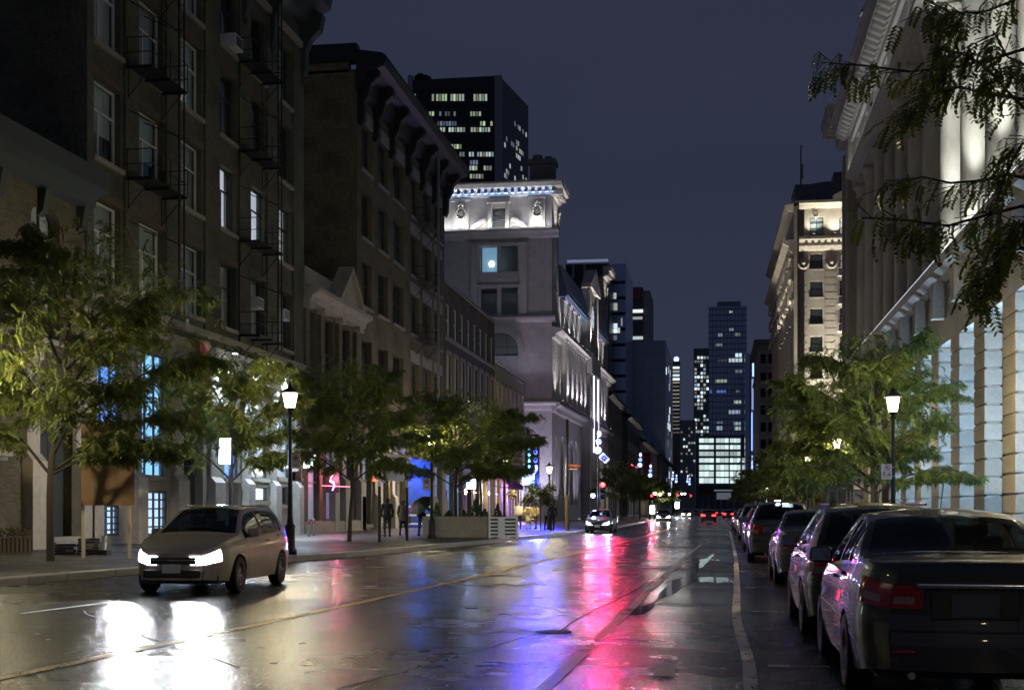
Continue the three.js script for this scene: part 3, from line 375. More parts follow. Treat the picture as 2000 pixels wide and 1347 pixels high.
{
  const t = bank, m = M.bankStone, X0 = -31, X1 = -17.25, cx = -22.9;
  const arch = { x: cx - 2.05, y: 14.2, w: 4.1, h: 6.0, arch: true }, lw = { x: cx - 2.0, y: 22.1, w: 4.0, h: 2.85 }, uw = { x: cx - 2.0, y: 26.65, w: 4.0, h: 2.75 }, aw = { x: -23.65, y: 31.1, w: 1.5, h: 2.3 };
  const gd = [{ x: -24.6, y: 1.2, w: 3.4, h: 7.5, arch: true }];
  add(t, 'front_wall', wallGeo(X0, X1, 0.2, 34.6, [arch, lw, uw, aw, ...gd], 0.7), m); add(t, 'interior', boxm(X0 + 0.2, X1 - 0.9, 0.3, 34.4, -12, -1.6), M.interior);
  { const w = addWindow(t, arch, { kind: 'grid', cols: 3, rows: 4, recess: 0.6, sill: null }); add(t, 'balcony_panel', boxm(cx - 2.05, cx + 2.05, 15.4, 17.5, -0.5, -0.2), m); medallion(t, cx, 16.4, -0.2, 0.7, m); add(t, 'balcony_rail', boxm(cx - 2.05, cx + 2.05, 17.5, 17.75, -0.55, -0.1), m); }
  { const s = []; for (const [r0, r1] of [[2.1, 2.75]]) { const q = []; for (let i = 0; i <= 16; i++) { const a = Math.PI * i / 16; q.push([cx + r1 * Math.cos(a), 18.15 + r1 * Math.sin(a)]); } for (let i = 16; i >= 0; i--) { const a = Math.PI * i / 16; q.push([cx + r0 * Math.cos(a), 18.15 + r0 * Math.sin(a)]); } s.push(extr(q, 0.16).translate(0, 0, 0.003)); } add(t, 'archivolt', merge(s), m); }
  addWindow(t, lw, { kind: 'pair', recess: 0.5, sill: null, frame: M.frameDark }); addWindow(t, uw, { kind: 'pair', recess: 0.5, sill: null, frame: M.frameDark, back: { name: 'lit_interior', mat: glow([0.30, 0.62, 0.95], 0.42), w: 0.46, dx: -0.25 } });
  add(t, 'office_lamp', sph(0.32), glow([0.8, 0.95, 1.0], 3.2), cx - 0.9, 27.6, -0.6);
  for (const o of [lw, uw]) add(t, 'mullion', boxm(cx - 0.22, cx + 0.22, o.y, o.y + o.h, -0.3, 0.02), m);
  for (const y of [24.97, 29.42]) add(t, 'window_head', boxm(cx - 2.3, cx + 2.3, y, y + 0.28, 0.004, 0.3), m);
  add(t, 'window_apron', boxm(cx - 2.05, cx + 2.05, 25.3, 26.6, 0.004, 0.12), m);
  for (const x of [cx - 2.65, cx + 2.65]) { const p = sub(t, 'pilaster', x, 0, 0); add(p, 'shaft', ubox(0.7, 7.0, 0.3), m, 0, 25.6, 0.15); add(p, 'capital', merge([bx(0.9, 0.2, 0.44, 0, 29.55, 0.2), new THREE.TorusGeometry(0.16, 0.07, 6, 12).translate(-0.32, 29.3, 0.3), new THREE.TorusGeometry(0.16, 0.07, 6, 12).translate(0.32, 29.3, 0.3), bx(0.74, 0.3, 0.34, 0, 29.25, 0.17)]), m); }
  add(t, 'string_course', moulding(X0, X1 + 0.5, [[0, 11.9], [0.3, 12.0], [0.4, 12.4], [0.75, 12.6], [0.75, 12.8], [0, 13.0]]), m);
  add(t, 'string_course', moulding(X0, X1 + 0.4, [[0, 21.2], [0.3, 21.3], [0.55, 21.6], [0.55, 21.8], [0, 21.95]]), m);
  add(t, 'cornice', moulding(X0, X1 + 0.75, [[0, 30.1], [0.3, 30.2], [0.45, 30.55], [0.9, 30.75], [0.9, 30.95], [0, 31.05]]), m);
  // attic
  for (const px of [901, 1050]) { const x = xAtZ(137, px); add(t, 'attic_panel', boxm(x - 0.85, x + 0.85, 31.06, 34.2, 0.004, 0.3), m); add(t, 'panel_cap', boxm(x - 1.0, x + 1.0, 34.2, 34.45, 0.004, 0.42), m); medallion(t, x, 32.9, 0.32, 0.8, m); }
  add(t, 'window_surround', merge([bx(0.35, 2.9, 0.5, aw.x - 0.18, 32.55, 0.25), bx(0.35, 2.9, 0.5, aw.x + aw.w + 0.18, 32.55, 0.25), bx(2.5, 0.4, 0.62, aw.x + 0.75, 34.05, 0.3)]), m);
  { const w = sub(t, 'louvre', aw.x, aw.y, -0.25); for (let i = 0; i < 13; i++) { const s = add(w, 'slat', ubox(1.46, 0.03, 0.16), M.slate, 0.75, 0.1 + i * 0.175, 0); s.rotation.x = 0.6; } add(w, 'backing', ubox(1.5, 2.3, 0.02), M.interior, 0.75, 1.15, -0.12); }
  for (const [a0, a1] of [[0.14, 0.36], [0.64, 0.86]]) { const q = []; for (let i = 0; i <= 8; i++) { const a = Math.PI * (a0 + (a1 - a0) * i / 8); q.push([-22.9 + 3.5 * Math.cos(a), 29.9 + 2.7 * Math.sin(a)]); } for (let i = 8; i >= 0; i--) { const a = Math.PI * (a0 + (a1 - a0) * i / 8); q.push([-22.9 + 3.1 * Math.cos(a), 29.75 + 2.4 * Math.sin(a)]); } add(t, 'segmental_pediment', extr(q, 0.45).translate(0, 0, 0.006), m); }
  add(t, 'top_cornice', moulding(X0, X1 + 1.2, [[0, 34.5], [0.25, 34.6], [0.3, 35.15], [1.0, 35.35], [1.2, 35.75], [1.2, 35.95], [0, 36.1]]), m);
  for (let x = X0 + 0.3; x < X1 + 0.3; x += 0.72) add(t, 'dentil', ubox(0.34, 0.42, 0.55), m, x, 35.0, 0.55);
  for (let s = 0; s < 5; s++) add(t, 'dentil', ubox(0.55, 0.42, 0.34), m, X1 + 0.55, 35.0, -0.4 - s * 0.72);
  add(t, 'top_cornice_return', boxm(X1 + 0.004, X1 + 1.2, 35.35, 35.95, -5, -0.004), m); add(t, 'side_wall', boxm(X1 - 0.6, X1, 0.2, 34.6, -5.2, -0.72), m);
  add(t, 'roof', boxm(X0, X1, 35.4, 35.6, -5, -0.2), M.slate); add(t, 'chimney', merge([bx(2.6, 2.6, 2.0, -18.6, 37.3, -3), bx(3.0, 0.5, 2.4, -18.6, 38.7, -3), new THREE.CylinderGeometry(0.5, 0.6, 0.8, 8).translate(-19.2, 39.2, -3), new THREE.CylinderGeometry(0.4, 0.5, 0.6, 8).translate(-18, 39.1, -3)]), M.darkStone);
  // attic floodlights on the ledge
  for (const px of [901, 960, 1000, 1050]) { const x = xAtZ(137, px), e = px === 901 || px === 1050; floodFixture(t, x, 31.06, 0.75); spot([1, 0.96, 0.86], e ? 26 : 6, [x, 31.25, -137 + 0.78], [x, 35, -137 + (e ? 0.1 : 0.2)], 0.85, 0.8, 4); }
  { const r = new THREE.RectAreaLight(new THREE.Color(0.96, 0.98, 1.0), 70, 13.2, 0.12); addLight(r, (X0 + X1) / 2, 31.2, -137 + 0.85); r.lookAt((X0 + X1) / 2, 33.4, -137); add(t, 'light_strip', ubox(13.2, 0.06, 0.1), glow([1, 0.97, 0.88], 0.25), (X0 + X1) / 2, 31.08, 0.84); }
  { const L = add(t, 'light_strip', ubox(13.4, 0.03, 0.05), glow([0.35, 0.55, 1.0], 0.8), (X0 + X1) / 2 + 0.3, 34.6, 0.5); const r = new THREE.RectAreaLight(new THREE.Color(0.35, 0.55, 1.0), 90, 13.4, 0.06); addLight(r, (X0 + X1) / 2 + 0.3, 34.64, -137 + 0.62); r.lookAt((X0 + X1) / 2 + 0.3, 36, -137 + 0.9); }
  // wall washers and fixtures added on the annex roof to brighten the bank front
  for (const x of [-26.5, -21.5]) { spot([0.78, 0.76, 1.0], 360, [x, 15.6, -131.0], [x + 1.5, 22, -137], 1.05, 0.9, 10); const f = sub(t, 'floodlight', x, 14.75, 5.9); add(f, 'mast', cyl(0.05, 0.05, 0.8, 8), M.iron, 0, 0.4, 0); add(f, 'housing', rbox(0.4, 0.3, 0.25), M.iron, 0, 0.85, 0.1); }

  for (const x of [-22.5, -18.8]) { spot([0.74, 0.70, 1.0], 380, [x, 0.6, -133.4], [x, 9, -137], 0.75, 0.9, 10); floodFixture(t, x, 0.3, 3.5); }  // added ground uplights with fixtures, put in to brighten the base of the front
  // ----- street front, turned a little towards the street
  const g = sub(t, 'street_front', -17.25, 0, 0, Math.PI / 2 - 0.0239), L = 56;
  const gw = new THREE.Matrix4(); scene.updateMatrixWorld(true); const W = (x, y, z) => { const v = new THREE.Vector3(x, y, z); g.updateWorldMatrix(true, false); return g.localToWorld(v).toArray(); };
  const bays = []; for (let s = 7.6; s < 23; s += 3.9) bays.push(s); for (let s = 37; s < 47; s += 3.9) bays.push(s);
  const H = bays.flatMap((s) => [{ x: s - 0.95, y: 13.6, w: 1.9, h: 4.8 }, { x: s - 0.9, y: 21.6, w: 1.8, h: 2.6 }, { x: s - 1.1, y: 2.0, w: 2.2, h: 7.6, arch: true }]);
  for (const s of [2.6, 51.5]) H.push({ x: s - 1.2, y: 13.8, w: 2.4, h: 5.6, arch: true }, { x: s - 1.1, y: 23, w: 2.2, h: 4.6 }, { x: s - 1.2, y: 1.6, w: 2.4, h: 7.6, arch: true });
  H.push({ x: 27.9, y: 1.0, w: 3.4, h: 6.5, arch: true }, { x: 28.2, y: 9, w: 2.6, h: 2.6 }, { x: 28.2, y: 13.4, w: 2.8, h: 3.6 });
  add(g, 'wall', wallGeo(0.02, L, 0.2, 24.7, H.filter((o) => o.y + o.h < 24.6), 0.6), m);
  add(g, 'interior', boxm(0.8, L - 0.2, 0.3, 24.5, -12, -1.4), M.interior);
  for (const s of [2.6, 51.5]) { const o = H.find((h) => h.y === 23 && Math.abs(h.x + 1.1 - s) < 0.1); add(g, 'pavilion_wall', wallGeo(s - 2.55, s + (s > 40 ? 4.4 : 2.4), 24.71, 34.6, [{ x: s - 1.0, y: 25.2, w: 2.0, h: 2.6 }, { x: s - 0.7, y: 31.2, w: 1.4, h: 2.2 }], 0.6), s > 40 ? M.greyStone : m); for (const q of [{ x: s - 1.0, y: 25.2, w: 2.0, h: 2.6 }, { x: s - 0.7, y: 31.2, w: 1.4, h: 2.2 }]) addWindow(g, q, { recess: 0.4 }); add(g, 'pavilion_cornice', moulding(s - 2.6, s + (s > 40 ? 4.6 : 2.6), [[0, 34.5], [0.3, 34.65], [0.35, 35.2], [1.1, 35.4], [1.2, 35.9], [0, 36.1]]), m); for (let x = s - 2.3; x < s + 2.5; x += 0.72) add(g, 'dentil', ubox(0.34, 0.42, 0.6), m, x, 35.0, 0.5); medallion(g, s + 1.6, 32.6, 0.15, 0.8, m); }
  for (const o of H) if (o.y + o.h < 24.6) addWindow(g, o, { kind: 'sash', recess: 0.45, sill: null });
  for (const [y, p] of [[12.2, 0.9], [20.0, 1.2]]) add(g, 'string_course', moulding(-0.4, L + 0.4, [[0, y - 0.5], [0.35, y - 0.4], [0.5, y], [p, y + 0.25], [p, y + 0.5], [0, y + 0.7]]), m);
  for (let s = 5.65; s < 23.5; s += 1.95) columnParts(g, 0.36, 7.1, m, s, 12.92, 0.45, 14);
  for (let s = 35.1; s < 48; s += 1.95) columnParts(g, 0.36, 7.1, m, s, 12.92, 0.45, 14);
  for (const s of bays) { const d = sub(g, 'dormer', s, 21.3, 0); add(d, 'jamb', merge([bx(0.35, 3.0, 0.4, -1.1, 1.6, 0.2), bx(0.35, 3.0, 0.4, 1.1, 1.6, 0.2)]), m); const q = []; for (let i = 0; i <= 10; i++) { const a = Math.PI * i / 10; q.push([1.35 * Math.cos(a), 3.1 + 1.05 * Math.sin(a)]); } for (let i = 10; i >= 0; i--) { const a = Math.PI * i / 10; q.push([0.95 * Math.cos(a), 3.05 + 0.6 * Math.sin(a)]); } add(d, 'hood', extr(q, 0.55), m); }
  for (const [a, b] of [[5.2, 24.6], [34.8, 48.6]]) { add(g, 'mansard', extr([[0.7, 24.7], [0.95, 25.0], [0.1, 28.2], [-6, 28.6], [-6, 24.7]].map(([z, y]) => [z, y]), b - a).rotateY(-Math.PI / 2).translate(b, 0, 0), mat([0.06, 0.075, 0.16], 0.4)); for (let x = a + 0.3; x < b; x += 0.55) { const r = add(g, 'roof_rib', ubox(0.09, 3.4, 0.12), mat([0.25, 0.28, 0.42], 0.4), x, 26.6, 0.58); r.rotation.x = -0.26; } add(g, 'gutter', boxm(a, b, 24.75, 25.05, 0.98, 1.1), M.copper); }
  // clock pavilion
  const cp = 29.6; add(g, 'clock_wall', boxm(25.2, 34.0, 20.75, 29.2, 0.006, 0.7), m);
  for (const x of [25.9, 33.3]) add(g, 'clock_pilaster', boxm(x - 0.6, x + 0.6, 20.75, 28.8, 0.71, 1.05), m);
  add(g, 'clock_pediment', extr([[cp - 5, 29.0], [cp + 5, 29.0], [cp + 5, 29.5], [cp, 32.0], [cp - 5, 29.5]], 1.3), m);
  { const c = sub(g, 'clock', cp, 25.8, 0.75); add(c, 'dial', cyl(1.7, 1.7, 0.08, 32).clone().rotateX(Math.PI / 2), glow([0.75, 0.85, 1.0], 0.7)); add(c, 'rim', new THREE.TorusGeometry(1.8, 0.16, 8, 32), M.iron); const hr = add(c, 'hand', ubox(0.14, 1.3, 0.03), M.black, 0, 0.55, 0.07); const mn = add(c, 'hand', ubox(0.18, 0.9, 0.03), M.black, 0.3, -0.2, 0.08); mn.rotation.z = 1.0; for (let i = 0; i < 12; i++) { const k = add(c, 'hour_mark', ubox(0.1, 0.3, 0.03), M.black, Math.sin(i * Math.PI / 6) * 1.4, Math.cos(i * Math.PI / 6) * 1.4, 0.06); k.rotation.z = -i * Math.PI / 6; } }
  add(g, 'clock_base', boxm(25.0, 34.2, 18.4, 20.74, 0.6, 1.3), m);
  add(g, 'portal', merge([bx(1.0, 18, 1.0, 25.9, 9.2, 0.5), bx(1.0, 18, 1.0, 33.3, 9.2, 0.5), bx(9, 1.2, 1.3, cp, 12.2, 0.65)]), m); add(g, 'portal_carving', merge([new THREE.SphereGeometry(1.0, 10, 8).scale(1, 1.3, 0.5).translate(cp, 14.8, 0.4), new THREE.ConeGeometry(2.0, 1.2, 4).rotateY(Math.PI / 4).scale(1, 1, 0.4).translate(cp, 17.6, 0.5)]), m);
  for (const x of [27.1, 31.9]) { add(g, 'light_tube', cyl(0.09, 0.09, 9.6, 10), glow([0.80, 0.78, 1.0], 2.6), x, 13.4, 1.25); point([0.8, 0.78, 1.0], 5, ...W(x, 13.4, 1.9), 10); }
  add(g, 'roof', boxm(0.8, L, 24.7, 24.9, -12, -6.2), M.slate);
  // flagpoles
  for (const [s, y, h] of [[8, 28.4, 9], [21, 28.4, 7]]) { const f = sub(g, 'flagpole', s, y, -4); add(f, 'pole', cyl(0.07, 0.1, h, 8), M.iron, 0, h / 2, 0); if (s > 10) add(f, 'flag', ubox(1.4, 0.8, 0.03), M.darkStone, 0.75, h - 1.6, 0); }
  // uplights of the street front
  for (let s = 6.6; s < 23.5; s += 3.9) { floodFixture(g, s, 12.93, 0.75); spot([0.96, 0.93, 1.0], 130, W(s, 13.15, 0.95), W(s, 20, 0.5), 0.75, 0.9, 5); spot([0.96, 0.95, 1.0], 110, W(s, 20.9, 1.1), W(s, 26, 0.2), 0.9, 0.9, 5); floodFixture(g, s, 20.72, 1.0); }
  for (let s = 36; s < 48; s += 4) { spot([0.96, 0.93, 1.0], 130, W(s, 13.15, 0.95), W(s, 20, 0.5), 0.75, 0.9, 5); floodFixture(g, s, 12.93, 0.75); spot([1.0, 0.95, 0.92], 65, W(s, 20.9, 1.1), W(s, 26, 0.2), 0.9, 0.9, 5); }
  for (const s of [3, 11, 19, 37, 45]) { spot([0.80, 0.72, 1.0], 150, W(s, 0.6, 2.6), W(s, 9, 0), 0.75, 0.9, 8); floodFixture(g, s, 0.3, 2.5); }  // purple-white ground uplights added to lift the lower street wall
  for (const x of [25.6, 33.6]) { spot([1, 0.97, 0.92], 420, W(x, 20.9, 2.0), W(x, 29, 0.8), 0.5, 0.8, 4); floodFixture(g, x, 20.78, 1.0); }
  for (const s of [2.6, 51.5]) { spot([1, 0.94, 0.92], 120, W(s, 13.1, 1.4), W(s, 21, 0.1), 0.8, 0.9, 5); floodFixture(g, s, 12.93, 0.8); spot([1, 0.95, 0.86], 70, W(s, 31.2, 1.1), W(s, 36, 0.4), 0.9, 0.9, 5); }
}

// ================================================================ columned bank on the right (front at X = 9) and floodlit hotel beyond
const XR = 9;
const temple = thing('columned_bank', 'monumental stone bank with tall arches, giant columns and lit cornice', 'building', [XR, 0, 0], -Math.PI / 2);  // local x = -distance, local z = out to the street
{
  const t = temple, m = stone([0.36, 0.35, 0.325], 0.8, 0.4), RZ = (Z) => -Z, per = 4.7, Zn = 43.7, k0 = -4, k1 = 9;
  const stoneA = [stone([0.35, 0.315, 0.27], 0.8, 0.5), stone([0.39, 0.35, 0.30], 0.8, 0.5), stone([0.32, 0.29, 0.25], 0.8, 0.5)], R = rng(44);
  const W = (x, y, z) => [XR - z, y, x];
  const holes = [];
  for (let k = k0; k <= k1; k++) {
    const a = Zn + per * k, b = a + 2.85, pc = b + (per - 2.85) / 2, pw = per - 2.85;
    holes.push({ x: -b, y: 0.0, w: 2.85, h: 9.35, arch: true });
    const p = sub(t, 'pier', -pc, 0, 0);
    add(p, 'plinth', rbox(pw + 0.25, 0.9, 0.95, 0.04), stoneA[k & 1], 0, 0.62, -0.30);
    add(p, 'plinth_moulding', ubox(pw + 0.12, 0.22, 0.82), stoneA[1], 0, 1.19, -0.30);
    if (k >= -2 && k <= 5) for (let c = 0; c < 11; c++) add(p, 'stone', cached('ps' + (c % 2), () => new RoundedBoxGeometry(pw, 0.565, 0.60, 2, 0.04)), stoneA[Math.floor(R() * 3)], 0, 1.62 + c * 0.62, -0.27 + (R() - 0.5) * 0.012);
    else add(p, 'shaft', boxm(-pw / 2, pw / 2, 1.31, 8.1, -0.66, 0.02), m);
    add(p, 'core', ubox(pw - 0.14, 6.9, 0.44), m, 0, 4.7, -0.29);
    // window set back in the arch
    const wd = addWindow(t, { x: -b, y: 0.9, w: 2.85, h: 8.45, arch: true }, { kind: 'one', frame: M.frameDark, recess: 0.8, sill: null, fw: 0.12, arch: true, pane: M.glassDark });
    add(wd, 'mullion', merge([bx(0.08, 8.2, 0.1, 0.95, 4.1, 0.05), bx(0.08, 8.2, 0.1, 1.9, 4.1, 0.05), ...[1.6, 3.2, 4.8, 6.4].map((y) => bx(2.85, 0.08, 0.09, 1.42, y, 0.05))]), M.frameDark);
    add(t, 'keystone', extr([[-0.28, 9.1], [0.28, 9.1], [0.42, 10.45], [-0.42, 10.45]], 0.5, 0.03).translate(-(a + 1.425), 0, 0.0), stoneA[1]);
    if (k >= -2 && k <= 5) { // linear lamp on the near jamb, washing the far one
      const c = [0.42, 0.68, 1.0]; add(t, 'light_strip', ubox(0.05, 7.0, 0.1), glow(c, 2), -(a + 0.06), 4.8, -0.42);
      const r = new THREE.RectAreaLight(new THREE.Color(...c), 95, 0.14, 7.0); addLight(r, XR + 0.42, 4.8, -(a + 0.1)); r.lookAt(XR + 0.42, 4.8, -(a + 3)); spot(c, 260, [XR + 0.42, 1.6, -(a + 0.5)], [XR + 0.42, 9.3, -(a + 1.75)], 0.26, 0.7, 4); floodFixture(t, -(a + 0.5), 1.3, -0.42, c);
    }
  }
  const za = Zn + per * k0 - 1.85, zb = Zn + per * (k1 + 1);
  add(t, 'spandrel_wall', wallGeo(-zb, -za, 8.12, 10.4, holes.map((o) => ({ ...o, y: 8.115, h: 9.35 - 8.115, rise: 1.22 })), 0.66), m);
  add(t, 'interior', boxm(-zb, -za, 0.3, 10.2, -6, -1.3), M.interior);
  add(t, 'entablature', moulding(-zb, -za, [[-0.66, 10.4], [0.12, 10.41], [0.2, 10.75], [0.5, 10.9], [0.55, 11.25], [-3, 11.3], [-3, 10.4]]), m);
  // strip lamps along the ledge that wash the columns
  for (let Z = za + 1; Z < zb - 2; Z += 2.35) { const lit = Z < 82; add(t, 'light_strip', ubox(2.2, 0.05, 0.06), glow([0.78, 0.86, 1.0], lit ? 0.9 : 0.3), -(Z + 1.1), 11.29, 0.5); }
  // giant order
  for (let k = k0 + 1; k <= k1; k++) columnParts(t, 0.58, 11.6, m, -(Zn + per * k + 2.85 + 0.93 - 0.3), 11.32, -0.7, 28);
  add(t, 'loggia_wall', boxm(-zb, -za, 11.31, 23.0, -3, -2.3), m);
  for (let k = -1; k <= 2; k++) { const z = Zn + per * k + 3.48, c = [0.97, 1.0, 0.93]; floodFixture(t, -(z - 1.3), 11.31, -0.35); spot(c, 480, W(-(z - 2.0), 11.55, -0.2), W(-(z - 0.2), 19, -0.65), 0.30, 0.9, 4); spot(c, 620, W(-(z - 2.6), 11.55, 0.2), W(-(z - 0.1), 23, -0.5), 0.2, 0.9, 4); spot(c, 44, W(-(z - 1.3), 11.55, -0.3), W(-(z - 0.1), 13.5, -0.6), 0.8, 0.9, 4); }
  add(t, 'architrave', moulding(-zb, -za, [[-1.5, 22.9], [0.05, 22.92], [0.1, 23.5], [0.45, 23.7], [0.45, 23.9], [-1.5, 24.0]]), m);
  const att = []; for (let k = k0; k <= k1; k++) att.push({ x: -(Zn + per * k + 2.3), y: 24.1, w: 1.5, h: 1.75 });
  add(t, 'attic_wall', wallGeo(-zb, -za, 24.0, 26.1, att, 0.5), m); add(t, 'attic_interior', boxm(-zb, -za, 24.0, 26.1, -3, -1.2), M.interior);
  for (const o of att) addWindow(t, o, { kind: 'pair', recess: 0.4, sill: null });
  add(t, 'cornice', moulding(-zb - 0.4, -za, [[0, 26.1], [0.2, 26.15], [0.25, 26.5], [1.15, 26.75], [1.25, 27.3], [1.4, 27.5], [1.4, 27.75], [0, 28.0]]), m);
  for (let Z = za + 0.5; Z < zb; Z += 0.94) if (Z > 52) add(t, 'modillion', cached('mod', () => extr([[0, 0], [0.35, -0.3], [0.85, -0.05], [0.85, 0.2], [0, 0.2]], 0.42).rotateY(-Math.PI / 2)), m, -Z, 26.55, 0.22);
  { const len = zb - 52, r = new THREE.RectAreaLight(new THREE.Color(0.92, 0.95, 1.0), 17, len, 0.12); addLight(r, XR - 0.3, 24.1, -(52 + len / 2)); r.rotation.set(Math.PI / 2, 0, 0); r.rotation.order = 'YXZ'; r.rotation.y = Math.PI / 2; add(t, 'light_strip', ubox(len, 0.03, 0.1), glow([0.92, 0.95, 1.0], 0.8), -(52 + len / 2), 24.03, 0.2); }
  add(t, 'roof', boxm(-zb, -za, 28.0, 28.2, -14, 0.2), M.slate); add(t, 'end_wall', boxm(-za - 0.005, -za + 0.5, 0.2, 28, -14, 0), m);
  // end pavilion
  const p0 = zb + 0.02, p1 = zb + 3.6; add(t, 'pavilion_wall', wallGeo(-p1, -p0, 0.2, 27.6, [{ x: -p1 + 1.0, y: 2, w: 1.6, h: 8, arch: true }, { x: -p1 + 1.1, y: 13, w: 1.4, h: 8 }], 0.6).translate(0, 0, 0.12), M.greyStone);
  add(t, 'pavilion_flank', boxm(-p0 - 0.01, -p0 + 0.3, 11.5, 28.5, -2.2, 0.33), M.greyStone);
  for (const z of [p0 + 0.5, p1 - 0.5]) add(t, 'pavilion_pilaster', boxm(-z - 0.4, -z + 0.4, 11.5, 26, 0.13, 0.4), M.greyStone);
  add(t, 'pavilion_cornice', moulding(-p1 - 0.9, -p0 + 0.4, [[0.1, 26.8], [0.7, 26.9], [0.75, 27.6], [1.6, 27.8], [1.75, 28.4], [1.75, 28.7], [0.1, 28.9]]), M.greyStone);
  for (let z = p0; z < p1; z += 1.0) add(t, 'modillion', ubox(0.4, 0.35, 0.8), M.greyStone, -z, 27.45, 1.1);
  add(t, 'pavilion_interior', boxm(-p1, -p0, 0.2, 28.9, -8, -0.4), M.greyStone);
  const blk = sub(t, 'roof_statue_block', -84, 28.2, -0.9); add(blk, 'block', merge([bx(3, 1.2, 2, 0, 0.6, 0), bx(2.4, 2.6, 1.6, 0, 2.4, 0), bx(2.9, 0.4, 2.0, 0, 3.9, 0)]), m); add(blk, 'cap', merge([new THREE.CylinderGeometry(0.5, 1.2, 1.3, 10).translate(0, 4.7, 0)]), M.darkStone); spot([0.95, 1, 0.85], 120, [XR - 0.9, 28.3, -80.2], [XR + 0.9, 31, -84], 0.8, 0.8, 4);
}
// near flag bracket and low dark canopy at the edge of the frame
{ const t = thing('window_canopy', 'dark wedge canopy bracketed on the columned bank front', 'canopy', [XR, 0, 0], -Math.PI / 2); const y = 17.5; add(t, 'hood', extr([[0, 0], [1.5, 0.25], [1.5, 0.55], [0, 1.4]], 3.4).rotateY(-Math.PI / 2).translate(-39.7, y, 0.0), M.darkStone); for (const z of [-42.6, -40.2]) add(t, 'stay', bar([z, y + 2.6, 0], [z, y + 0.5, 1.4], 0.04), M.steel); }

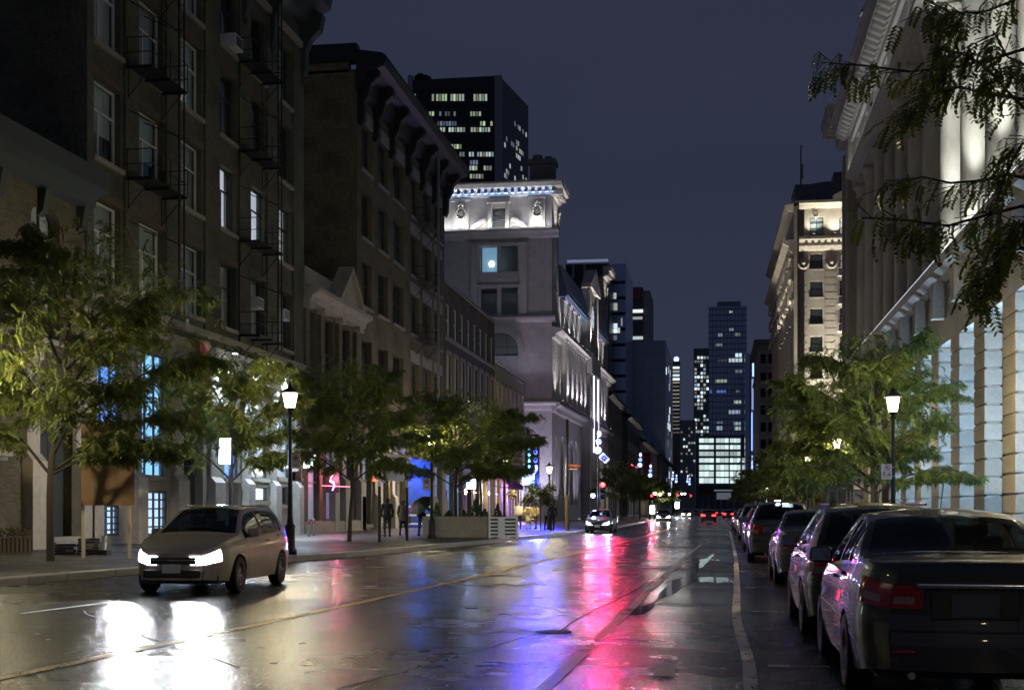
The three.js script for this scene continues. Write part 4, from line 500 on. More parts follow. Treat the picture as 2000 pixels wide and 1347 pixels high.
// ---------------- hotel: facing wall at Z = 150, rounded corner, street front going away
const hotel = thing('corner_hotel', 'tall floodlit hotel with rounded corner, iron balconies and mansard roof', 'building', [0, 0, -150]);
{
  const t = hotel, m = stone([0.42, 0.38, 0.31], 0.8, 0.4), X0 = 9.6, X1 = 22, Y = (py) => (995 - py) / 17.45 + EYE;
  const rowsY = [[525, 497], [580, 550], [633, 603], [687, 657], [740, 712], [795, 766], [849, 820], [903, 874]].map(([b, a]) => [Y(b), Y(a) - Y(b)]);
  const colX = [[1583, 1607], [1641, 1667], [1700, 1724]].map(([a, b]) => [xAtZ(150, a), xAtZ(150, b) - xAtZ(150, a)]), ws = [];
  rowsY.forEach(([y, h], r) => colX.forEach(([x, w], c) => ws.push({ x, y, w, h, r, c })));
  const attic = colX.map(([x, w], c) => ({ x: x - 0.05, y: Y(459), w: w + 0.15, h: Y(425) - Y(459), arch: c > 0, rise: 0.35 }));
  add(t, 'front_wall', wallGeo(X0, X1, 0.2, 35.7, [...ws, ...attic], 0.5), m);
  add(t, 'interior', boxm(X0, X1, 0.3, 35.5, -10, -1.1), M.interior);
  ws.forEach((o) => { const lit = o.r === 0 && o.c === 1, pale = (o.r + o.c) % 2 === 0; addWindow(t, o, { kind: 'sash', recess: 0.25, fw: 0.1, back: lit ? { name: 'lit_interior', mat: litPale } : { name: 'blind', mat: M.blind, h: pale ? 0.5 : 0.85 }, sillH: 0.14 }); if (o.c === 1) add(t, 'balconet', merge([bx(o.w + 0.5, 0.08, 0.4, o.x + o.w / 2, o.y - 0.9, 0.2), bx(o.w + 0.5, 0.05, 0.05, o.x + o.w / 2, o.y - 0.05, 0.38), ...[0, 1, 2, 3, 4].map((i) => bx(0.05, 0.8, 0.05, o.x - 0.2 + (o.w + 0.4) * i / 4, o.y - 0.48, 0.38))]), M.frameWhite); });
  attic.forEach((o, i) => addWindow(t, o, { kind: 'grid', cols: 2, rows: 3, recess: 0.2, fw: 0.08, back: { name: 'lit_blind', mat: i === 1 ? litPale : M.blind } }));
  // rusticated pilaster strips and corner drum
  const drum = sub(t, 'corner_turret', X0, 0, -1.1); add(drum, 'drum', new THREE.CylinderGeometry(1.12, 1.12, 35.5, 24, 1, false, Math.PI, Math.PI).translate(0, 17.95, 0).rotateY(-Math.PI / 2 - 0.35 + 0.35), m);
  for (let r = 0; r < 30; r++) add(t, 'course', boxm(X0 + 0.01, colX[0][0] - 0.3, 5 + r * 0.8, 5.68 + r * 0.8, 0.003, 0.07), m);
  for (let r = 0; r < 30; r++) add(t, 'course', boxm(colX[0][0] + colX[0][1] + 0.3, colX[1][0] - 0.5, 5 + r * 0.8, 5.68 + r * 0.8, 0.003, 0.07), m);
  for (const [y, p] of [[Y(482), 0.55], [Y(470), 1.0], [Y(400), 0.9], [4.6, 0.6], [8.8, 0.4]]) add(t, 'cornice', moulding(X0 - 0.6, X1, [[0, y - 0.5], [p * 0.5, y - 0.35], [p, y], [p, y + 0.3], [0, y + 0.45]]), m);
  for (let x = X0 + 0.2; x < X1; x += 0.7) add(t, 'dentil', ubox(0.26, 0.4, 0.45), m, x, Y(480) + 0.05, 0.6);
  for (const px of [1570, 1625, 1680]) for (const py of [470, 515]) { const b = sub(t, 'garland', xAtZ(150, px), Y(py), 0.1); add(b, 'swag', new THREE.TorusGeometry(0.5, 0.14, 7, 14, Math.PI).rotateZ(Math.PI), m); add(b, 'boss', sph(0.22), m, 0, 0.1, 0.1); }
  add(t, 'dormer_pediment', extr([[-2.4, 0], [2.4, 0], [2.4, 0.4], [0, 1.7], [-2.4, 0.4]], 0.9).translate(colX[1][0] + 1.6, 35.9, 0), m); medallion(t, colX[1][0] + 0.6, 35.0, 0.3, 0.7, m); medallion(t, colX[0][0] + 0.6, 34.6, 0.1, 0.6, m);
  add(t, 'mansard', extr([[0.3, 36.0], [-0.6, 38.0], [-8, 38.4], [-8, 36.0]], X1 - X0 + 1.0).rotateY(-Math.PI / 2).translate(X1, 0, 0), M.slate); add(t, 'penthouse', boxm(13, 20, 38.0, 39.6, -8, -2), M.slate);
  const fp = sub(t, 'flagpole', xAtZ(150, 1567), 38.0, -2); add(fp, 'pole', cyl(0.06, 0.09, 4.6, 8), M.iron, 0, 2.3, 0); add(fp, 'ball', sph(0.16, 8), M.steel, 0, 4.65, 0); add(fp, 'flag', ubox(0.35, 1.6, 0.1), M.darkStone, 0.1, 1.8, 0);
  // street front
  const g = sub(t, 'street_front', X0 - 1.1, 0, -1.1, -Math.PI / 2 + 0.012), L = 44, fw = [];
  for (let s = 2; s < L - 2; s += 3.6) for (let r = 0; r < 8; r++) fw.push({ x: -s - 1.4, y: rowsY[r][0], w: 1.4, h: rowsY[r][1] });
  add(g, 'wall', wallGeo(-L, 0, 0.2, 35.7, fw, 0.4), m); for (const o of fw.filter((o) => o.x > -16)) addWindow(g, o, { recess: 0.22, pane: M.glassDark });
  add(g, 'backing', boxm(-L, -0.5, 0.2, 35.6, -3, -0.9), M.interior);
  for (const [y, p] of [[Y(482), 0.55], [Y(470), 1.2], [Y(400), 1.0], [4.6, 0.6]]) add(g, 'cornice', moulding(-L, 0, [[0, y - 0.5], [p * 0.5, y - 0.35], [p, y], [p, y + 0.3], [0, y + 0.45]]), m);
  for (let s = 0.6; s < L; s += 1.8) { for (const r of [0, 1, 2]) { const b = add(g, 'bracket', cached('hb', () => merge([new THREE.SphereGeometry(0.3, 8, 6).scale(1, 1.3, 1), bx(0.4, 0.9, 0.7, 0, 0.5, -0.1)])), m, -s, Y(475) - 1.3 - r * 2.4, 0.35); } }
  for (let s = 1.6; s < L; s += 3.6) add(g, 'bay_pilaster', boxm(-s - 0.2 - 0.3, -s + 0.2 - 0.3, 9.3, 31, 0.003, 0.25), m);
  add(g, 'mansard', extr([[0.4, 36.0], [-0.6, 38.0], [-4, 38.4], [-4, 36.0]], L).rotateY(-Math.PI / 2).translate(0, 0, 0), M.slate);
  g.updateWorldMatrix(true, false); const W = (x, y, z) => g.localToWorld(new THREE.Vector3(x, y, z)).toArray();
  const warm = [1.0, 0.95, 0.83];
  for (let s = 1; s < 26; s += 5) { spot(warm, 110, W(-s, 31.2 - 9, 1.5), W(-s, 31, 0.2), 0.55, 0.8, 4); spot(warm, 40, W(-s, 32.1, 1.1), W(-s, 36, 0.2), 0.9, 0.9, 4); spot([1, 0.92, 0.85], 160, W(-s, 5.2, 1.3), W(-s, 14, 0), 0.45, 0.9, 4); floodFixture(g, -s, 5.05, 0.4); floodFixture(g, -s, 32.1, 1.0); floodFixture(g, -s, 22.0, 0.35); }
  for (const x of [10.6, 12.9, 15.2]) { spot(warm, 70, [x, Y(470) + 0.55, -150 + 0.95], [x, 36, -150 + 0.1], 0.95, 0.9, 4); floodFixture(t, x, Y(470) + 0.46, 0.6, warm); spot(warm, 1300, [x, 9.4, -150 + 2.4], [x, 26, -150], 0.42, 0.9, 6); floodFixture(t, x, 9.26, 0.2, warm); spot(warm, 60, [x, 5.2, -148.4], [x, 10, -150], 0.8, 0.9, 6); }
}

// ================================================================ far buildings and towers (placed by distance from their storey heights)
function blockAt(name, label, pxL, pxR, pyTop, Z, depth, m, opt = {}) { // camera-facing block; front at distance Z
  const x0 = xAtZ(Z, pxL), x1 = xAtZ(Z, pxR), top = yAtZ(Z, (pxL + pxR) / 2, pyTop); const t = thing(name, label, opt.cat || 'tower', [x0, 0, -Z]);
  add(t, 'body', boxm(0, x1 - x0, 0, top, -depth, 0), m); t.userData.dim = undefined; delete t.userData.dim; return { t, w: x1 - x0, top, x0, Z };
}
// lit windows given as photograph rectangles [x0,x1,y0,y1] on the front of a block
const tints = new Map(); function vary(m, r) { const k = Math.floor(r * 5), key = m.uuid + k; if (!tints.has(key)) { const q = m.clone(); q.emissiveIntensity *= [0.35, 0.6, 0.9, 1.15, 1.5][k]; q.emissive.multiply(new THREE.Color([1.1, 1, 0.9, 1, 1][k], 1, [0.8, 1, 1.1, 0.9, 1][k])); tints.set(key, q); } return tints.get(key); }
function litRects(b, list, mats, seed = 1) { const R = rng(seed); for (const [a, c, y0, y1, k] of list) { const x0 = xAtZ(b.Z, a) - b.x0, x1 = xAtZ(b.Z, c) - b.x0, t0 = yAtZ(b.Z, a, y1), t1 = yAtZ(b.Z, a, y0); add(b.t, 'window', ubox(x1 - x0, t1 - t0, 0.3), vary(mats[k ?? Math.floor(R() * mats.length)], R()), (x0 + x1) / 2, (t0 + t1) / 2, 0.05); } }
const towerDark = mat([0.02, 0.026, 0.026], 0.35), towerBlue = mat([0.42, 0.52, 0.68], 0.22, { metalness: 0.8 }), towerGrey = mat([0.24, 0.26, 0.31], 0.6), concrete = mat([0.34, 0.35, 0.37], 0.8), bandDark = mat([0.012, 0.014, 0.016], 0.3);
const offA = glow([0.80, 1.0, 0.60], 0.42), offB = glow([0.72, 0.88, 0.95], 0.42), offC = glow([0.9, 0.95, 0.8], 0.28), offD = glow([0.5, 0.62, 0.9], 0.16), offW = glow([0.80, 0.92, 1.0], 1.0), offX = glow([0.12, 0.25, 0.9], 0.5);
const plantGreen = mat([0.02, 0.03, 0.015], 0.9);
{ // stock-exchange tower behind the bank: dark curtain wall with pale corner piers
  const Z = 585, b = blockAt('office_tower', 'dark glass office tower with pale corner piers and scattered lit offices', 806, 968, 152, Z, 42, towerDark);
  const rows = [190, 207, 222, 241, 253, 268, 286, 301, 317, 328, 344], Rr = rng(77), list = [];
  const seg = { 0: [[802, 813], [838, 848], [852, 910], [925, 950]], 2: [[838, 848], [858, 890, 4], [913, 943]], 3: [[830, 838], [854, 890, 4], [938, 950], [958, 963]], 4: [[835, 848], [854, 910], [914, 963]], 6: [[855, 860], [875, 900]], 7: [[864, 910], [916, 925], [932, 964]], 8: [[918, 935, 4], [958, 962]], 9: [[917, 935], [945, 963]], 10: [[918, 944]] };
  for (const r in seg) for (const [a, c, k] of seg[r]) for (let x = a; x < c - 2; x += 5.6) if (Rr() > 0.13) list.push([x, x + 3.9, rows[r] - (r == 0 ? 6 : 4), rows[r] + (r == 0 ? 7 : 4.5), k ? 3 : r < 3 ? (Rr() > 0.3 ? 0 : 2) : (Rr() > 0.55 ? 1 : Rr() > 0.5 ? 0 : 2)]);
  for (const [x, y] of [[873, 459], [868, 469], [877, 469], [884, 469]]) list.push([x, x + 5, y, y + 6, 1]);
  litRects(b, list, [offA, offB, offC, offD], 5);
  for (let i = 0; i < 24; i++) { const y = yAtZ(Z, 900, 175 + i * 15.6); if (y > 5) add(b.t, 'spandrel', ubox(b.w, 1.5, 0.2), bandDark, b.w / 2, y, 0.02); }
  const px = (a, c, n) => add(b.t, n, boxm(xAtZ(Z, a) - b.x0, xAtZ(Z, c) - b.x0, 0, yAtZ(Z, a, n === 'corner_pier' ? 148 : 152), -2, 1), concrete); px(797, 806, 'corner_pier'); px(967, 980, 'corner_pier');
  // right flank, turned
  const sx = xAtZ(Z, 980) - b.x0, sx1 = xAtZ(Z + 42, 1030) - b.x0, g = sub(b.t, 'flank', sx, 0, -1.5); const len = Math.hypot(sx1 - sx, 42), a = Math.atan2(40, sx1 - sx); g.rotation.y = a; add(g, 'wall', boxm(0, len, 0, b.top - 1, -1.5, 0), towerDark);
  const R2 = rng(9); for (let r = 0; r < 11; r++) for (let i = 0; i < 16; i++) if (R2() < [0.06, 0.22, 0.08, 0.1, 0.5, 0.12, 0.2, 0.5, 0.2, 0.4, 0.3][r]) add(g, 'window', ubox(len / 16 * 0.62, 2.0, 0.2), [offB, offC, offD][Math.floor(R2() * 3)], len * (i + 0.5) / 16, yAtZ(Z, 980, rows[r]) - 2, 0.05);
  const R3 = rng(6), L = []; for (let i = 0; i < 30; i++) L.push(new THREE.IcosahedronGeometry(0.9 + R3() * 1.2, 0).translate(xAtZ(Z, 812 + R3() * 18) - b.x0, b.top + R3() * 3, -3 - R3() * 4)); const rg = add(b.t, 'roof_plant', merge(L), plantGreen); rg.userData.kind = 'stuff';
}
{ // blue-lit office slab right of the bank
  const b = blockAt('office_slab', 'slim office slab with blue lit edge and white rooftop frame', 1105, 1190, 515, 330, 30, towerDark);
  litRects(b, [[1108, 1188, 508, 513, 0]], [glow([0.45, 0.55, 0.95], 0.25)]); for (const px of [1120, 1142, 1188]) add(b.t, 'fin', ubox(0.5, b.top - 60, 0.4), concrete, xAtZ(330, px) - b.x0, b.top - (b.top - 60) / 2, 0.2);
  const c = blockAt('office_slab', 'narrow blue glass office slab with a few bright storeys', 1190, 1222, 515, 345, 30, towerBlue);
  litRects(c, [[1194, 1204, 572, 584, 1], [1194, 1206, 592, 606, 0], [1189, 1206, 632, 642, 0], [1189, 1206, 643, 650, 0], [1207, 1211, 640, 650, 1], [1213, 1216, 621, 636, 1], [1190, 1205, 655, 664, 2]], [offW, offB, offD]);
  for (let y = 12; y < c.top - 1; y += 4.1) add(c.t, 'spandrel', ubox(c.w, 0.8, 0.2), bandDark, c.w / 2, y, 0.02);
  const d = blockAt('office_tower', 'brown office tower with reddish crown and white lit storeys', 1222, 1256, 562, 470, 26, mat([0.12, 0.10, 0.12], 0.7));
  litRects(d, [[1222, 1256, 605, 611, 0], [1226, 1255, 619, 624, 0], [1223, 1230, 581, 583, 0], [1222, 1230, 632, 634, 1], [1236, 1256, 657, 663, 1]], [offW, offB]); add(d.t, 'crown', boxm(0, d.w, d.top - 4, d.top + 0.2, 0.02, 0.4), mat([0.30, 0.07, 0.08], 0.6));
  add(d.t, 'flank', boxm(d.w, d.w + 2.5, 0, d.top - 1, -26, -0.5), concrete);
  const e = blockAt('office_block', 'flat topped dark blue office block without lit front windows', 1222, 1300, 665, 380, 40, mat([0.30, 0.36, 0.46], 0.3, { metalness: 0.6 }), { cat: 'building' });
  for (let r = 0; r < 9; r++) for (let i = 0; i < 4; i++) add(e.t, 'panel_joint', ubox(e.w / 4 - 0.6, 0.18, 0.1), towerGrey, e.w * (i + 0.5) / 4, e.top - 4 - r * 4.2, 0.03);
  { const fl = sub(e.t, 'flank', e.w, 0, 0, Math.atan2(38, xAtZ(420, 1313) - xAtZ(380, 1300))); add(fl, 'wall', boxm(0, 39, 0, e.top - 1, -1, 0), e.t.children[0].material); const R = rng(3); for (let i = 0; i < 22; i++) add(fl, 'window', ubox(1.6, 2, 0.2), [offB, offD, offW][Math.floor(R() * 3)], 4 + R() * 32, R() > 0.3 ? 8 + R() * 24 : 38 + R() * 8, 0.06); }
  const f = blockAt('lit_spire', 'slender stepped tower with lit storeys and blue lamp on top', 1314, 1328, 705, 620, 8, mat([0.2, 0.17, 0.15], 0.8));
  { const L = []; for (let y = 716; y < 850; y += 7.5) L.push([1314.5, 1327.5, y, y + (y < 745 ? 4 : 2.2), y < 745 ? 0 : 1]); litRects(f, L, [offW, glow([0.9, 0.8, 0.65], 0.25)]); add(f.t, 'top_lamp', sph(1.2), glow([0.25, 0.3, 1.0], 6), f.w / 2, f.top + 1.2, -3); }
  const h = blockAt('office_block', 'low grey office block with small lit windows at street end', 1328, 1358, 820, 560, 20, towerGrey, { cat: 'building' });
  { const R = rng(31), L = []; for (let y = 835; y < 930; y += 7) for (let x = 1330; x < 1356; x += 5) if (R() < 0.34) L.push([x, x + 3, y, y + 3.6]); litRects(h, L, [offW, offB, offC], 3); }
}
{ // street end: glass tower over brightly lit storeys
  const a = blockAt('residential_tower', 'narrow apartment tower with many lit windows beside glass tower', 1355, 1387, 680, 720, 20, towerGrey);
  { const R = rng(13), L = []; for (let y = 696; y < 850; y += 7.6) for (const x of [1357, 1362.5, 1369, 1374.5, 1380.5]) if (R() < 0.5) L.push([x, x + 4, y, y + 4.6]); litRects(a, L, [offW, offB, offC], 8); }
  const b = blockAt('glass_tower', 'tall blue glass tower with a few lit flats at street end', 1385, 1458, 598, 700, 22, towerBlue);
  add(b.t, 'roof_plant', boxm(b.w * 0.22, b.w * 0.85, b.top, b.top + 3, -15, -3), towerGrey);
  for (let i = 0; i <= 10; i++) add(b.t, 'mullion', ubox(0.35, b.top, 0.25), concrete, b.w * i / 10, b.top / 2, 0.1); for (let y = 40; y < b.top - 1; y += 3.05) add(b.t, 'floor_edge', ubox(b.w, 0.35, 0.2), bandDark, b.w / 2, y, 0.06);
  litRects(b, [[1425, 1431, 607, 611, 2], [1425, 1433, 641, 646, 1], [1403, 1411, 651, 657, 1], [1435, 1446, 650, 656, 1], [1398, 1411, 671, 676, 2], [1436, 1449, 690, 697, 0], [1402, 1420, 702, 706, 3], [1424, 1450, 700, 707, 1], [1436, 1451, 722, 728, 3], [1398, 1420, 741, 747, 2], [1400, 1418, 762, 767, 4], [1386, 1391, 761, 768, 4], [1438, 1445, 762, 766, 3], [1434, 1448, 782, 788, 2], [1424, 1446, 801, 808, 1], [1400, 1412, 823, 827, 3], [1434, 1447, 824, 830, 1], [1400, 1411, 832, 840, 1], [1435, 1447, 833, 840, 1]], [offW, offB, offC, offD, offX], 4);
  const c = blockAt('lit_office_block', 'brightly lit white office storeys closing the street end', 1364, 1462, 850, 690, 12, mat([0.10, 0.12, 0.15], 0.5), { cat: 'building' });
  const bays = [[1366, 1395], [1399, 1424], [1426, 1447], [1450, 1461]], R = rng(17); for (let r = 0; r < 7; r++) bays.forEach(([x0, x1], i) => { if (i === 3 && r < 3) return; const y0 = 856 + r * 12.9, k = r === 2 ? 0.55 : 1; for (let j = 0; j < 3; j++) { const w = (x1 - x0) / 3; litRects(c, [[x0 + j * w, x0 + (j + 1) * w - 0.6, y0, y0 + (r > 3 ? 10 : 8.2), 0]], [glow([0.72, 0.90, 1.0], k * (0.55 + R() * 0.55))]); } });
  const d = blockAt('foot_bridge', 'dark covered footbridge crossing the far street end', 1366, 1440, 949, 600, 8, bandDark, { cat: 'bridge' }); d.t.children[0].geometry = boxm(0, d.w, d.top - 3.6, d.top, -8, 0); for (let i = 0; i < 6; i++) add(d.t, 'pier', ubox(0.8, d.top - 3.6, 0.8), towerGrey, d.w * (i + 0.5) / 6, (d.top - 3.6) / 2, -4); litRects(d, [[1395, 1432, 956, 959, 0], [1400, 1428, 962, 975, 1]], [offD, glow([0.6, 0.7, 1.0], 0.35)]);
  const e = blockAt('dark_tower', 'dark slab tower half hidden beside glass tower', 1456, 1474, 690, 640, 20, towerBlue);
  const f = blockAt('neon_edged_block', 'block with bright blue white lit corner beyond hotel', 1468, 1482, 700, 330, 20, mat([0.2, 0.22, 0.28], 0.7), { cat: 'building' });
  litRects(f, [[1470, 1474, 700, 735, 0], [1468.5, 1472, 740, 800, 0], [1468, 1470, 805, 880, 0], [1468, 1470.5, 890, 930, 0]], [glow([0.30, 0.45, 1.0], 2.2)]);
  const g = blockAt('stone_block', 'dark stone block between hotel and blue lit corner', 1482, 1528, 672, 235, 30, M.greyStone, { cat: 'building' });
  for (let r = 0; r < 9; r++) for (let i = 0; i < 3; i++) add(g.t, 'window', ubox(0.9, 1.6, 0.1), M.glassDark, 0.8 + i * 1.35, 4 + r * 3.0, 0.02); add(g.t, 'cornice', boxm(-0.8, g.w, g.top, g.top + 0.8, -30, 0.8), M.darkStone); add(g.t, 'string_course', boxm(-0.3, g.w, g.top - 5, g.top - 4.5, -30, 0.3), M.greyStone);
}
// dark houses along the left kerb beyond the bank
{
  const R = rng(61);
  const rows = [[196, 226, -16.2, 754, 1193, 'dark stone commercial house with sloping copper mansard after bank'], [227, 262, -15.4, 800, 1250, 'black house front with heavy roof brackets and small red lights'], [263, 330, -15.0, 850, 1283, 'grey narrow fronted house with a hanging banner down the street'], [331, 450, -14.6, 880, 1312, 'far dark terrace with shop lights near street end']];
  rows.forEach(([z0, z1, X, py, px, label], i) => {
    const top = yAtZ(z0, px, py), t = thing('commercial_house', label, 'building', [X, 0, 0], Math.PI / 2); const n = Math.round((z1 - z0) / 4.2), p = (z1 - z0) / n, H = [];
    for (let r = 0; r < Math.floor((top - 5) / 4); r++) for (let k = 0; k < n; k++) H.push({ x: z0 + p * (k + 0.25), y: 5.5 + r * 4, w: p * 0.5, h: 2.4 });
    for (let k = 0; k < n; k++) H.push({ x: z0 + p * (k + 0.15), y: 0.5, w: p * 0.7, h: 3.4 });
    add(t, 'wall', wallGeo(z0, z1, 0.2, top - 1, H, 0.4), [M.darkStone, M.paintDark, M.greyStone, M.darkStone][i]); add(t, 'flank', boxm(z0, z0 + 0.4, 0.2, top - 1, -14, -0.41), [M.darkStone, M.paintDark, M.greyStone, M.darkStone][i]); add(t, 'interior', boxm(z0 + 0.5, z1, 0.3, top - 1.2, -12, -0.8), M.interior);
    for (const o of H) if (o.y < 1) add(t, 'shop_window', ubox(o.w, o.h, 0.05), R() < 0.5 ? glow([0.5 + R() * 0.5, 0.55 + R() * 0.3, 0.5 + R() * 0.5], 0.25 + R() * 0.5) : M.glassDark, o.x + o.w / 2, o.y + o.h / 2, -0.25); else add(t, 'window', ubox(o.w, o.h, 0.05), M.glassDark, o.x + o.w / 2, o.y + o.h / 2, -0.2);
    add(t, 'cornice', moulding(z0 - 0.2, z1 + 0.2, [[0, top - 1.6], [0.7, top - 1.2], [0.9, top - 0.8], [0, top - 0.6]]), M.black); add(t, 'mansard', extr([[0, top - 0.6], [-1.6, top + 2.2], [-10, top + 2.4], [-10, top - 0.6]], z1 - z0).rotateY(-Math.PI / 2).translate(z1, 0, 0), M.slate);
    if (i === 1) for (const z of [236, 239, 248, 250, 252]) add(t, 'red_lamp', ubox(0.9, 0.2, 0.15), glow([1, 0.1, 0.12], 2.5), z, 9.5, 0.1);
    if (i === 2) { const b = sub(t, 'banner', 266, 10, 0.9); add(b, 'cloth', ubox(0.05, 6, 1.4), mat([0.16, 0.02, 0.05], 0.8)); add(b, 'arm', bar([0, 3, -0.9], [0, 3, 0.8], 0.04), M.iron); }
  });
}

// ================================================================ honey locust trees
const bark = mat([0.055, 0.047, 0.038], 0.8, { bumpMap: scaled(T.stoneBump, 3), bumpScale: 0.02 });
const leafMat = mat([0.105, 0.152, 0.007], 0.8, { phys: true, transmission: 0.32, thickness: 0, side: THREE.DoubleSide, clearcoat: 0.2, clearcoatRoughness: 0.3 });
function frondGeo(pairs, droop, lw) { // compound leaf along +x, length 1, drooping
  const pos = [], idx = [], uv = [], R = rng(pairs * 7 + 1); const put = (a, b, c, d) => { const o = pos.length / 3; for (const p of [a, b, c, d]) { pos.push(...p); uv.push(0, 0); } idx.push(o, o + 1, o + 2, o, o + 2, o + 3); };
  const at = (t) => [t * (1 - 0.18 * t * droop), -droop * 0.55 * t * t, 0];
  for (let i = 0; i < pairs; i++) { const t = 0.16 + 0.84 * i / (pairs - 1), p = at(t), l = 0.27 * (1 - 0.45 * Math.abs(t - 0.45)); for (const s of [-1, 1]) { const fw = l * 0.5, dn = -l * (0.25 + R() * 0.4); put(p, [p[0] + fw * 0.35 + lw, p[1] + dn * 0.5, s * l * 0.5], [p[0] + fw * 1.1, p[1] + dn, s * l], [p[0] + fw * 0.9 - lw * 1.2, p[1] + dn * 0.55, s * l * 0.55]); } }
  for (let i = 0; i < 3; i++) { const a = at(i / 3), b = at((i + 1) / 3); put([a[0], a[1], -0.008], [b[0], b[1], -0.006], [b[0], b[1], 0.006], [a[0], a[1], 0.008]); }
  const g = new THREE.BufferGeometry(); g.setAttribute('position', new THREE.Float32BufferAttribute(pos, 3)); g.setAttribute('uv', new THREE.Float32BufferAttribute(uv, 2)); g.setIndex(idx); g.computeVertexNormals(); return g;
}
const fronds = [frondGeo(7, 0.55, 0.10), frondGeo(7, 1.0, 0.11)];
function crown(parent, list, seed, k = 0) { // list of [x,y,z,yaw,pitch,roll,size]
  const m = new THREE.InstancedMesh(fronds[k], leafMat, list.length), R = rng(seed), M4 = new THREE.Matrix4(), q = new THREE.Quaternion(), e = new THREE.Euler(), c = new THREE.Color();
  list.forEach(([x, y, z, yw, pt, rl, s], i) => { e.set(rl, yw, pt, 'YZX'); q.setFromEuler(e); M4.compose(new THREE.Vector3(x, y, z), q, new THREE.Vector3(s, s, s)); m.setMatrixAt(i, M4); const v = 0.6 + R() * 0.75; c.setRGB(v * (0.9 + R() * 0.35), v, v * (0.7 + R() * 0.5)); m.setColorAt(i, c); });
  m.name = 'crown'; m.userData.kind = 'stuff'; m.castShadow = m.receiveShadow = true; parent.add(m); return m;
}
function limbGeo(pts, r0, r1, rad = 7) { // tapered limb
  const c = new THREE.CatmullRomCurve3(pts.map((p) => new THREE.Vector3(...p))), n = 14, g = new THREE.TubeGeometry(c, n, 1, rad), p = g.attributes.position; for (let i = 0; i <= n; i++) { const o = c.getPointAt(i / n), r = r0 + (r1 - r0) * i / n; for (let j = 0; j <= rad; j++) { const k = i * (rad + 1) + j; p.setXYZ(k, o.x + (p.getX(k) - o.x) * r, o.y + (p.getY(k) - o.y) * r, o.z + (p.getZ(k) - o.z) * r); } } g.computeVertexNormals(); return g;
}
function locust(label, { X, Z, h, r, cb, dx = 0, dz = 0, n = 2200, seed = 1, size = 0.36, limbs = 10, tr = 0.09, lean = 0, group, stake }) {
  const t = thing('locust_tree', label, 'tree', [X, 0.16, -Z], 0, group), R = rng(seed), L = [], list = [], fork = cb * 0.82;
  add(t, 'trunk', limbGeo([[0, -0.05, 0], [lean * 0.4, fork * 0.5, 0.02], [lean, fork, 0], [lean + dx * 0.4, h * 0.62, dz * 0.4], [lean + dx * 0.7, h * 0.9, dz * 0.7]], tr, 0.02, 9), bark);
  const cx = lean + dx, cy = (h + cb) / 2, ry = (h - cb) / 2, tips = [];
  for (let i = 0; i < limbs; i++) {
    const a = i * 2.4 + R() * 0.7, el = -1.0 + 1.85 * ((i + 0.5) / limbs) + (R() - 0.5) * 0.2, rr = r * (0.72 + R() * 0.32) * Math.sqrt(Math.max(0.15, 1 - Math.max(0, el) ** 2 * 0.8));
    const end = [cx + Math.cos(a) * rr, cy + el * ry, dz + Math.sin(a) * rr], y0 = fork + (h * 0.66 - fork) * Math.max(0, (el + 0.7) / 1.6), s = [lean + dx * 0.4 * (y0 - fork) / (h * 0.62 - fork + 1e-3), y0, 0];
    const mid = [(s[0] + end[0] * 1.1) / 2, Math.max(s[1], end[1]) * 0.6 + Math.min(s[1], end[1]) * 0.4 + 0.35, (s[2] + end[2]) / 2]; L.push(limbGeo([s, mid, end], tr * 0.42, 0.012, 6)); const cv = new THREE.CatmullRomCurve3([s, mid, end].map((p) => new THREE.Vector3(...p)));
    for (let k = 0; k < 11; k++) { const u = 0.28 + 0.72 * k / 10, p = cv.getPoint(u), b = a + (k % 2 ? 1 : -1) * (0.5 + R() * 0.7), l = r * (0.20 + R() * 0.24) * (k === 10 ? 0.6 : 1), q = [p.x + Math.cos(b) * l, p.y + (R() - 0.40) * 0.6, p.z + Math.sin(b) * l]; L.push(limbGeo([[p.x, p.y, p.z], [(p.x + q[0]) / 2, (p.y + q[1]) / 2 + 0.1, (p.z + q[2]) / 2], q], 0.012, 0.005, 4)); tips.push([p, q, b]); }
  }
  add(t, 'limbs', merge(L), bark); n = Math.round(n * 2.7); size *= 0.72;
  for (let i = 0; i < n; i++) { if (R() < 0.16) { const a = R() * 6.283, cz = R() * 2 - 1, rr = Math.pow(0.25 + 0.75 * R(), 0.5), w = Math.sqrt(1 - cz * cz) * rr * (0.85 + 0.25 * Math.sin(a * 3 + seed)); list.push([cx + Math.cos(a) * w * r * 1.02, cy + cz * rr * ry * 0.98 + (R() - 0.5) * 0.2, dz + Math.sin(a) * w * r * 1.02, R() * 6.283, 0.2 - R() * 1.1, (R() - 0.5) * 1.6, size * (0.6 + R() * 0.8)]); continue; } const [p, q, b] = tips[Math.floor(R() * tips.length)], u = 0.15 + R() * 0.9; list.push([p.x + (q[0] - p.x) * u + (R() - 0.5) * 0.12, p.y + (q[1] - p.y) * u + (R() - 0.35) * 0.16, p.z + (q[2] - p.z) * u + (R() - 0.5) * 0.12, -b + (R() - 0.5) * 4.5, 0.25 - R() * 1.0, (R() - 0.5) * 1.6, size * (0.65 + R() * 0.6)]); }
  const half = Math.floor(n * 0.55); crown(t, list.slice(0, half), seed + 1, 0); crown(t, list.slice(half), seed + 2, 1);
  if (stake) add(t, 'stake', cyl(0.035, 0.04, 2.2, 7), M.wood, stake[0], 1.05, stake[1]);
  return t;
}
const gL = 'street trees opposite the parked cars', gR = 'street trees beside the parked cars';
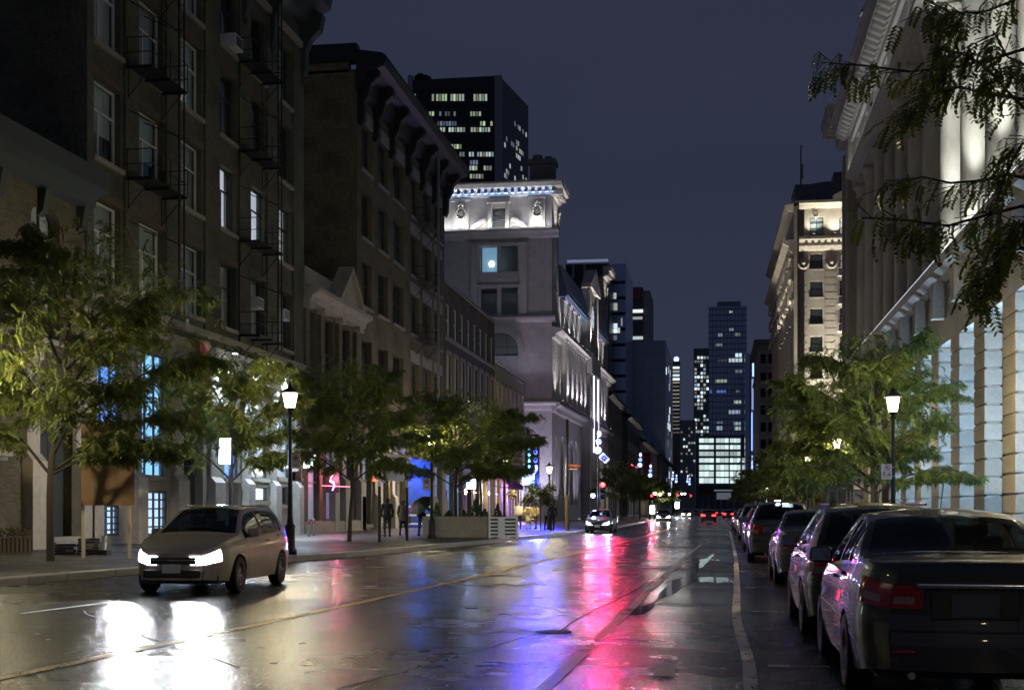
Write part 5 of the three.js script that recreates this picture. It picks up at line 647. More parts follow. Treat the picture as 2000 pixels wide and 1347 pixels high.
{ const [X, Z] = gnd(98, 1100, 0.15); locust('large locust tree beside the dark stacked trays and brown board', { X, Z, h: 8.4, r: 2.95, cb: 2.6, dx: 1.15, dz: 0.2, n: 4300, seed: 3, size: 0.36, limbs: 13, tr: 0.10, group: gL }); }
locust('dark crowned locust tree in front of white shop fascia', { X: xAtZ(41, 452), Z: 41, h: 6.8, r: 2.35, cb: 2.7, dx: -0.1, n: 3000, seed: 8, size: 0.35, limbs: 10, group: gL });
{ const [X, Z] = gnd(682, 1060, 0.15); locust('locust tree beside the blank lavender signboard', { X, Z, h: 7.4, r: 2.7, cb: 2.9, dx: -0.4, n: 4000, seed: 12, size: 0.37, limbs: 11, lean: 0.15, group: gL }); }
{ const [X, Z] = gnd(890, 1051, 0.15); locust('wide locust tree with wooden stake before long planter box', { X, Z, h: 6.9, r: 3.4, cb: 2.8, dx: 0.25, n: 4800, seed: 17, size: 0.38, limbs: 13, stake: [0.28, 0.1], group: gL }); }
locust('locust tree reaching over the blue neon sign', { X: -13.4, Z: 74, h: 6.3, r: 2.4, cb: 4.2, dx: 0.9, n: 460, seed: 23, size: 0.38, limbs: 7, group: gL });
locust('young small locust tree standing by lamp post near bank corner', { X: xAtZ(78, 1056), Z: 78, h: 3.0, r: 1.0, cb: 1.6, n: 520, seed: 27, size: 0.3, limbs: 7, tr: 0.04, group: gL });
for (const [px, Z, s] of [[1213, 160, 31], [1238, 185, 33], [1262, 215, 35], [1305, 300, 37]]) locust('distant street tree in front of dark houses beyond the bank', { X: xAtZ(Z, px), Z, h: 7.5, r: 3.2, cb: 2.6, n: 1100, seed: s, size: 0.6, limbs: 8, group: 'distant street trees opposite the parked cars' });
locust('large locust tree behind the lamp with no parking plate', { X: 5.3, Z: zOn(5.3, 1706), h: 7.6, r: 3.3, cb: 2.2, dx: -0.2, n: 5200, seed: 41, size: 0.37, limbs: 14, tr: 0.11, group: gR });
locust('locust tree beside the one way arrow sign', { X: 5.0, Z: 62, h: 7.2, r: 2.9, cb: 2.2, n: 3000, seed: 45, size: 0.38, limbs: 11, group: gR });
locust('pale lit locust tree before the hotel base', { X: 4.9, Z: 84, h: 5.6, r: 2.4, cb: 1.9, n: 1800, seed: 47, size: 0.4, limbs: 9, group: gR });
for (const [Z, s] of [[112, 49], [140, 53], [180, 57]]) locust('distant street tree beside the parked row past the hotel', { X: 4.6, Z, h: 6.6, r: 2.8, cb: 2.0, n: 1100, seed: s, size: 0.55, limbs: 8, group: 'distant street trees beside the parked cars' });
{ // near tree: trunk on the right pavement, long boughs over the parked cars
  const X = 4.9, Z = 11.5, t = thing('locust_tree', 'overhanging locust boughs reaching above the parked cars', 'tree', [0, 0, 0], 0, gR), R = rng(71), L = [], list = [];
  const T0 = 11, P = (px, py, tt = T0) => atT(px, py, tt);
  add(t, 'trunk', limbGeo([[X, 0.1, -Z], [X + 0.05, 2, -Z], [X - 0.1, 3.6, -Z + 0.1], [X - 0.2, 5.6, -Z], [X, 7.6, -Z]], 0.15, 0.04, 9), bark);
  const B = [[[2180, 60], [1960, 110], [1800, 140], [1690, 128], [1606, 122], 1], [[2150, 210], [1960, 190], [1880, 170], [1800, 195], [1770, 230], 1], [[2150, 330], [1990, 200], [1900, 110], [1830, 95], 1], [[2180, 420], [1980, 340], [1880, 360], [1800, 345], [1745, 360], 0.8], [[2150, 480], [1985, 400], [1880, 440], [1790, 432], [1700, 425], 1], [[2120, 560], [1985, 480], [1950, 530], [1935, 575], 1.2], [[2120, -60], [1960, 10], [1880, 30], [1800, -5], 1], [[2150, 260], [2020, 260], [1970, 330], [1940, 420], 1], [[2130, 420], [2010, 430], [1965, 470], 1.4], [[2100, 120], [1990, 130], [1940, 60], 1]];
  B.forEach((b, i) => { const w = b.pop(), tt = T0 + (R() - 0.5) * 2.4, pts = [[X - 0.1, 3.4 + i * 0.22, -Z], ...b.map(([x, y]) => P(x, y, tt).toArray())]; L.push(limbGeo(pts, 0.035, 0.006, 6)); const cv = new THREE.CatmullRomCurve3(pts.map((p) => new THREE.Vector3(...p)));
    const n = Math.round(58 * w); for (let k = 0; k < n; k++) { const u = 0.42 + 0.58 * Math.pow(R(), 0.8), p = cv.getPoint(u), d = cv.getTangent(u), a = Math.atan2(d.z, d.x) + (R() > 0.5 ? 1 : -1) * (0.4 + R() * 1.0), l = R() * R() * 0.42; const q = [p.x + Math.cos(a) * l, p.y + (R() - 0.6) * 0.16, p.z + Math.sin(a) * l]; if (l > 0.12) L.push(bar(p.toArray(), q, 0.004, 4)); list.push([...q, -a + (R() - 0.5) * 0.8, -0.2 - R() * 0.9, (R() - 0.5) * 1.2, 0.185 * (0.7 + R() * 0.6)]); } });
  // leafage of the rest of the crown, right of the frame
  for (let i = 0; i < 700; i++) { const a = R() * 6.28, rr = 2.4 * Math.sqrt(R()); list.push([X + 1.4 + Math.cos(a) * rr, 5.2 + R() * 2.8, -Z + Math.sin(a) * rr, R() * 6.28, -0.5 - R() * 0.6, 0, 0.26]); }
  add(t, 'limbs', merge(L), bark); crown(t, list.filter((_, i) => i % 2), 72, 0); crown(t, list.filter((_, i) => !(i % 2)), 73, 1);
}

// ================================================================ vehicles
const spline = (pts) => { // monotone cubic through [s, value]
  const n = pts.length, d = [], m = []; for (let i = 0; i < n - 1; i++) d.push((pts[i + 1][1] - pts[i][1]) / (pts[i + 1][0] - pts[i][0])); m.push(d[0]); for (let i = 1; i < n - 1; i++) m.push(d[i - 1] * d[i] <= 0 ? 0 : 2 * d[i - 1] * d[i] / (d[i - 1] + d[i])); m.push(d[n - 2]);
  return (s) => { if (s <= pts[0][0]) return pts[0][1]; if (s >= pts[n - 1][0]) return pts[n - 1][1]; let i = 0; while (s > pts[i + 1][0]) i++; const h = pts[i + 1][0] - pts[i][0], t = (s - pts[i][0]) / h, t2 = t * t, t3 = t2 * t; return (2 * t3 - 3 * t2 + 1) * pts[i][1] + (t3 - 2 * t2 + t) * h * m[i] + (-2 * t3 + 3 * t2) * pts[i + 1][1] + (t3 - t2) * h * m[i + 1]; };
};
const CARS = {
  sedan: { L: 4.3, W: 1.70, wr: 0.30, rw: 0.93, fw: 3.48, tail: [[0, 0.985], [0.02, 1.03], [0.06, 1.06], [0.14, 1.08], [0.5, 1.10], [0.62, 1.115], [1.28, 1.41], [1.75, 1.465], [2.15, 1.46], [2.5, 1.42], [3.38, 1.02], [3.8, 0.93], [4.15, 0.82], [4.26, 0.75], [4.3, 0.69]], belt: [[0, 0.93], [0.12, 0.985], [0.6, 1.02], [1.4, 0.99], [2.4, 0.94], [3.4, 0.90], [4.0, 0.82], [4.3, 0.66]], plan: [[0, 0.60], [0.02, 0.66], [0.05, 0.71], [0.1, 0.755], [0.18, 0.79], [0.35, 0.815], [0.93, 0.84], [2.0, 0.85], [3.2, 0.845], [3.75, 0.81], [4.1, 0.71], [4.22, 0.62], [4.3, 0.48]], rearGlass: [0.66, 1.26], roof: [1.26, 2.5], wind: [2.5, 3.34], side: [0.98, 3.12], pillars: [[1.93, 2.03], [1.22, 1.27]], lid: true },
  hatch: { L: 4.2, W: 1.76, wr: 0.315, rw: 0.78, fw: 3.36, tail: [[0, 0.98], [0.03, 1.02], [0.08, 1.04], [0.12, 1.07], [0.34, 1.38], [0.55, 1.475], [1.0, 1.52], [1.7, 1.54], [2.3, 1.49], [3.2, 1.05], [3.7, 0.95], [4.05, 0.83], [4.2, 0.71]], belt: [[0, 0.93], [0.12, 0.985], [0.5, 1.02], [1.4, 0.99], [2.4, 0.95], [3.3, 0.92], [3.9, 0.83], [4.2, 0.68]], plan: [[0, 0.74], [0.03, 0.785], [0.12, 0.82], [0.35, 0.85], [0.8, 0.875], [2.0, 0.88], [3.1, 0.875], [3.7, 0.83], [4.0, 0.73], [4.2, 0.5]], rearGlass: [0.12, 0.50], roof: [0.50, 2.3], wind: [2.3, 3.16], side: [0.55, 2.95], pillars: [[1.78, 1.87], [0.86, 0.94]] },
  suv: { L: 4.6, W: 1.86, wr: 0.355, rw: 0.86, fw: 3.58, tail: [[0, 1.06], [0.03, 1.10], [0.08, 1.14], [0.12, 1.18], [0.30, 1.52], [0.48, 1.63], [1.0, 1.68], [1.9, 1.69], [2.5, 1.63], [3.3, 1.17], [3.9, 1.08], [4.4, 0.97], [4.6, 0.82]], belt: [[0, 1.02], [0.12, 1.08], [0.5, 1.12], [1.4, 1.09], [2.4, 1.06], [3.4, 1.04], [4.2, 0.96], [4.6, 0.79]], plan: [[0, 0.80], [0.03, 0.84], [0.12, 0.87], [0.35, 0.90], [0.8, 0.925], [2.0, 0.93], [3.3, 0.925], [4.0, 0.88], [4.4, 0.78], [4.6, 0.56]], rearGlass: [0.12, 0.44], roof: [0.44, 2.5], wind: [2.5, 3.26], side: [0.55, 3.05], pillars: [[1.9, 1.99], [0.92, 1.0]] },
};
const carGlass = mat([0.22, 0.24, 0.25], 0.02, { phys: true, transmission: 1, thickness: 0, ior: 1.5 });
const tyreGeo = (r) => cached('tyre' + r, () => lathe([[r * 0.62, -0.10], [r * 0.94, -0.105], [r, -0.085], [r, 0.085], [r * 0.94, 0.105], [r * 0.62, 0.10]], 32).rotateZ(Math.PI / 2));
const rimGeo = (r) => cached('rim' + r, () => { const L = [lathe([[r * 0.60, -0.08], [r * 0.64, 0.10], [r * 0.58, 0.095], [r * 0.56, 0.02]], 28), new THREE.CylinderGeometry(r * 0.16, r * 0.16, 0.12, 12).translate(0, 0.02, 0)]; for (let i = 0; i < 7; i++) { const a = i / 7 * Math.PI * 2; L.push(bx(r * 0.56, 0.035, r * 0.13, r * 0.33, 0.055, 0).applyMatrix4(new THREE.Matrix4().makeRotationY(a))); } return merge(L).rotateZ(-Math.PI / 2); });
const lensRed = mat([0.26, 0.006, 0.010], 0.1, { phys: true, clearcoat: 1, clearcoatRoughness: 0.05 }), lensClear = mat([0.24, 0.16, 0.16], 0.1, { phys: true, clearcoat: 1 }), lensAmber = mat([0.5, 0.2, 0.02], 0.15), chrome = mat([0.55, 0.55, 0.57], 0.12, { metalness: 1 }), trim = mat([0.012, 0.012, 0.013], 0.45), seatMat = mat([0.05, 0.05, 0.055], 0.8), plateDark = mat([0.05, 0.05, 0.07], 0.5), rimMat = mat([0.4, 0.4, 0.42], 0.3, { metalness: 0.9 }), headOff = mat([0.5, 0.5, 0.52], 0.1, { phys: true, clearcoat: 1 });
const paint = (c) => mat(c, 0.5, { phys: true, metalness: 0.0, clearcoat: 1, clearcoatRoughness: 0.035, bumpMap: scaled(T.drops, 1.7), bumpScale: 0.0009 });
function carThing(kind, label, cat, paintMat, pos, turn, o = {}) {
  const C = CARS[kind], t = thing(o.name || 'parked_car', label, cat, pos, turn, o.group), T = spline(C.tail), B = spline(C.belt), Wd = spline(C.plan), { L } = C, sill = 0.21;
  const top = (s) => Math.max(T(s), B(s) + 0.012);
  const surf = (s, v, side, off = 0) => { // side -1 left, +1 right; v 0..1 flank, 1..2 glasshouse, 2..3 top
    const w = Wd(s), b = B(s), tp = top(s), hh = tp - b, wt = Math.max(w * 0.55, w - 0.035 - hh * 0.50), ct = Math.min(0.05, hh * 0.3); let x, y;
    if (v <= 1) { let yb = sill + 0.05 * Math.max(0, (0.4 - s) / 0.4) + 0.04 * Math.max(0, (s - L + 0.5) / 0.5); for (const c of [C.rw, C.fw]) { const ra = C.wr + 0.05, d = Math.abs(s - c); if (d < ra) yb = Math.max(yb, C.wr + Math.sqrt(ra * ra - d * d) * 0.98); } yb = Math.min(yb, b - 0.05); y = yb + (b - yb) * v; const k = (y - sill) / (b - sill); x = w * (0.955 + 0.055 * Math.sin(Math.PI * Math.min(1, k * 0.92 + 0.06)) - (k > 0.86 ? (k - 0.86) * 0.22 : 0)) ; if (k > 0.60 && k < 0.70) x -= 0.006 * Math.sin((k - 0.6) * 10 * Math.PI); }
    else { const x1 = w * (0.955 + 0.055 * Math.sin(Math.PI * 0.98) - 0.0308); if (v <= 2) { const k = v - 1; y = b + (tp - ct - b) * k; x = x1 + (wt - x1) * (k + 0.10 * Math.sin(Math.PI * k) * -1 * 0 + 0.0) + 0.02 * Math.sin(Math.PI * k) * Math.min(1, hh * 3); } else { const k = v - 2; x = wt * (1 - k); y = tp - ct * (1 - k) * (1 - k) * (1 + 0.0); if (hh < 0.1) x = Math.max(0, x1 * (1 - k)); } }
    return [side * (x + off), y + (v > 2 ? off : 0), L / 2 - s];
  };
  // z sagging of tail and nose in plan: pull the middle outwards
  const bulge = (p) => { const s = L / 2 - p[2], w = Math.max(0.3, Wd(Math.max(0.03, Math.min(L - 0.03, s)))), q = 1 - Math.min(1, (p[0] / w) ** 2); const kr = Math.max(0, 1 - s / 0.5), kf = Math.max(0, 1 - (L - s) / 0.7); p[2] += 0.10 * q * kr * kr; p[2] -= 0.14 * q * kf * kf; return p; };
  const grid = (ss, vs, side, off = 0, skip) => { const pos = [], idx = [], uv = []; for (const s of ss) for (const v of vs) { pos.push(...bulge(surf(s, v, side, off))); uv.push(s, v); } const n = vs.length; for (let i = 0; i < ss.length - 1; i++) for (let j = 0; j < n - 1; j++) { if (skip && skip((ss[i] + ss[i + 1]) / 2, (vs[j] + vs[j + 1]) / 2)) continue; const a = i * n + j, b = a + 1, c = a + n, d = c + 1; side > 0 ? idx.push(a, c, b, b, c, d) : idx.push(a, b, c, b, d, c); } const g = new THREE.BufferGeometry(); g.setAttribute('position', new THREE.Float32BufferAttribute(pos, 3)); g.setAttribute('uv', new THREE.Float32BufferAttribute(uv, 2)); g.setIndex(idx); g.computeVertexNormals(); return g; };
  const range = (a, b, n) => Array.from({ length: n + 1 }, (_, i) => a + (b - a) * i / n);
  const cap = (s, v0, v1, nv, na, off, x0 = -1, x1 = 1) => { const pos = [], idx = [], uv = [], rear = s < L / 2; for (let j = 0; j <= nv; j++) { const v = v0 + (v1 - v0) * j / nv, p = surf(s, v, 1); for (let i = 0; i <= na; i++) { const k = x0 + (x1 - x0) * i / na, q = bulge([p[0] * k, p[1], p[2]]); q[2] += rear ? off : -off; if (v < 0.5) q[2] += (rear ? 1 : -1) * 0.045 * Math.min(1, (0.5 - v) * 8); pos.push(...q); uv.push(k, v); } } const n = na + 1; for (let j = 0; j < nv; j++) for (let i = 0; i < na; i++) { const a = j * n + i, b = a + 1, c = a + n, d = c + 1; rear ? idx.push(a, b, c, b, d, c) : idx.push(a, c, b, b, c, d); } const g = new THREE.BufferGeometry(); g.setAttribute('position', new THREE.Float32BufferAttribute(pos, 3)); g.setAttribute('uv', new THREE.Float32BufferAttribute(uv, 2)); g.setIndex(idx); g.computeVertexNormals(); return g; };
  const ST = [...new Set([...range(0, 0.16, 8), ...range(0.16, L - 0.25, 80), ...range(L - 0.25, L, 8), ...C.rearGlass, ...C.roof, ...C.wind, ...C.side, ...C.pillars.flat()].map((x) => +x.toFixed(4)))].sort((a, b) => a - b);
  const V = [...range(0, 1, 16), 1.07, 1.3, 1.6, 1.88, 2, 2.09, 2.3, 2.55, 2.8, 3], within = (s, r) => s > r[0] && s < r[1];
  const isSide = (s, v) => v > 1.07 && v < 1.88 && within(s, C.side) && !C.pillars.some((p) => within(s, p)), isTop = (s, v) => v > 2.09 && (within(s, C.rearGlass) || within(s, C.wind));
  add(t, 'body', merge([grid(ST, V, 1, 0, (s, v) => isSide(s, v) || isTop(s, v)), grid(ST, V, -1, 0, (s, v) => isSide(s, v) || isTop(s, v)), cap(0, 0, 3, 24, 16, 0), cap(L, 0, 3, 20, 16, 0)]), paintMat);
  const sg = ST.filter((s) => s >= C.side[0] - 1e-6 && s <= C.side[1] + 1e-6); const cuts = [C.side[0], ...C.pillars.slice().sort((a, b) => a[0] - b[0]).flat(), C.side[1]];
  for (const sd of [-1, 1]) for (let i = 0; i < cuts.length; i += 2) { const ss = sg.filter((s) => s >= cuts[i] - 1e-6 && s <= cuts[i + 1] + 1e-6); if (ss.length > 1) add(t, 'side_window', grid(ss, [1.07, 1.3, 1.6, 1.88], sd, -0.004), carGlass); }
  for (const [k, n] of [['rearGlass', 'rear_window'], ['wind', 'windscreen']]) { const ss = ST.filter((s) => s >= C[k][0] - 1e-6 && s <= C[k][1] + 1e-6); add(t, n, merge([grid(ss, [2.09, 2.3, 2.55, 2.8, 3], 1, -0.004), grid(ss, [2.09, 2.3, 2.55, 2.8, 3], -1, -0.004)]), carGlass); }
  // window rubbers and seams
  const strip = (s, v0, v1, w, sd, off = 0.0035) => grid([s - w / 2, s + w / 2], range(v0, v1, 10), sd, off);
  for (const sd of [-1, 1]) { const seams = []; seams.push(grid(sg, [1.0, 1.075], sd, 0.004)); for (const s of [C.side[0] + 0.12, (C.pillars[0][0] + C.pillars[0][1]) / 2, C.side[1] - 0.02]) seams.push(strip(s, s < 1.3 && C.rw + C.wr + 0.05 > s ? 0.5 : 0.04, 0.99, 0.012, sd)); for (const p of C.pillars) seams.push(grid([p[0], p[1]], [1.07, 1.3, 1.6, 1.88], sd, 0.003)); add(t, 'window_trim', merge(seams), trim); }
  add(t, 'underbody', bx(C.W * 0.80, 0.14, L * 0.93, 0, 0.25, 0), M.black);
  for (const c of [C.rw, C.fw]) add(t, 'wheel_well', bx(C.W * 0.86, C.wr * 1.1, C.wr * 2.3, 0, C.wr + 0.14, L / 2 - c), M.black);
  for (const c of [C.rw, C.fw]) for (const sd of [-1, 1]) { const w = sub(t, 'wheel', sd * (C.W / 2 - 0.105), C.wr, L / 2 - c); add(w, 'tyre', tyreGeo(C.wr), M.rubber); const r = add(w, 'rim', rimGeo(C.wr), rimMat); if (sd < 0) r.rotation.z = Math.PI; }
  // seats and dashboard, seen through the glass
  const y0 = C.belt[4][1] - 0.45; for (const x of [-0.36, 0.36]) { const se = sub(t, 'seat', x, y0, L / 2 - (C.pillars[0][0] + 0.35)); add(se, 'cushion', rbox(0.5, 0.2, 0.5, 0.06), seatMat, 0, 0, -0.2); add(se, 'backrest', rbox(0.48, 0.62, 0.14, 0.06), seatMat, 0, 0.32, 0.12); add(se, 'headrest', rbox(0.26, 0.18, 0.1, 0.04), seatMat, 0, 0.73, 0.16); }
  { const se = sub(t, 'rear_bench', 0, y0, L / 2 - (C.side[0] + 0.35)); add(se, 'cushion', rbox(1.2, 0.2, 0.5, 0.06), seatMat, 0, 0, -0.25); add(se, 'backrest', rbox(1.2, 0.58, 0.14, 0.06), seatMat, 0, 0.3, 0); for (const x of [-0.36, 0.36]) add(se, 'headrest', rbox(0.24, 0.16, 0.09, 0.04), seatMat, x, 0.66, 0.03); }
  add(t, 'dashboard', rbox(C.W * 0.78, 0.28, 0.4, 0.08), seatMat, 0, y0 + 0.28, L / 2 - (C.wind[1] - 0.25)); add(t, 'steering_wheel', new THREE.TorusGeometry(0.18, 0.018, 6, 20), trim, -0.36, y0 + 0.42, L / 2 - (C.wind[1] - 0.62)); add(t, 'inner_mirror', rbox(0.24, 0.07, 0.04, 0.02), trim, 0, C.tail[C.tail.length > 13 ? 9 : 8][1] - 0.14, L / 2 - (C.wind[0] + 0.12));
  // mirrors and handles
  for (const sd of [-1, 1]) { const s = C.side[1] - 0.28, p = surf(s, 1.02, sd), mi = sub(t, 'door_mirror', p[0] + sd * 0.10, p[1] + 0.09, p[2]); add(mi, 'shell', rbox(0.22, 0.15, 0.11, 0.045, 3), o.mirror || trim); add(mi, 'mirror_glass', rbox(0.18, 0.12, 0.012, 0.005), chrome, 0, 0, 0.054); add(mi, 'stem', ubox(0.12, 0.03, 0.05), trim, -sd * 0.08, -0.07, 0); for (const q of [C.pillars[0][1] + 0.12 - 0.32, C.side[0] + 0.28]) { const hp = surf(q, 0.87, sd); add(t, 'door_handle', rbox(0.03, 0.035, 0.17, 0.012), o.handle || paintMat, hp[0] + sd * 0.014, hp[1], hp[2]); } }
  // rear: lamps, lid seam, plate
  const rl = o.tail ? glow([1, 0.03, 0.03], o.tail, [0.2, 0.01, 0.01]) : lensRed;
  for (const sd of [-1, 1]) {
    const tl = sub(t, 'tail_lamp'), hi = C.lid ? 0.94 : 0.99, lo = C.lid ? 0.68 : 0.66, a = C.lid ? 0.62 : 0.72, xs = sd > 0 ? [a, 1] : [-1, -a], mid = lo + (hi - lo) * 0.5;
    add(tl, 'red_lens', merge([cap(0, lo, hi, 8, 6, 0.008, ...xs), grid([0, 0.03, 0.07, 0.12, 0.18, 0.24], range(lo, hi, 6), sd, 0.007)]), rl);
    for (const [k0, k1] of [[a + 0.10, a + 0.22], [a + 0.225, a + 0.35]]) add(tl, 'clear_lens', cap(0, lo + 0.05, mid, 4, 4, 0.014, sd > 0 ? k0 : -k1, sd > 0 ? k1 : -k0), o.tail ? rl : lensClear);
    add(tl, 'clear_lens', grid([0.02, 0.06, 0.11, 0.15], range(lo + 0.05, mid, 4), sd, 0.012), o.tail ? rl : lensClear); add(tl, 'lamp_gap', merge([cap(0, lo - 0.012, lo, 1, 6, 0.009, ...xs), cap(0, hi, hi + 0.01, 1, 6, 0.009, ...xs)]), trim);
    add(t, 'reflector', rbox(0.16, 0.026, 0.02, 0.008), lensRed, sd * C.W * 0.30, 0.40, L / 2 + 0.13);
    const hl = sub(t, 'headlamp'); add(hl, 'lens', merge([cap(L, 0.60, 0.95, 4, 5, 0.01, ...(sd > 0 ? [0.60, 1] : [-1, -0.60])), grid(range(L - 0.22, L, 5), range(0.60, 0.95, 4), sd, 0.008)]), o.head ? glow(o.headC || [0.9, 0.94, 1.0], o.head) : headOff);
  }
  { const z = L / 2 + 0.10, yb = B(0.03) - 0.0; add(t, 'number_plate', rbox(0.34, 0.17, 0.012, 0.004), plateDark, 0, C.lid ? 0.74 : 0.80, z + 0.006); add(t, 'plate_recess', rbox(0.62, 0.20, 0.012, 0.02), trim, 0, C.lid ? 0.74 : 0.80, z - 0.002); add(t, 'chrome_strip', rbox(C.lid ? 0.84 : 0.9, 0.045, 0.045, 0.015), chrome, 0, C.lid ? 0.885 : 0.94, z + 0.004); add(t, 'bumper_strip', merge([cap(0, 0.43, 0.45, 1, 14, 0.016)]), trim); add(t, 'exhaust', cyl(0.03, 0.03, 0.2, 10).clone().rotateX(Math.PI / 2), M.steel, -0.45, 0.22, L / 2 - 0.02); if (C.lid) add(t, 'lid_seam', merge([cap(0, 0.43, 0.99, 8, 1, 0.006, -0.505, -0.495), cap(0, 0.43, 0.99, 8, 1, 0.006, 0.495, 0.505)]), trim); else add(t, 'rear_wiper', bar([0, C.tail[4][1] - 0.22, L / 2 - 0.1], [0.38, C.tail[4][1] - 0.16, L / 2 - 0.17], 0.01), trim); }
  { const z = -L / 2 - 0.13; add(t, 'grille', rbox(0.8, 0.12, 0.05, 0.02), trim, 0, 0.58, z + 0.01); add(t, 'lower_grille', rbox(1.0, 0.13, 0.05, 0.02), trim, 0, 0.36, z - 0.04); add(t, 'front_plate', rbox(0.32, 0.15, 0.012, 0.004), M.white, 0, 0.45, z - 0.075); add(t, 'grille_bar', rbox(0.8, 0.02, 0.03, 0.008), chrome, 0, 0.59, z - 0.02); }
  if (C.lid === undefined) for (const sd of [-1, 1]) { const p = surf(1.2, 2.05, sd); add(t, 'roof_rail', bar([p[0] * 0.98, p[1] + 0.03, L / 2 - 0.7], [p[0] * 0.98, p[1] + 0.035, L / 2 - 2.2], 0.016), trim); }
  add(t, 'aerial', bar([0, T(C.roof[0] + 0.2), L / 2 - C.roof[0] - 0.2], [0, T(C.roof[0] + 0.2) + 0.22, L / 2 - C.roof[0] - 0.02], 0.004, 4), trim);
  return t;
}
const inZ = (kind, rearWheelZ) => -(rearWheelZ - CARS[kind].rw + CARS[kind].L / 2);
const gP = 'cars parked along the kerb';
carThing('sedan', 'dark charcoal sedan parked beneath the overhanging locust boughs', 'car', paint([0.010, 0.011, 0.013]), [1.87, 0, inZ('sedan', 11.05)], 0.0, { group: gP });
carThing('hatch', 'dark grey hatchback parked directly ahead of the charcoal sedan', 'car', paint([0.012, 0.012, 0.014]), [1.85, 0, inZ('hatch', 15.85)], 0.0, { group: gP });
carThing('sedan', 'silver grey sedan parked behind the tall black sport utility car', 'car', paint([0.03, 0.03, 0.034]), [1.95, 0, inZ('sedan', 26.45)], 0.0, { group: gP });
carThing('suv', 'tall black sport utility car parked by the kerb', 'car', paint([0.015, 0.015, 0.017]), [1.78, 0, inZ('suv', 37.7)], -0.01, { group: gP });
carThing('hatch', 'dark red hatchback parked ahead of the black sport utility car', 'car', paint([0.12, 0.015, 0.018]), [1.78, 0, inZ('hatch', 47.5)], 0.0, { group: gP });
{ const proto = {}; for (const [z, k] of [[56, 'sedan'], [64, 'suv'], [72, 'sedan'], [81, 'hatch'], [90, 'sedan'], [100, 'sedan']]) { const p = [1.9, 0, inZ(k, z)]; if (proto[k]) dup(proto[k], p, 0); else proto[k] = carThing(k, 'small dark car far along the parked row', 'car', paint([0.03, 0.03, 0.035]), p, 0, { group: 'distant cars of the parked row' }); } }
// moving traffic, built at rest
const beams = (X, Z, I, c = [0.93, 0.96, 1.0], y = 0.66, sep = 0.62) => { for (const d of [-1, 1]) { const l = spot(c, I, [X + d * sep, y, -Z], [X + d * sep + 0.4, 0.3, -Z + 18], 0.55, 0.9, 4); } };
carThing('hatch', 'pale beige hatchback with blazing headlights driving towards the corner', 'car', paint([0.40, 0.35, 0.30]), [-9.25, 0, -(21.2 + 2.1)], Math.PI + 0.05, { name: 'oncoming_car', head: 13, mirror: paint([0.40, 0.35, 0.30]) }); beams(-9.25, 20.95, 80);
carThing('sedan', 'dark sedan with white headlights by the bank corner', 'car', paint([0.05, 0.05, 0.06]), [-7.2, 0, -(80 + 2.15)], Math.PI - 0.03, { name: 'oncoming_car', head: 5, headC: [0.86, 0.92, 1] }); beams(-7.2, 79.6, 7);
carThing('sedan', 'distant oncoming sedan with bluish headlights past the traffic light', 'car', paint([0.05, 0.05, 0.06]), [-6.1, 0, -152], Math.PI, { name: 'oncoming_car', head: 26, headC: [0.82, 0.9, 1] }); beams(-6.1, 149.6, 25);
const rec0 = carThing('sedan', 'lone receding car with red tail lights ahead of the queue', 'car', paint([0.05, 0.02, 0.02]), [-1.0, 0, -150], 0, { name: 'receding_car', tail: 9, group: 'receding traffic with tail lights' });
for (const [X, Z] of [[-1.2, 225], [0.4, 262], [-1.6, 300], [0.8, 330], [1.6, 200], [2.2, 245], [-0.6, 360], [0.2, 400], [1.8, 380], [-1.8, 420], [2.6, 300], [-1.0, 275], [1.2, 440]]) dup(rec0, [X, 0, -Z], 0, 'car with red tail lights in the distant traffic queue');
const onc0 = carThing('hatch', 'far oncoming car showing only its headlights', 'car', paint([0.05, 0.05, 0.06]), [-5.6, 0, -240], Math.PI, { name: 'oncoming_car', head: 70, group: 'far oncoming traffic' }); dup(onc0, [-5.2, 0, -330], Math.PI); dup(onc0, [-4.6, 0, -280], Math.PI); dup(onc0, [-5.0, 0, -400], Math.PI); dup(onc0, [-3.9, 0, -460], Math.PI);

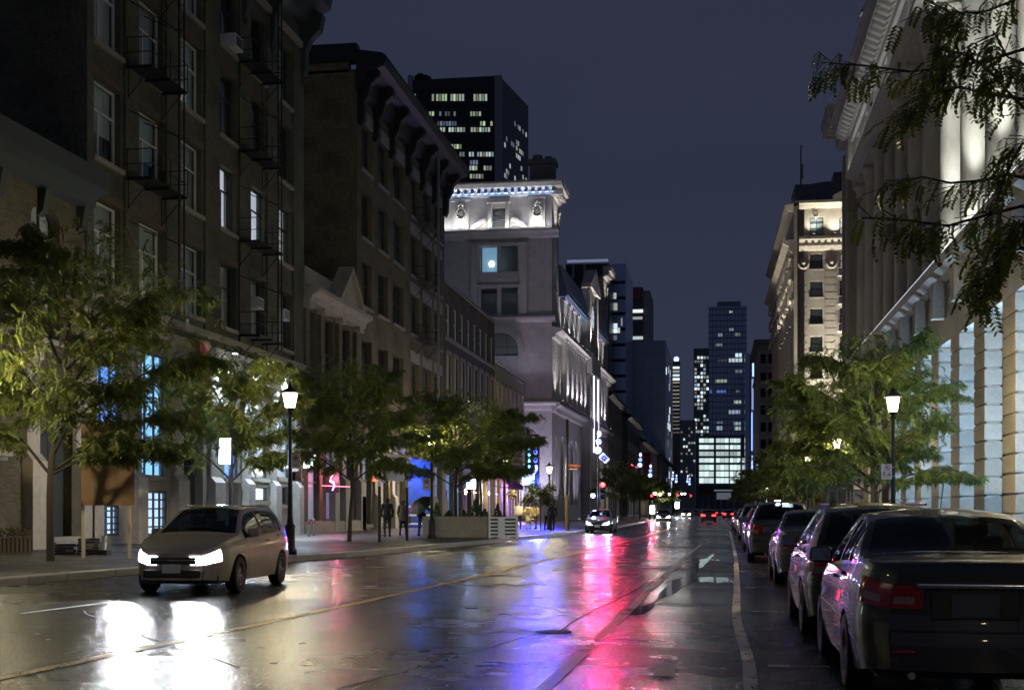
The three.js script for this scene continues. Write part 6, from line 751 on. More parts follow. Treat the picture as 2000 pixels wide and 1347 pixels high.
// ================================================================ street furniture
function canvasMat(w, h, draw, r = 0.5) { const c = document.createElement('canvas'); c.width = w; c.height = h; draw(c.getContext('2d')); const t = new THREE.CanvasTexture(c); t.colorSpace = THREE.SRGBColorSpace; return new THREE.MeshStandardMaterial({ map: t, roughness: r }); }
const lampGlass = glow([1.0, 0.83, 0.56], 11), lampPaint = mat([0.008, 0.009, 0.009], 0.4, { metalness: 0.3 });
const lampGlassGeo = new THREE.CylinderGeometry(0.24, 0.15, 0.40, 4).rotateY(Math.PI / 4);
function streetLamp(label, X, Z, hC, I = 60, group) { // hC: height of the lantern's middle
  const t = thing('street_lamp', label, 'street lamp', [X, 0.15, -Z], 0, group), h = hC - 0.15, p = h - 0.24;
  add(t, 'base', cached('lampbase', () => lathe([[0, 0], [0.2, 0], [0.2, 0.12], [0.15, 0.2], [0.14, 0.75], [0.17, 0.8], [0.1, 0.9], [0.08, 1.05]], 16)), lampPaint); add(t, 'post', cyl(0.045, 0.075, p - 0.95, 12), lampPaint, 0, 1.0 + (p - 0.95) / 2, 0);
  add(t, 'collar', cached('lampcollar', () => lathe([[0.05, 0], [0.10, 0.03], [0.05, 0.1], [0.12, 0.17], [0.16, 0.2], [0, 0.2]], 14)), lampPaint, 0, p - 0.17, 0);
  const l = sub(t, 'lantern', 0, h, 0); add(l, 'lamp_glass', lampGlassGeo, lampGlass);
  const rods = cached('lamprods', () => { const L = []; for (let i = 0; i < 4; i++) { const a = Math.PI / 4 + i * Math.PI / 2; L.push(bar([0.155 * Math.SQRT2 * Math.cos(a) * 0.72, -0.21, 0.155 * Math.SQRT2 * Math.sin(a) * 0.72], [0.25 * Math.cos(a), 0.21, 0.25 * Math.sin(a)], 0.011, 5)); } return merge(L); }); add(l, 'frame', rods, lampPaint);
  add(l, 'hood', cached('lamphood', () => merge([new THREE.CylinderGeometry(0.10, 0.36, 0.15, 4).rotateY(Math.PI / 4).translate(0, 0.29, 0), new THREE.CylinderGeometry(0.03, 0.09, 0.10, 8).translate(0, 0.42, 0), new THREE.SphereGeometry(0.03, 8, 6).translate(0, 0.49, 0)])), lampPaint);
  point([1.0, 0.84, 0.50], I, X, hC, -Z, 6); return t;
}
const gLamp = 'lantern street lamps';
const lampAt = (label, px, py, t, I) => { const p = atT(px, py, t); return streetLamp(label, p.x, -p.z, p.y, I, gLamp); };
streetLamp('lantern street lamp near the slatted hedge planter', -16.4, 26.2, 4.5, 62, gLamp);
lampAt('lantern street lamp with no stopping sign before the white shop', 566, 782, 38, 98);
lampAt('lantern street lamp half hidden in leaves by the umbrella walkers', 843, 860, 58.4, 98);
lampAt('lantern street lamp outside the warm lit shop', 985, 905, 79, 98);
lampAt('lantern street lamp above the young tree at bank corner', 1073, 918, 83, 98);
streetLamp('lantern street lamp between the charcoal sedan and the columned bank', 5.0, 19.6, 4.5, 34, gLamp);
streetLamp('lantern street lamp standing behind the charcoal sedan', 5.0, -2, 4.5, 12, gLamp); streetLamp('lantern street lamp farthest from the bank opposite the parked cars', -14.5, 1, 4.5, 24, gLamp);
lampAt('lantern street lamp with no parking plate before the lit arches', 1745, 790, 38, 98);
lampAt('lantern street lamp half buried in locust leaves near the arrow sign', 1635, 866, 58, 60);
streetLamp('lantern street lamp near the hotel base', 5.3, 80, 4.4, 48, gLamp);

function plate(parent, name, w, h, mt, x, y, z, turn = 0) { const g = add(parent, name, rbox(w, h, 0.02, 0.006), [0, 1, 2].length ? mt : mt, x, y, z); g.rotation.y = turn; return g; }
// a sign plate whose face (camera side) carries the print
function printed(parent, name, w, h, mt, x, y, z, turn = 0) { const g = sub(parent, name, x, y, z, turn); add(g, 'backing', rbox(w, h, 0.016, 0.006), M.steel); add(g, 'face', new THREE.PlaneGeometry(w * 0.98, h * 0.98), mt, 0, 0, 0.0095); return g; }
const noStop = canvasMat(160, 250, (k) => { k.fillStyle = '#d8c4c4'; k.fillRect(0, 0, 160, 250); k.lineWidth = 12; k.strokeStyle = '#231a1c'; k.beginPath(); k.arc(80, 70, 46, 0, 7); k.stroke(); k.fillStyle = '#231a1c'; k.beginPath(); k.arc(80, 70, 24, 0, 7); k.fill(); k.fillRect(40, 190, 80, 10); });
const noPark = canvasMat(200, 280, (k) => { k.fillStyle = '#d9c9c2'; k.fillRect(0, 0, 200, 280); k.lineWidth = 11; k.strokeStyle = '#5e1712'; k.beginPath(); k.arc(112, 68, 46, 0, 7); k.stroke(); k.fillStyle = '#2a1a1a'; k.font = 'bold 62px sans-serif'; k.fillText('P', 92, 90); k.beginPath(); k.moveTo(80, 36); k.lineTo(144, 100); k.stroke(); k.fillRect(34, 140, 46, 20); k.fillRect(140, 140, 22, 20); k.fillRect(22, 182, 52, 24); k.fillRect(108, 182, 70, 24); k.globalAlpha = 0.6; k.fillRect(24, 226, 150, 12); });
const arrowUp = canvasMat(160, 220, (k) => { k.fillStyle = '#d2b8ac'; k.fillRect(0, 0, 160, 220); k.fillStyle = '#6d2516'; k.beginPath(); k.moveTo(84, 24); k.lineTo(138, 92); k.lineTo(106, 92); k.lineTo(106, 170); k.lineTo(62, 170); k.lineTo(62, 92); k.lineTo(28, 92); k.fill(); });
{ // signs on posts
  const a = atT(577, 900, 37.8), t = thing('no_stopping_sign', 'pinkish no stopping plates on lamp post before white shop', 'sign', [a.x, 0, a.z]); printed(t, 'upper_plate', 0.26, 0.42, noStop, 0, a.y, 0, 0.3); printed(t, 'lower_plate', 0.26, 0.28, canvasMat(64, 64, (k) => { k.fillStyle = '#c9b4b8'; k.fillRect(0, 0, 64, 64); k.fillStyle = '#1c1820'; k.fillRect(4, 4, 22, 56); k.strokeStyle = '#b03038'; k.lineWidth = 4; k.beginPath(); k.arc(46, 48, 10, 0, 7); k.stroke(); }), 0.02, a.y - 0.44, 0, 0.3); add(t, 'clamp', bar([-0.16, a.y, -0.02], [0.1, a.y, -0.02], 0.012), M.steel);
  const b = atT(833, 945, 57.6), u = thing('no_stopping_sign', 'white no stopping plate on lamp post by umbrella walkers', 'sign', [b.x, 0, b.z]); printed(u, 'plate', 0.36, 0.52, noStop, 0, b.y, 0, 0.25); add(u, 'clamp', bar([-0.1, b.y, -0.02], [0.26, b.y, -0.02], 0.012), M.steel);
  const c = atT(1732, 921, 37.7), v = thing('no_parking_sign', 'no parking plate with hours clamped to lamp post', 'sign', [c.x, 0, c.z]); printed(v, 'plate', 0.30, 0.44, noPark, 0, c.y, 0.04, 0.0); for (const dy of [-0.13, 0.13]) add(v, 'clamp', bar([0.05, c.y + dy, 0.01], [0.24, c.y + dy, -0.03], 0.012), M.steel);
  const d = atT(1677, 943, 46), w = thing('arrow_sign', 'one way arrow plate on slim post under the locust leaves', 'sign', [d.x, 0.15, d.z]); printed(w, 'plate', 0.34, 0.46, arrowUp, 0, d.y - 0.15, 0.05); printed(w, 'lower_plate', 0.34, 0.40, M.darkStone, 0, d.y - 0.62, 0.05); add(w, 'post', cyl(0.03, 0.03, d.y + 0.1, 8), lampPaint, 0.12, (d.y + 0.1) / 2, 0);
}
{ // blank two-panel signboard
  const [ax, az] = gnd(741, 1060, 0.15), [bxx, bz] = gnd(795, 1057, 0.15), t = thing('signboard', 'blank lavender two panel signboard on dark posts', 'sign', [ax, 0.15, -az]); const dx = bxx - ax, dz = -(bz - az), L = Math.hypot(dx, dz), turn = -Math.atan2(dz, dx), g = mat([0.72, 0.70, 0.80], 0.45);
  for (const [i, s] of [[0, 0], [1, L]]) { add(t, 'post', cyl(0.06, 0.06, i ? 2.6 : 3.0, 10), lampPaint, dx * i, i ? 1.3 : 1.5, dz * i); add(t, 'post_sleeve', cyl(0.066, 0.066, 0.28, 10), g, dx * i, 2.35, dz * i); }
  const p = sub(t, 'panels', dx / 2, 0, dz / 2, turn); add(p, 'panel', rbox(1.66, 0.50, 0.05, 0.02), g, -0.05, yAtZ(az, 741, 925) - 0.15, 0.09); add(p, 'panel', rbox(1.62, 0.46, 0.05, 0.02), g, 0, yAtZ(az, 741, 897) - 0.15, 0.09);
}
{ // hanging board on two timber poles
  const a = atT(211, 900, 33.6), t = thing('brown_board', 'large blotched brown board hung between two timber poles', 'board', [a.x, 0.16, a.z], 0.32); const bm = mat([0.26, 0.17, 0.10], 0.8, { map: scaled(T.stone, 0.8), bumpMap: scaled(T.stoneBump, 1), bumpScale: 0.004 });
  add(t, 'board', boxm(-0.66, 0.66, 1.40, 3.55, 0.03, 0.07), bm); for (const x of [-0.62, 0.52]) add(t, 'pole', boxm(x - 0.04, x + 0.04, 0, 3.4, -0.06, 0.02), M.paleWood);
}
{ // slatted planter with clipped hedge
  const x = -18.9, z = zOn(-18.9, 24), t = thing('slatted_planter', 'slatted wooden planter with clipped dry hedge by house front', 'planter', [x, 0.27, -z], 0.5); add(t, 'box', boxm(-0.9, 0.5, 0.02, 0.42, -0.35, 0.0), M.wood); for (let i = 0; i < 13; i++) add(t, 'slat', ubox(0.065, 0.44, 0.03), M.paleWood, -0.86 + i * 0.108, 0.22, 0.02);
  const R = rng(4), L = []; for (let i = 0; i < 900; i++) { const g = new THREE.PlaneGeometry(0.05, 0.025); g.rotateX(R() * 6); g.rotateY(R() * 6); const k = Math.floor(R() * 3); g.translate(-0.75 + k * 0.48 + (R() - 0.5) * 0.5, 0.45 + R() * 0.26 * (1 - ((R() - 0.5) * 1.2) ** 2), -0.18 + (R() - 0.5) * 0.36); L.push(g); } const h = add(t, 'hedge', merge(L), mat([0.17, 0.14, 0.05], 0.9)); h.userData.kind = 'stuff';
}
{ // stack of black trays
  const [x, z] = gnd(148, 1088, 0.16), t = thing('tray_stack', 'stack of wet black plastic trays beside the tree trunk', 'tray stack', [x, 0.16, -z], 0.35), R = rng(14), pm = mat([0.012, 0.012, 0.014], 0.3), pale = mat([0.35, 0.33, 0.28], 0.6);
  for (let k = 0; k < 7; k++) for (const s of [0, 1]) { if (k > 4 && !s) continue; const g = sub(t, 'tray', -0.28 + s * 0.62 + (R() - 0.5) * 0.06, k * 0.075, (R() - 0.5) * 0.1, (R() - 0.5) * 0.12); add(g, 'rim', cached('trayrim', () => merge([bx(0.56, 0.055, 0.025, 0, 0.03, 0.2), bx(0.56, 0.055, 0.025, 0, 0.03, -0.2), bx(0.025, 0.055, 0.4, 0.27, 0.03, 0), bx(0.025, 0.055, 0.4, -0.27, 0.03, 0), bx(0.54, 0.012, 0.4, 0, 0.006, 0)])), pm); if (R() > 0.35) add(g, 'pale_edge', rbox(0.2, 0.03, 0.02, 0.005), pale, (R() - 0.5) * 0.24, 0.035, 0.215); }
  const c = thing('paper_cups', 'pale stacked cups left on the pile of black trays', 'cups', [x + 0.75, 0.16, -z - 0.1]); add(c, 'cup', lathe([[0.05, 0], [0.075, 0.18], [0.08, 0.18]], 14), M.white, 0, 0.4, 0); add(c, 'cup', lathe([[0.07, 0], [0.10, 0.2], [0.105, 0.2]], 14), M.white, -0.02, 0.2, 0); add(c, 'crate', rbox(0.3, 0.2, 0.3, 0.02), M.black, 0, 0.1, 0);
}
{ // glowing totem sign
  const a = atT(437, 882, 40), t = thing('totem_sign', 'bright blue white illuminated totem sign on dark post', 'sign', [a.x, 0.16, a.z]); add(t, 'post', cyl(0.05, 0.05, 3.4, 10), lampPaint, 0.18, 1.7, -0.05); add(t, 'lit_panel', rbox(0.30, 0.48, 0.1, 0.04), glow([0.70, 0.80, 1.0], 5), 0, a.y - 0.30, 0); add(t, 'lit_panel', rbox(0.27, 0.26, 0.1, 0.03), glow([0.70, 0.80, 1.0], 5), 0, a.y + 0.12, 0); add(t, 'blue_edge', rbox(0.05, 0.8, 0.09, 0.01), glow([0.05, 0.12, 1.0], 3), 0.19, a.y - 0.14, 0); point([0.35, 0.5, 1.0], 26, a.x, a.y - 0.2, a.z + 0.35, 8);
}
// two light boxes and small neon on the house fronts
for (const [px, n] of [[553, 'square white light box by the dark shop window'], [604, 'square white light box beside the stone buttress']]) { const Z = zOn(-19.2, px), t = thing('light_box', n, 'light box', [-19.2, 0, -Z], 0.15); const y = yOn(-19.2, px, 901); add(t, 'case', rbox(0.62, 0.68, 0.12, 0.02), M.frameWhite, 0, y, -0.03); add(t, 'lit_panel', ubox(0.54, 0.6, 0.02), glow([0.78, 0.88, 1.0], 3.2), 0, y, 0.04); add(t, 'bracket', bar([-0.3, y, -0.06], [-0.8, y, -0.1], 0.03), M.iron); point([0.75, 0.87, 1.0], 9, -19.1, y, -Z + 0.3, 8); }
{ const Z = zOn(-19.6, 645), t = thing('neon_sign', 'small red and blue neon sign between stone buttresses', 'neon sign', [-19.5, 0, -Z], 0.3); const y = yOn(-19.6, 645, 935), gr = glow([1, 0.12, 0.2], 4), gb = glow([0.2, 0.3, 1], 5); add(t, 'neon_tube', tube([[-0.2, y + 0.5, 0], [0.1, y + 0.3, 0], [-0.1, y, 0], [0.1, y - 0.2, 0]], 0.03), gr); add(t, 'neon_tube', tube([[-0.15, y - 0.1, 0.03], [0.1, y - 0.3, 0.03], [0, y - 0.6, 0.03]], 0.035), gb); add(t, 'neon_tube', bar([-0.6, y - 0.35, 0], [0.9, y - 0.4, 0], 0.018), gr); add(t, 'backing', ubox(0.7, 1.3, 0.03), M.black, 0, y - 0.05, -0.06); point([1, 0.2, 0.35], 9, -19.2, y, -Z + 0.3, 6); }
{ const Z = 90, a = atT(920, 945, 84), t = thing('square_sign', 'lit square white sign with dark ring on bracketed arm', 'sign', [a.x, 0, a.z]); add(t, 'lit_panel', rbox(0.62, 0.62, 0.12, 0.03), glow([0.62, 0.72, 1.0], 2.6), 0, a.y, 0); add(t, 'ring', new THREE.TorusGeometry(0.15, 0.06, 8, 20), M.black, 0, a.y, 0.07); add(t, 'arm', bar([-0.3, a.y + 0.36, 0], [-1.4, a.y + 0.36, 0], 0.03), M.iron); point([0.4, 0.55, 1.0], 12, a.x, a.y, a.z + 0.3, 6); }
{ // blue neon on the annex
  const t = thing('blue_neon_sign', 'tall vertical blue neon sign projecting from the annex', 'neon sign', [0, 0, 0]), P = (px, py) => atT(px, py, 112).toArray(), nb = glow([0.06, 0.09, 1.0], 4), nw = glow([0.22, 0.28, 1.0], 4), nc = glow([0.15, 0.75, 1.0], 6);
  for (const [a, b] of [[868, 876], [879, 887], [893, 903]]) { const q = P(1046, (a + b) / 2), h = (b - a) / 22.9; add(t, 'neon_letter', new THREE.TorusGeometry(0.16, 0.06, 8, 16).scale(0.8, h * 2.6, 1), nb, ...q); } add(t, 'neon_tube', tube([P(1047, 908), P(1048, 915), P(1045, 921), P(1042, 925), P(1043, 956)], 0.11, 30, 8), nw); for (const y of [871, 876, 888, 895, 900, 911]) add(t, 'neon_letter', rbox(0.16, 0.2, 0.06, 0.02), nc, ...P(1033.5, y)); add(t, 'lit_panel', rbox(0.95, 0.9, 0.2, 0.03), glow([0.4, 0.6, 1.0], 3.5), ...P(1031, 936)); add(t, 'board', boxm(-0.75, 0.55, -1.0, 3.6, -0.14, -0.09).translate(...P(1041, 930)), M.black); const q = P(1043, 910); add(t, 'arm', bar(q, [-20, q[1], q[2]], 0.05), M.iron); point([0.08, 0.12, 1.0], 90, q[0] + 0.4, q[1] - 1.6, q[2] + 0.6, 16); spot([0.012, 0.016, 1.0], 1600, [q[0] + 0.3, q[1] - 0.4, q[2] + 0.6], [-8.2, 0, -48], 0.24, 0.8, 20);
}
{ // planter box with slatted white end
  const t = thing('planter_box', 'long beige planter box with shrubs and white slatted end', 'planter', [-10.15, 0.16, -57.6], 0.0), bm = mat([0.42, 0.37, 0.29], 0.8, { map: scaled(T.stone, 0.6) }), g = sub(t, 'box', 0, 0, 0, -0.30); add(g, 'front_board', boxm(-3.3, 0, 0.03, 0.98, -0.05, 0), bm); add(g, 'rear_board', boxm(-3.3, 0, 0.03, 0.98, -1.75, -1.70), bm); add(g, 'end_board', boxm(-3.35, -3.301, 0.03, 0.98, -1.75, 0), bm); add(g, 'soil', boxm(-3.28, -0.02, 0.7, 0.85, -1.68, -0.07), mat([0.02, 0.016, 0.012], 0.95));
  const e = sub(t, 'slatted_end', 0.03, 0, 0, -0.30 + Math.PI / 2 - 0.5); add(e, 'stile', boxm(0, 0.09, 0, 1.02, 0, 0.05), M.white); add(e, 'stile', boxm(0.5, 0.86, 0.02, 0.9, 0.03, 0.06), M.white); add(e, 'stile', boxm(1.5, 1.59, 0, 1.02, 0, 0.05), M.white); for (let i = 0; i < 6; i++) add(e, 'slat', ubox(1.46, 0.085, 0.03), M.white, 0.78, 0.10 + i * 0.165, 0.015); add(e, 'backing', boxm(0.02, 1.57, 0.02, 0.98, -0.05, -0.03), M.black);
  const R = rng(24); const bush = (x, z, r, h, n, c) => { const L = []; for (let i = 0; i < n; i++) { const k = R(), a = R() * 6.28, rr = r * (1 - k) * Math.sqrt(R()) + 0.02; const q = new THREE.PlaneGeometry(0.10, 0.035); q.rotateZ(0.6 + R()); q.rotateY(R() * 6.28); q.translate(x + Math.cos(a) * rr, 0.82 + k * h, z + Math.sin(a) * rr); L.push(q); } const m = add(g, 'shrub', merge(L), mat(c, 0.85)); m.userData.kind = 'stuff'; };
  bush(-2.9, -0.5, 0.3, 0.75, 260, [0.10, 0.12, 0.02]); bush(-2.3, -0.6, 0.45, 0.4, 260, [0.04, 0.07, 0.015]); bush(-1.5, -0.5, 0.4, 0.45, 260, [0.05, 0.09, 0.015]); bush(-0.95, -0.7, 0.42, 1.0, 460, [0.03, 0.07, 0.02]); bush(-0.4, -0.5, 0.35, 0.5, 240, [0.04, 0.06, 0.02]); bush(-0.1, -1.2, 0.3, 0.7, 240, [0.03, 0.06, 0.02]);
}
{ const a = atT(1000, 966, 84), t = thing('hanging_basket', 'hanging flower basket below the warm shop lamp', 'basket', [a.x, a.y, a.z]), R = rng(2), L = []; for (let i = 0; i < 260; i++) { const q = new THREE.PlaneGeometry(0.09, 0.06); q.rotateX(R() * 6); q.rotateY(R() * 6); const v = new THREE.Vector3(R() - 0.5, R() - 0.5, R() - 0.5).normalize().multiplyScalar(0.32); q.translate(v.x, v.y, v.z); L.push(q); } const m = add(t, 'flowers', merge(L), mat([0.4, 0.34, 0.16], 0.8)); m.userData.kind = 'stuff'; add(t, 'basket', lathe([[0, -0.28], [0.2, -0.2], [0.28, 0], [0.26, 0]], 16), M.iron); add(t, 'chain', bar([0, 0, 0], [0, 0.9, 0], 0.012), M.iron); }
// purple awning, warm shop doorway light
{ const Z = 119, t = thing('awning', 'purple fabric awning over the warm lit shop door', 'awning', [XL, 0, 0], Math.PI / 2); add(t, 'cloth', extr([[0, 4.7], [1.5, 3.7], [1.5, 3.3], [1.45, 3.3], [1.45, 3.62], [0, 4.6]], 9).rotateY(-Math.PI / 2).translate(Z + 5, 0, 0.1), mat([0.20, 0.04, 0.26], 0.8)); for (const z of [Z - 3.6, Z + 4.8]) add(t, 'stay', bar([z, 3.6, 0.1], [z, 3.4, 1.5], 0.03), M.iron); point([1.0, 0.72, 0.42], 90, XL + 1.3, 3.0, -112, 8); point([0.7, 0.35, 1.0], 60, XL + 1.2, 3.0, -124, 8); }
{ const t = thing('wall_lantern', 'small warm wall lantern beside the blue hoarding', 'lantern', [XL + 0.6, 3.4, -zOn(XL, 767)]); add(t, 'lamp_glass', sph(0.16), glow([1, 0.75, 0.4], 7)); add(t, 'bracket', bar([-0.6, 0.1, 0], [0, 0.18, 0], 0.02), M.iron); point([1, 0.7, 0.4], 14, XL + 0.6, 3.4, -zOn(XL, 767), 6); }
{ const Z = zOn(-19.2, 735), t = thing('orange_sign', 'small orange lit hanging sign by the recessed doorway', 'sign', [-19.2, 3.5, -Z]); add(t, 'lit_panel', rbox(0.5, 0.9, 0.08, 0.02), glow([1, 0.25, 0.05], 1.3)); add(t, 'lit_disc', cyl(0.2, 0.2, 0.1, 20).clone().rotateX(Math.PI / 2), glow([1, 0.85, 0.7], 1.6), 0.1, -0.1, 0.02); add(t, 'arm', bar([-0.8, 0.5, 0], [0.2, 0.5, 0], 0.02), M.iron); }
{ const Z0 = zOn(-19.4, 800), t = thing('blue_hoarding', 'bright blue painted hoarding panel standing by the shop', 'hoarding', [-19.3, 0.3, -Z0], 0.2); for (let i = 0; i < 4; i++) add(t, 'panel', rbox(0.33, 4.4, 0.05, 0.01), mat([0.02, 0.09, 0.55], 0.5), i * 0.35, 2.2, 0); for (let i = 0; i < 3; i++) add(t, 'white_band', rbox(1.36, 0.12, 0.02, 0.005), M.white, 0.52, 0.25 + i * 0.55, 0.035); add(t, 'batten', boxm(-0.1, 1.2, 1.0, 1.1, -0.08, -0.03), M.wood); point([0.1, 0.25, 1.0], 10, -18.6, 3.8, -Z0 + 0.4, 6); }
// ---- tall pole with street name plates at the bank corner
{ const [x, z] = gnd(1108, 1036, 0.15), t = thing('sign_pole', 'tall dark pole carrying orange and white street plates', 'pole', [x, 0.15, -z]); add(t, 'pole', cyl(0.09, 0.11, 6.9, 12), lampPaint, 0, 3.45, 0); add(t, 'wood_sleeve', cyl(0.13, 0.14, 2.2, 12), M.wood, 0, 1.1, 0); const y = yAtZ(z, 1126, 909) - 0.15; printed(t, 'street_plate', 0.75, 0.17, canvasMat(256, 58, (k) => { k.fillStyle = '#b4532a'; k.fillRect(0, 0, 256, 58); k.fillStyle = '#e8c8b0'; for (let i = 0; i < 5; i++) k.fillRect(60 + i * 28, 22, 18, 16); }), 0.46, y, 0.04); printed(t, 'street_plate', 0.6, 0.15, canvasMat(256, 64, (k) => { k.fillStyle = '#2c2022'; k.fillRect(0, 0, 256, 64); k.fillStyle = '#e6d6cc'; k.beginPath(); k.moveTo(20, 32); k.lineTo(60, 10); k.lineTo(60, 54); k.fill(); k.fillRect(60, 18, 170, 28); }), 0.40, y - 0.22, 0.04); const s = sub(t, 'signal_box', -0.28, 2.3, 0); add(s, 'case', rbox(0.22, 0.6, 0.2, 0.03), M.black); }
// ---- traffic signals
function signal(label, X, Z, y, o = {}) { const t = thing('traffic_signal', label, 'traffic signal', [X, 0.15, -Z], 0, o.group), h = o.h || y + 0.7; add(t, 'pole', cyl(0.06, 0.09, h, 10), o.pole || lampPaint, 0, h / 2, 0); const hd = sub(t, 'signal_head', o.dx || 0.28, y - 0.15, 0.12); add(hd, 'case', rbox(0.40, 1.12, 0.18, 0.03), M.black, 0, -0.36, 0); for (let i = 0; i < 3; i++) { add(hd, 'signal_lens', cyl(0.15, 0.15, 0.03, 18).clone().rotateX(Math.PI / 2), i === 0 ? glow([1, 0.014, 0.025], 15) : M.glassDark, 0, -i * 0.36, 0.1); add(hd, 'visor', cached('visor', () => new THREE.CylinderGeometry(0.17, 0.17, 0.2, 14, 1, true, -Math.PI * 0.6, Math.PI * 1.2).rotateX(Math.PI / 2)), M.black, 0, -i * 0.36, 0.18); } add(hd, 'arm', bar([0, -0.27, -0.05], [-(o.dx || 0.28), -0.27, -0.12], 0.03), M.black); if (o.I) spot([1, 0.004, 0.06], o.I, [X + (o.dx || 0.28), y, -Z + 0.5], [X * 0.35, 0, -Z + 62], 0.2, 0.8, 8); return t; }
function blueLamps(t, h, k = 1) { add(t, 'blue_lamp', sph(0.24 * k), glow([0.35, 0.5, 1.0], 2.4), 0, h, 0); add(t, 'blue_lamp', sph(0.19 * k), glow([0.18, 0.32, 1.0], 2.0), 0.05, h + 0.55 * k, 0); add(t, 'blue_lamp', sph(0.14 * k).clone().scale(1, 1.5, 1), glow([0.85, 0.7, 0.95], 1.6), 0.08, h + 1.05 * k, 0); add(t, 'lamp_stem', cyl(0.03, 0.03, 1.2 * k, 6), lampPaint, 0.04, h + 0.5 * k, -0.05); }
{ const Z = 84, X = xAtZ(Z, 1168), y = yAtZ(Z, 1176, 947); const t = signal('red traffic signal with blue globe lamps and flag at crossing', X, Z, y, { h: yAtZ(Z, 1168, 886), dx: 0.32, k: 60, I: 330 }); blueLamps(t, yAtZ(Z, 1168, 879) - 0.15); point([0.25, 0.36, 1.0], 14, X, yAtZ(Z, 1168, 875), -Z + 0.5, 8);
  const f = sub(t, 'flag', 0.42, yAtZ(Z, 1180, 895) - 0.15, 0.1); f.rotation.z = -0.75; add(f, 'cloth', ubox(0.62, 0.42, 0.02), M.white); add(f, 'cross_field', ubox(0.36, 0.34, 0.024), mat([0.03, 0.05, 0.3], 0.7), -0.02, 0, 0); add(f, 'emblem', new THREE.IcosahedronGeometry(0.05, 0), M.white, -0.02, 0, 0.014); add(t, 'flag_staff', bar([0, yAtZ(Z, 1180, 905) - 0.15, 0], [0.6, yAtZ(Z, 1180, 885) - 0.05, 0.1], 0.015), M.iron);
  const p = sub(t, 'walk_signal', -0.30, yAtZ(Z, 1158, 968) - 0.15, 0.15); add(p, 'case', rbox(0.34, 0.34, 0.16, 0.03), M.black); add(p, 'signal_lens', cyl(0.13, 0.13, 0.03, 18).clone().rotateX(Math.PI / 2), glow([0.45, 0.6, 1.0], 6), 0, 0, 0.09); add(p, 'arm', bar([0, 0, -0.05], [0.3, 0, -0.15], 0.025), M.black); point([0.4, 0.5, 1.0], 8, X - 0.3, yAtZ(Z, 1158, 968), -Z + 0.6, 6); }
const gS = 'distant traffic signals';
for (const [px, py, Z, k, label] of [[1273, 968, 170, 130, 'red traffic signal with glowing kiosk behind it'], [1325, 967, 260, 200, 'small red traffic signal beside the second glowing kiosk'], [1350, 968, 300, 220, 'tiny red traffic signal near the foot bridge'], [1512, 955, 118, 90, 'red traffic signal beside the hotel']]) signal(label, xAtZ(Z, px) - 0.28, Z, yAtZ(Z, px, py), { k, I: Z < 180 ? 130 : 0, group: gS });
for (const [px, py, Z] of [[1250, 908, 175], [1270, 928, 200], [1314, 935, 290], [1321, 940, 310], [1343, 940, 340], [1347, 945, 360], [1480, 925, 200]]) { const t = thing('blue_lamp_post', 'distant post topped with glowing blue globe lamps', 'lamp post', [xAtZ(Z, px), 0.15, -Z], 0, 'distant blue globe lamp posts'); const h = yAtZ(Z, px, py) - 0.15; add(t, 'post', cyl(0.06, 0.09, h, 8), lampPaint, 0, h / 2, 0); blueLamps(t, h, 1.3); }
for (const [px, py, Z] of [[1279, 963, 190], [1290, 965, 215], [1308, 965, 260], [1332, 964, 300], [1338, 964, 330], [1497, 956, 120]]) { const t = thing('distant_lamp', 'distant street lamp showing as small white point of light', 'street lamp', [xAtZ(Z, px), 0.15, -Z], 0, 'distant street lamps'); const h = yAtZ(Z, px, py) - 0.15; add(t, 'post', cyl(0.05, 0.08, h, 8), lampPaint, 0, h / 2, 0); add(t, 'lamp_glass', sph(0.22), glow([1, 0.85, 0.75], 16), 0, h, 0); add(t, 'hood', lathe([[0.0, 0.32], [0.2, 0.22], [0.26, 0.14]], 12), lampPaint, 0, h, 0); point([1, 0.85, 0.7], 60, xAtZ(Z, px), h + 0.15, -Z, 6); }
for (const [px0, px1, y0, y1, Z, label] of [[1270, 1279, 987, 1003, 172, 'glowing white advertising kiosk by distant red signal'], [1319, 1327, 980, 993, 255, 'glowing white advertising kiosk by the small far signal'], [1514, 1525, 977, 988, 120, 'square bright bluish light box beside hotel crossing'], [1528, 1549, 979, 990, 122, 'wide bright white light box beside hotel crossing']]) { const x0 = xAtZ(Z, px0), x1 = xAtZ(Z, px1), yt = yAtZ(Z, px0, y0), yb = Math.max(0.5, yAtZ(Z, px0, y1)), t = thing('lit_kiosk', label, 'light box', [(x0 + x1) / 2, 0, -Z]); add(t, 'case', rbox(x1 - x0 + 0.1, yt - yb + 0.1, 0.3, 0.04), M.black, 0, (yt + yb) / 2, -0.04); add(t, 'lit_panel', ubox(x1 - x0, yt - yb, 0.02), glow([0.72, 0.84, 1.0], 4), 0, (yt + yb) / 2, 0.13); for (const d of [-1, 1]) add(t, 'leg', cyl(0.05, 0.05, yb - 0.12, 8), M.black, d * (x1 - x0) * 0.35, (yb - 0.05 + 0.13) / 2, 0); point([0.7, 0.82, 1.0], 40, (x0 + x1) / 2, (yt + yb) / 2, -Z + 0.5, 8); }
for (const [px, i] of [[603, 0], [612, 1]]) { const Z = 56 + i, X = xAtZ(Z, px), t = thing('bollard', 'small grey bollard with red band near stone buttresses', 'bollard', [X, 0.25, -Z], 0, 'pair of banded bollards'); add(t, 'post', cyl(0.06, 0.07, 0.75, 12), M.steel, 0, 0.37, 0); add(t, 'band', cyl(0.066, 0.066, 0.1, 12), mat([0.5, 0.03, 0.03], 0.5), 0, 0.6, 0); add(t, 'cap', sph(0.06, 12), M.steel, 0, 0.75, 0); }

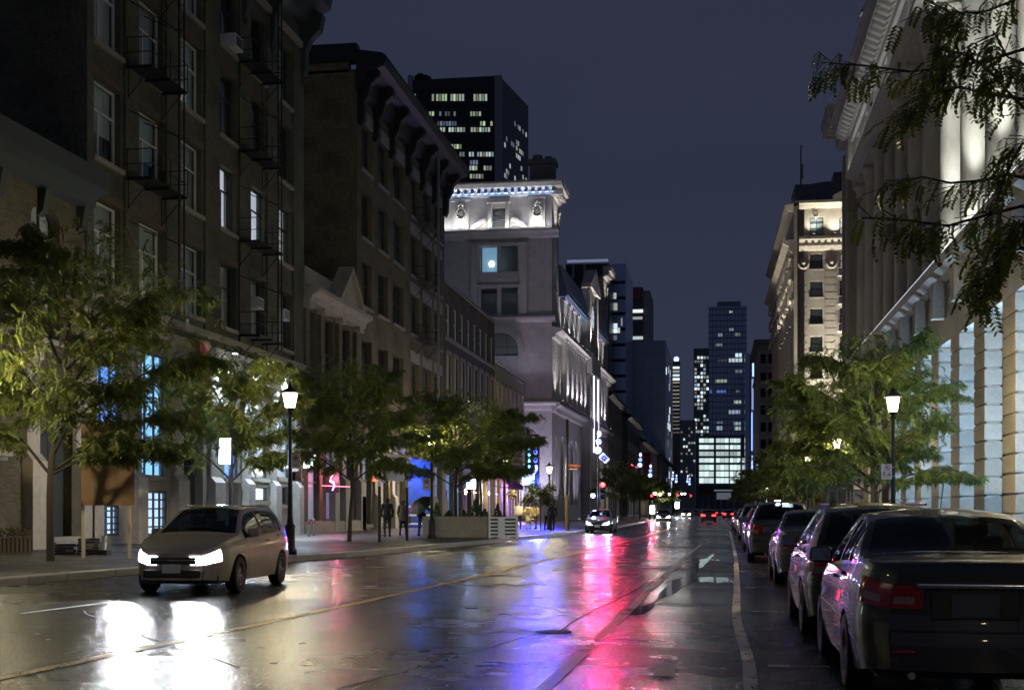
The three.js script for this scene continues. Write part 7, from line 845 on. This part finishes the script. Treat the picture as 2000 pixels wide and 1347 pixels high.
// ================================================================ people
const v3 = (a) => new THREE.Vector3(...a);
function mcMesh(res, half, centre, bones, k, colorOf) { // smooth union of tapered capsules, meshed
  const mc = new MarchingCubes(res, new THREE.MeshStandardMaterial(), false, false, 60000), cell = 2 * half / res; const B = bones.map(([a, b, r0, r1]) => ({ a: v3(a), d: v3(b).sub(v3(a)), r0, r1 })), p = new THREE.Vector3(), q = new THREE.Vector3();
  const L = B.map((b) => b.d.lengthSq() || 1e-9);
  for (let z = 0; z < res; z++) for (let y = 0; y < res; y++) for (let x = 0; x < res; x++) { p.set(centre[0] + (x - res / 2) * cell, centre[1] + (y - res / 2) * cell, centre[2] + (z - res / 2) * cell); let s = 0; let dmin = 1e9; for (let i = 0; i < B.length; i++) { const b = B[i]; q.subVectors(p, b.a); const t = Math.max(0, Math.min(1, q.dot(b.d) / L[i])); q.addScaledVector(b.d, -t); const d = q.length() - (b.r0 + (b.r1 - b.r0) * t); if (d < dmin) dmin = d; if (d < 0.3) s += Math.exp(-d / k); } const d = s > 0 ? -k * Math.log(s) : dmin; mc.field[z * res * res + y * res + x] = -d; }
  mc.isolation = 0; mc.update(); const n = mc.count, pos = new Float32Array(mc.positionArray.slice(0, n * 3)), nor = new Float32Array(mc.normalArray.slice(0, n * 3)); for (let i = 0; i < n; i++) { pos[i * 3] = pos[i * 3] * half + centre[0]; pos[i * 3 + 1] = pos[i * 3 + 1] * half + centre[1]; pos[i * 3 + 2] = pos[i * 3 + 2] * half + centre[2]; }
  const g = new THREE.BufferGeometry(); g.setAttribute('position', new THREE.BufferAttribute(pos, 3)); g.computeVertexNormals(); const c = new Float32Array(n * 3); for (let i = 0; i < n; i++) { const q = colorOf(pos[i * 3], pos[i * 3 + 1], pos[i * 3 + 2]); c.set(q, i * 3); } g.setAttribute('color', new THREE.BufferAttribute(c, 3)); g.setAttribute('normal', new THREE.BufferAttribute(nor.map((v) => v), 3)); g.computeVertexNormals(); return g;
}
function handBones(w, dir, s) { // palm and five curled fingers from the wrist w along dir
  const W = v3(w), D = v3(dir).normalize(), S = new THREE.Vector3(0, 0, s).cross(D).lengthSq() > 0.01 ? new THREE.Vector3(0, 0, 1).sub(D.clone().multiplyScalar(D.z)).normalize() : new THREE.Vector3(1, 0, 0), N = new THREE.Vector3().crossVectors(D, S), out = [], P = (a, b, c) => W.clone().addScaledVector(D, a).addScaledVector(S, b).addScaledVector(N, c).toArray();
  out.push([P(0, -0.015, 0), P(0.085, -0.022, 0), 0.020, 0.017], [P(0, 0.012, 0), P(0.085, 0.022, 0), 0.020, 0.017]);
  [[-0.032, 0.062], [-0.011, 0.074], [0.011, 0.078], [0.032, 0.070]].forEach(([b, l]) => out.push([P(0.085, b, 0), P(0.085 + l * 0.5, b, 0.012 * s), 0.0098, 0.009], [P(0.085 + l * 0.5, b, 0.012 * s), P(0.085 + l * 0.85, b, 0.036 * s), 0.009, 0.0078])); out.push([P(0.02, 0.03, 0), P(0.055, 0.058, 0.012 * s), 0.012, 0.010], [P(0.055, 0.058, 0.012 * s), P(0.09, 0.062, 0.022 * s), 0.010, 0.0085]); return out;
}
function person(label, pos, turn, o = {}) { // faces -z before turning
  const t = thing('person', label, 'person', pos, turn, o.group), H = o.h || 1.74, k = H / 1.74, st = o.stride ?? 0.16, coat = o.coat || [0.03, 0.03, 0.035], leg = o.leg || [0.015, 0.017, 0.025], skin = [0.36, 0.22, 0.16], hair = o.hair || [0.03, 0.025, 0.02], sh = 0.185 * (o.wide || 1);
  const S = (a) => a.map((v) => v * k), elbowR = o.raise ? [0.27, 1.20, -0.20] : [0.26, 1.14, 0.06], wristR = o.raise ? [0.16, 1.34, -0.34] : [0.25, 0.90, -0.03], elbowL = [-0.26, 1.14, 0.03], wristL = [-0.25, 0.90, -0.08];
  const b = [[[0, 0.95, 0], [0, 1.15, 0.01], 0.145, 0.135], [[0, 1.15, 0.01], [0, 1.36, 0], 0.14, 0.13], [[-0.08, 0.93, 0], [0.08, 0.93, 0], 0.125, 0.125], [[-sh, 1.42, 0], [sh, 1.42, 0], 0.075, 0.075], [[0, 1.40, 0], [0, 1.53, -0.01], 0.062, 0.055], [[0, 1.60, -0.01], [0, 1.66, -0.012], 0.088, 0.092], [[0, 1.575, -0.05], [0, 1.60, -0.05], 0.055, 0.06], [[0, 1.605, -0.10], [0, 1.59, -0.115], 0.014, 0.016],
    [[sh, 1.42, 0], elbowR, 0.062, 0.05], [elbowR, wristR, 0.047, 0.033], [[-sh, 1.42, 0], elbowL, 0.062, 0.05], [elbowL, wristL, 0.047, 0.033],
    [[0.09, 0.92, 0], [0.10, 0.50, -st * 0.6], 0.095, 0.062], [[0.10, 0.50, -st * 0.6], [0.10, 0.09, -st], 0.06, 0.042], [[0.10, 0.07, -st + 0.02], [0.11, 0.04, -st - 0.15], 0.045, 0.038], [[-0.09, 0.92, 0], [-0.10, 0.50, st * 0.3], 0.095, 0.062], [[-0.10, 0.50, st * 0.3], [-0.10, 0.10, st], 0.06, 0.042], [[-0.10, 0.08, st + 0.02], [-0.11, 0.04, st - 0.15], 0.045, 0.038], [[-0.085, 1.63, 0], [-0.092, 1.62, 0.005], 0.02, 0.02], [[0.085, 1.63, 0], [0.092, 1.62, 0.005], 0.02, 0.02]];
  if (o.long) b.push([[0, 1.15, 0], [0, o.long, 0], 0.15 * (o.wide || 1), 0.21 * (o.wide || 1)]); if (o.wide) b.push([[0, 1.3, 0], [0, 1.05, 0.02], 0.18 * o.wide, 0.22 * o.wide]); if (o.pack) b.push([[0, 1.34, 0.19], [0, 1.08, 0.2], 0.12, 0.13]); if (o.hat) b.push([[0, 1.70, 0], [0, 1.74, 0], 0.105, 0.09]);
  const bones = b.map(([a, c, r0, r1]) => [S(a), S(c), r0 * k, r1 * k]), colorOf = (x, y, z) => { y /= k; z /= k; x /= k; if (y > 1.49) return y > 1.67 || z > 0.02 || (y > 1.6 && z > -0.02) ? (o.hat && y > 1.66 ? o.hat : hair) : skin; if (o.pack && z > 0.16 && y > 1.0) return o.pack; if (y < 0.10) return [0.012, 0.011, 0.01]; if (y > (o.long ? o.long - 0.08 : 0.90)) return Math.abs(x) > 0.2 && y < 0.92 ? skin : coat; return Math.abs(x) > 0.215 && y > 0.8 ? coat : leg; };
  const main = mcMesh(72, 0.98 * k, [0, 0.9 * k, 0], bones, 0.018, colorOf), hands = [[wristR, o.raise ? [-0.1, 0.4, -0.3] : [0, -1, -0.1], 1], [wristL, [0, -1, -0.15], -1]].map(([w, d, s]) => { const D = v3(d).normalize().multiplyScalar(0.08).add(v3(w)).toArray(); return mcMesh(36, 0.14, S(D), handBones(w, d, s).map(([a, c, r0, r1]) => [S(a), S(c), r0 * k, r1 * k]), 0.004, () => skin); });
  const m = new THREE.MeshStandardMaterial({ vertexColors: true, roughness: 0.8 }), gg = mergeGeometries([main, ...hands]); add(t, 'body', gg, m); return t;
}
const pAt = (px, py, y = 0.2) => { const [x, z] = gnd(px, py, y); return [x, y, -z]; };
person('person in dark jacket walking away beside signboard post', pAt(756, 1049), 0.15, { coat: [0.012, 0.012, 0.014], h: 1.78 });
person('person in brown coat carrying a bag between signboard posts', pAt(787, 1046), -0.1, { coat: [0.10, 0.07, 0.04], long: 0.8, h: 1.7 });
const holder = person('person with grey hair holding the open dark umbrella', pAt(824, 1047), -0.2, { coat: [0.015, 0.015, 0.02], leg: [0.02, 0.03, 0.06], hair: [0.35, 0.34, 0.34], raise: true, h: 1.78 });
{ const p = holder.position, t = thing('umbrella', 'open dark umbrella with glossy panels held by walker', 'umbrella', [p.x - 0.02, p.y + 1.45, p.z + 0.18], 0), um = mat([0.03, 0.03, 0.025], 0.35), um2 = mat([0.09, 0.085, 0.06], 0.35); const c = sub(t, 'canopy'); for (let i = 0; i < 8; i++) { const a0 = i * Math.PI / 4, pos = [], idx = []; const n = 6; for (let j = 0; j <= n; j++) for (let q = 0; q <= 4; q++) { const r = 0.62 * j / n, a = a0 + Math.PI / 4 * q / 4, sag = 1 - 0.07 * Math.sin(Math.PI * q / 4); pos.push(Math.cos(a) * r * sag, 0.26 * (1 - (j / n) ** 1.7), Math.sin(a) * r * sag); } for (let j = 0; j < n; j++) for (let q = 0; q < 4; q++) { const k = j * 5 + q; idx.push(k, k + 1, k + 5, k + 1, k + 6, k + 5); } const g = new THREE.BufferGeometry(); g.setAttribute('position', new THREE.Float32BufferAttribute(pos, 3)); g.setIndex(idx); g.computeVertexNormals(); const m = um.clone(); m.side = THREE.DoubleSide; if (i === 1 || i === 2) m.color.copy(um2.color); add(c, 'panel', g, m); } for (let i = 0; i < 8; i++) { const a = i * Math.PI / 4; add(c, 'rib', tube([[0, 0.255, 0], [Math.cos(a) * 0.34, 0.16, Math.sin(a) * 0.34], [Math.cos(a) * 0.62, -0.005, Math.sin(a) * 0.62]], 0.005, 8, 4), M.steel); } add(c, 'ferrule', cyl(0.008, 0.012, 0.1, 8), M.steel, 0, 0.3, 0); add(t, 'shaft', bar([0, 0.26, 0], [0.0, -0.5, 0], 0.008), M.steel); add(t, 'handle', tube([[0, -0.5, 0], [0, -0.58, 0.0], [0.03, -0.62, 0], [0.06, -0.58, 0]], 0.014, 10, 6), M.wood); t.rotation.x = 0.75; t.rotation.z = 0.35; }
{ const p = pAt(787, 1046), t = thing('shoulder_bag', 'brown satchel hanging at the side of coat walker', 'bag', [p[0] + 0.30, p[1] + 0.62, p[2]]); add(t, 'pouch', rbox(0.16, 0.3, 0.36, 0.04), M.wood, 0, 0.12, 0); add(t, 'flap', rbox(0.02, 0.16, 0.37, 0.008), M.wood, 0.085, 0.2, 0); add(t, 'strap', tube([[0, 0.26, -0.15], [-0.08, 0.75, -0.05], [-0.08, 0.75, 0.05], [0, 0.26, 0.15]], 0.012, 16, 5), M.wood); }
person('person in wide cream poncho and dark trousers walking away', pAt(1013, 1033, 0.2), 0.1, { coat: [0.55, 0.48, 0.36], wide: 1.25, hair: [0.3, 0.2, 0.15], h: 1.72 });
person('person in long cream coat with satchel and dark hat', pAt(1032, 1033, 0.2), 0, { coat: [0.50, 0.42, 0.27], long: 0.62, hat: [0.02, 0.02, 0.03], leg: [0.35, 0.28, 0.15], pack: [0.22, 0.15, 0.06], h: 1.66 });
person('person in tan jacket with backpack turning sideways', pAt(1047, 1033, 0.2), 0.9, { coat: [0.40, 0.30, 0.15], pack: [0.35, 0.26, 0.1], leg: [0.10, 0.03, 0.04], h: 1.62 });
person('person in pale top standing behind the young tree', pAt(1069, 1036, 0.2), -0.4, { coat: [0.3, 0.3, 0.34], h: 1.68 });
person('person in dark coat waiting beside the lamp post', pAt(1079, 1037, 0.2), 0.3, { coat: [0.03, 0.025, 0.03], h: 1.66 });

renderer.render(scene, camera);
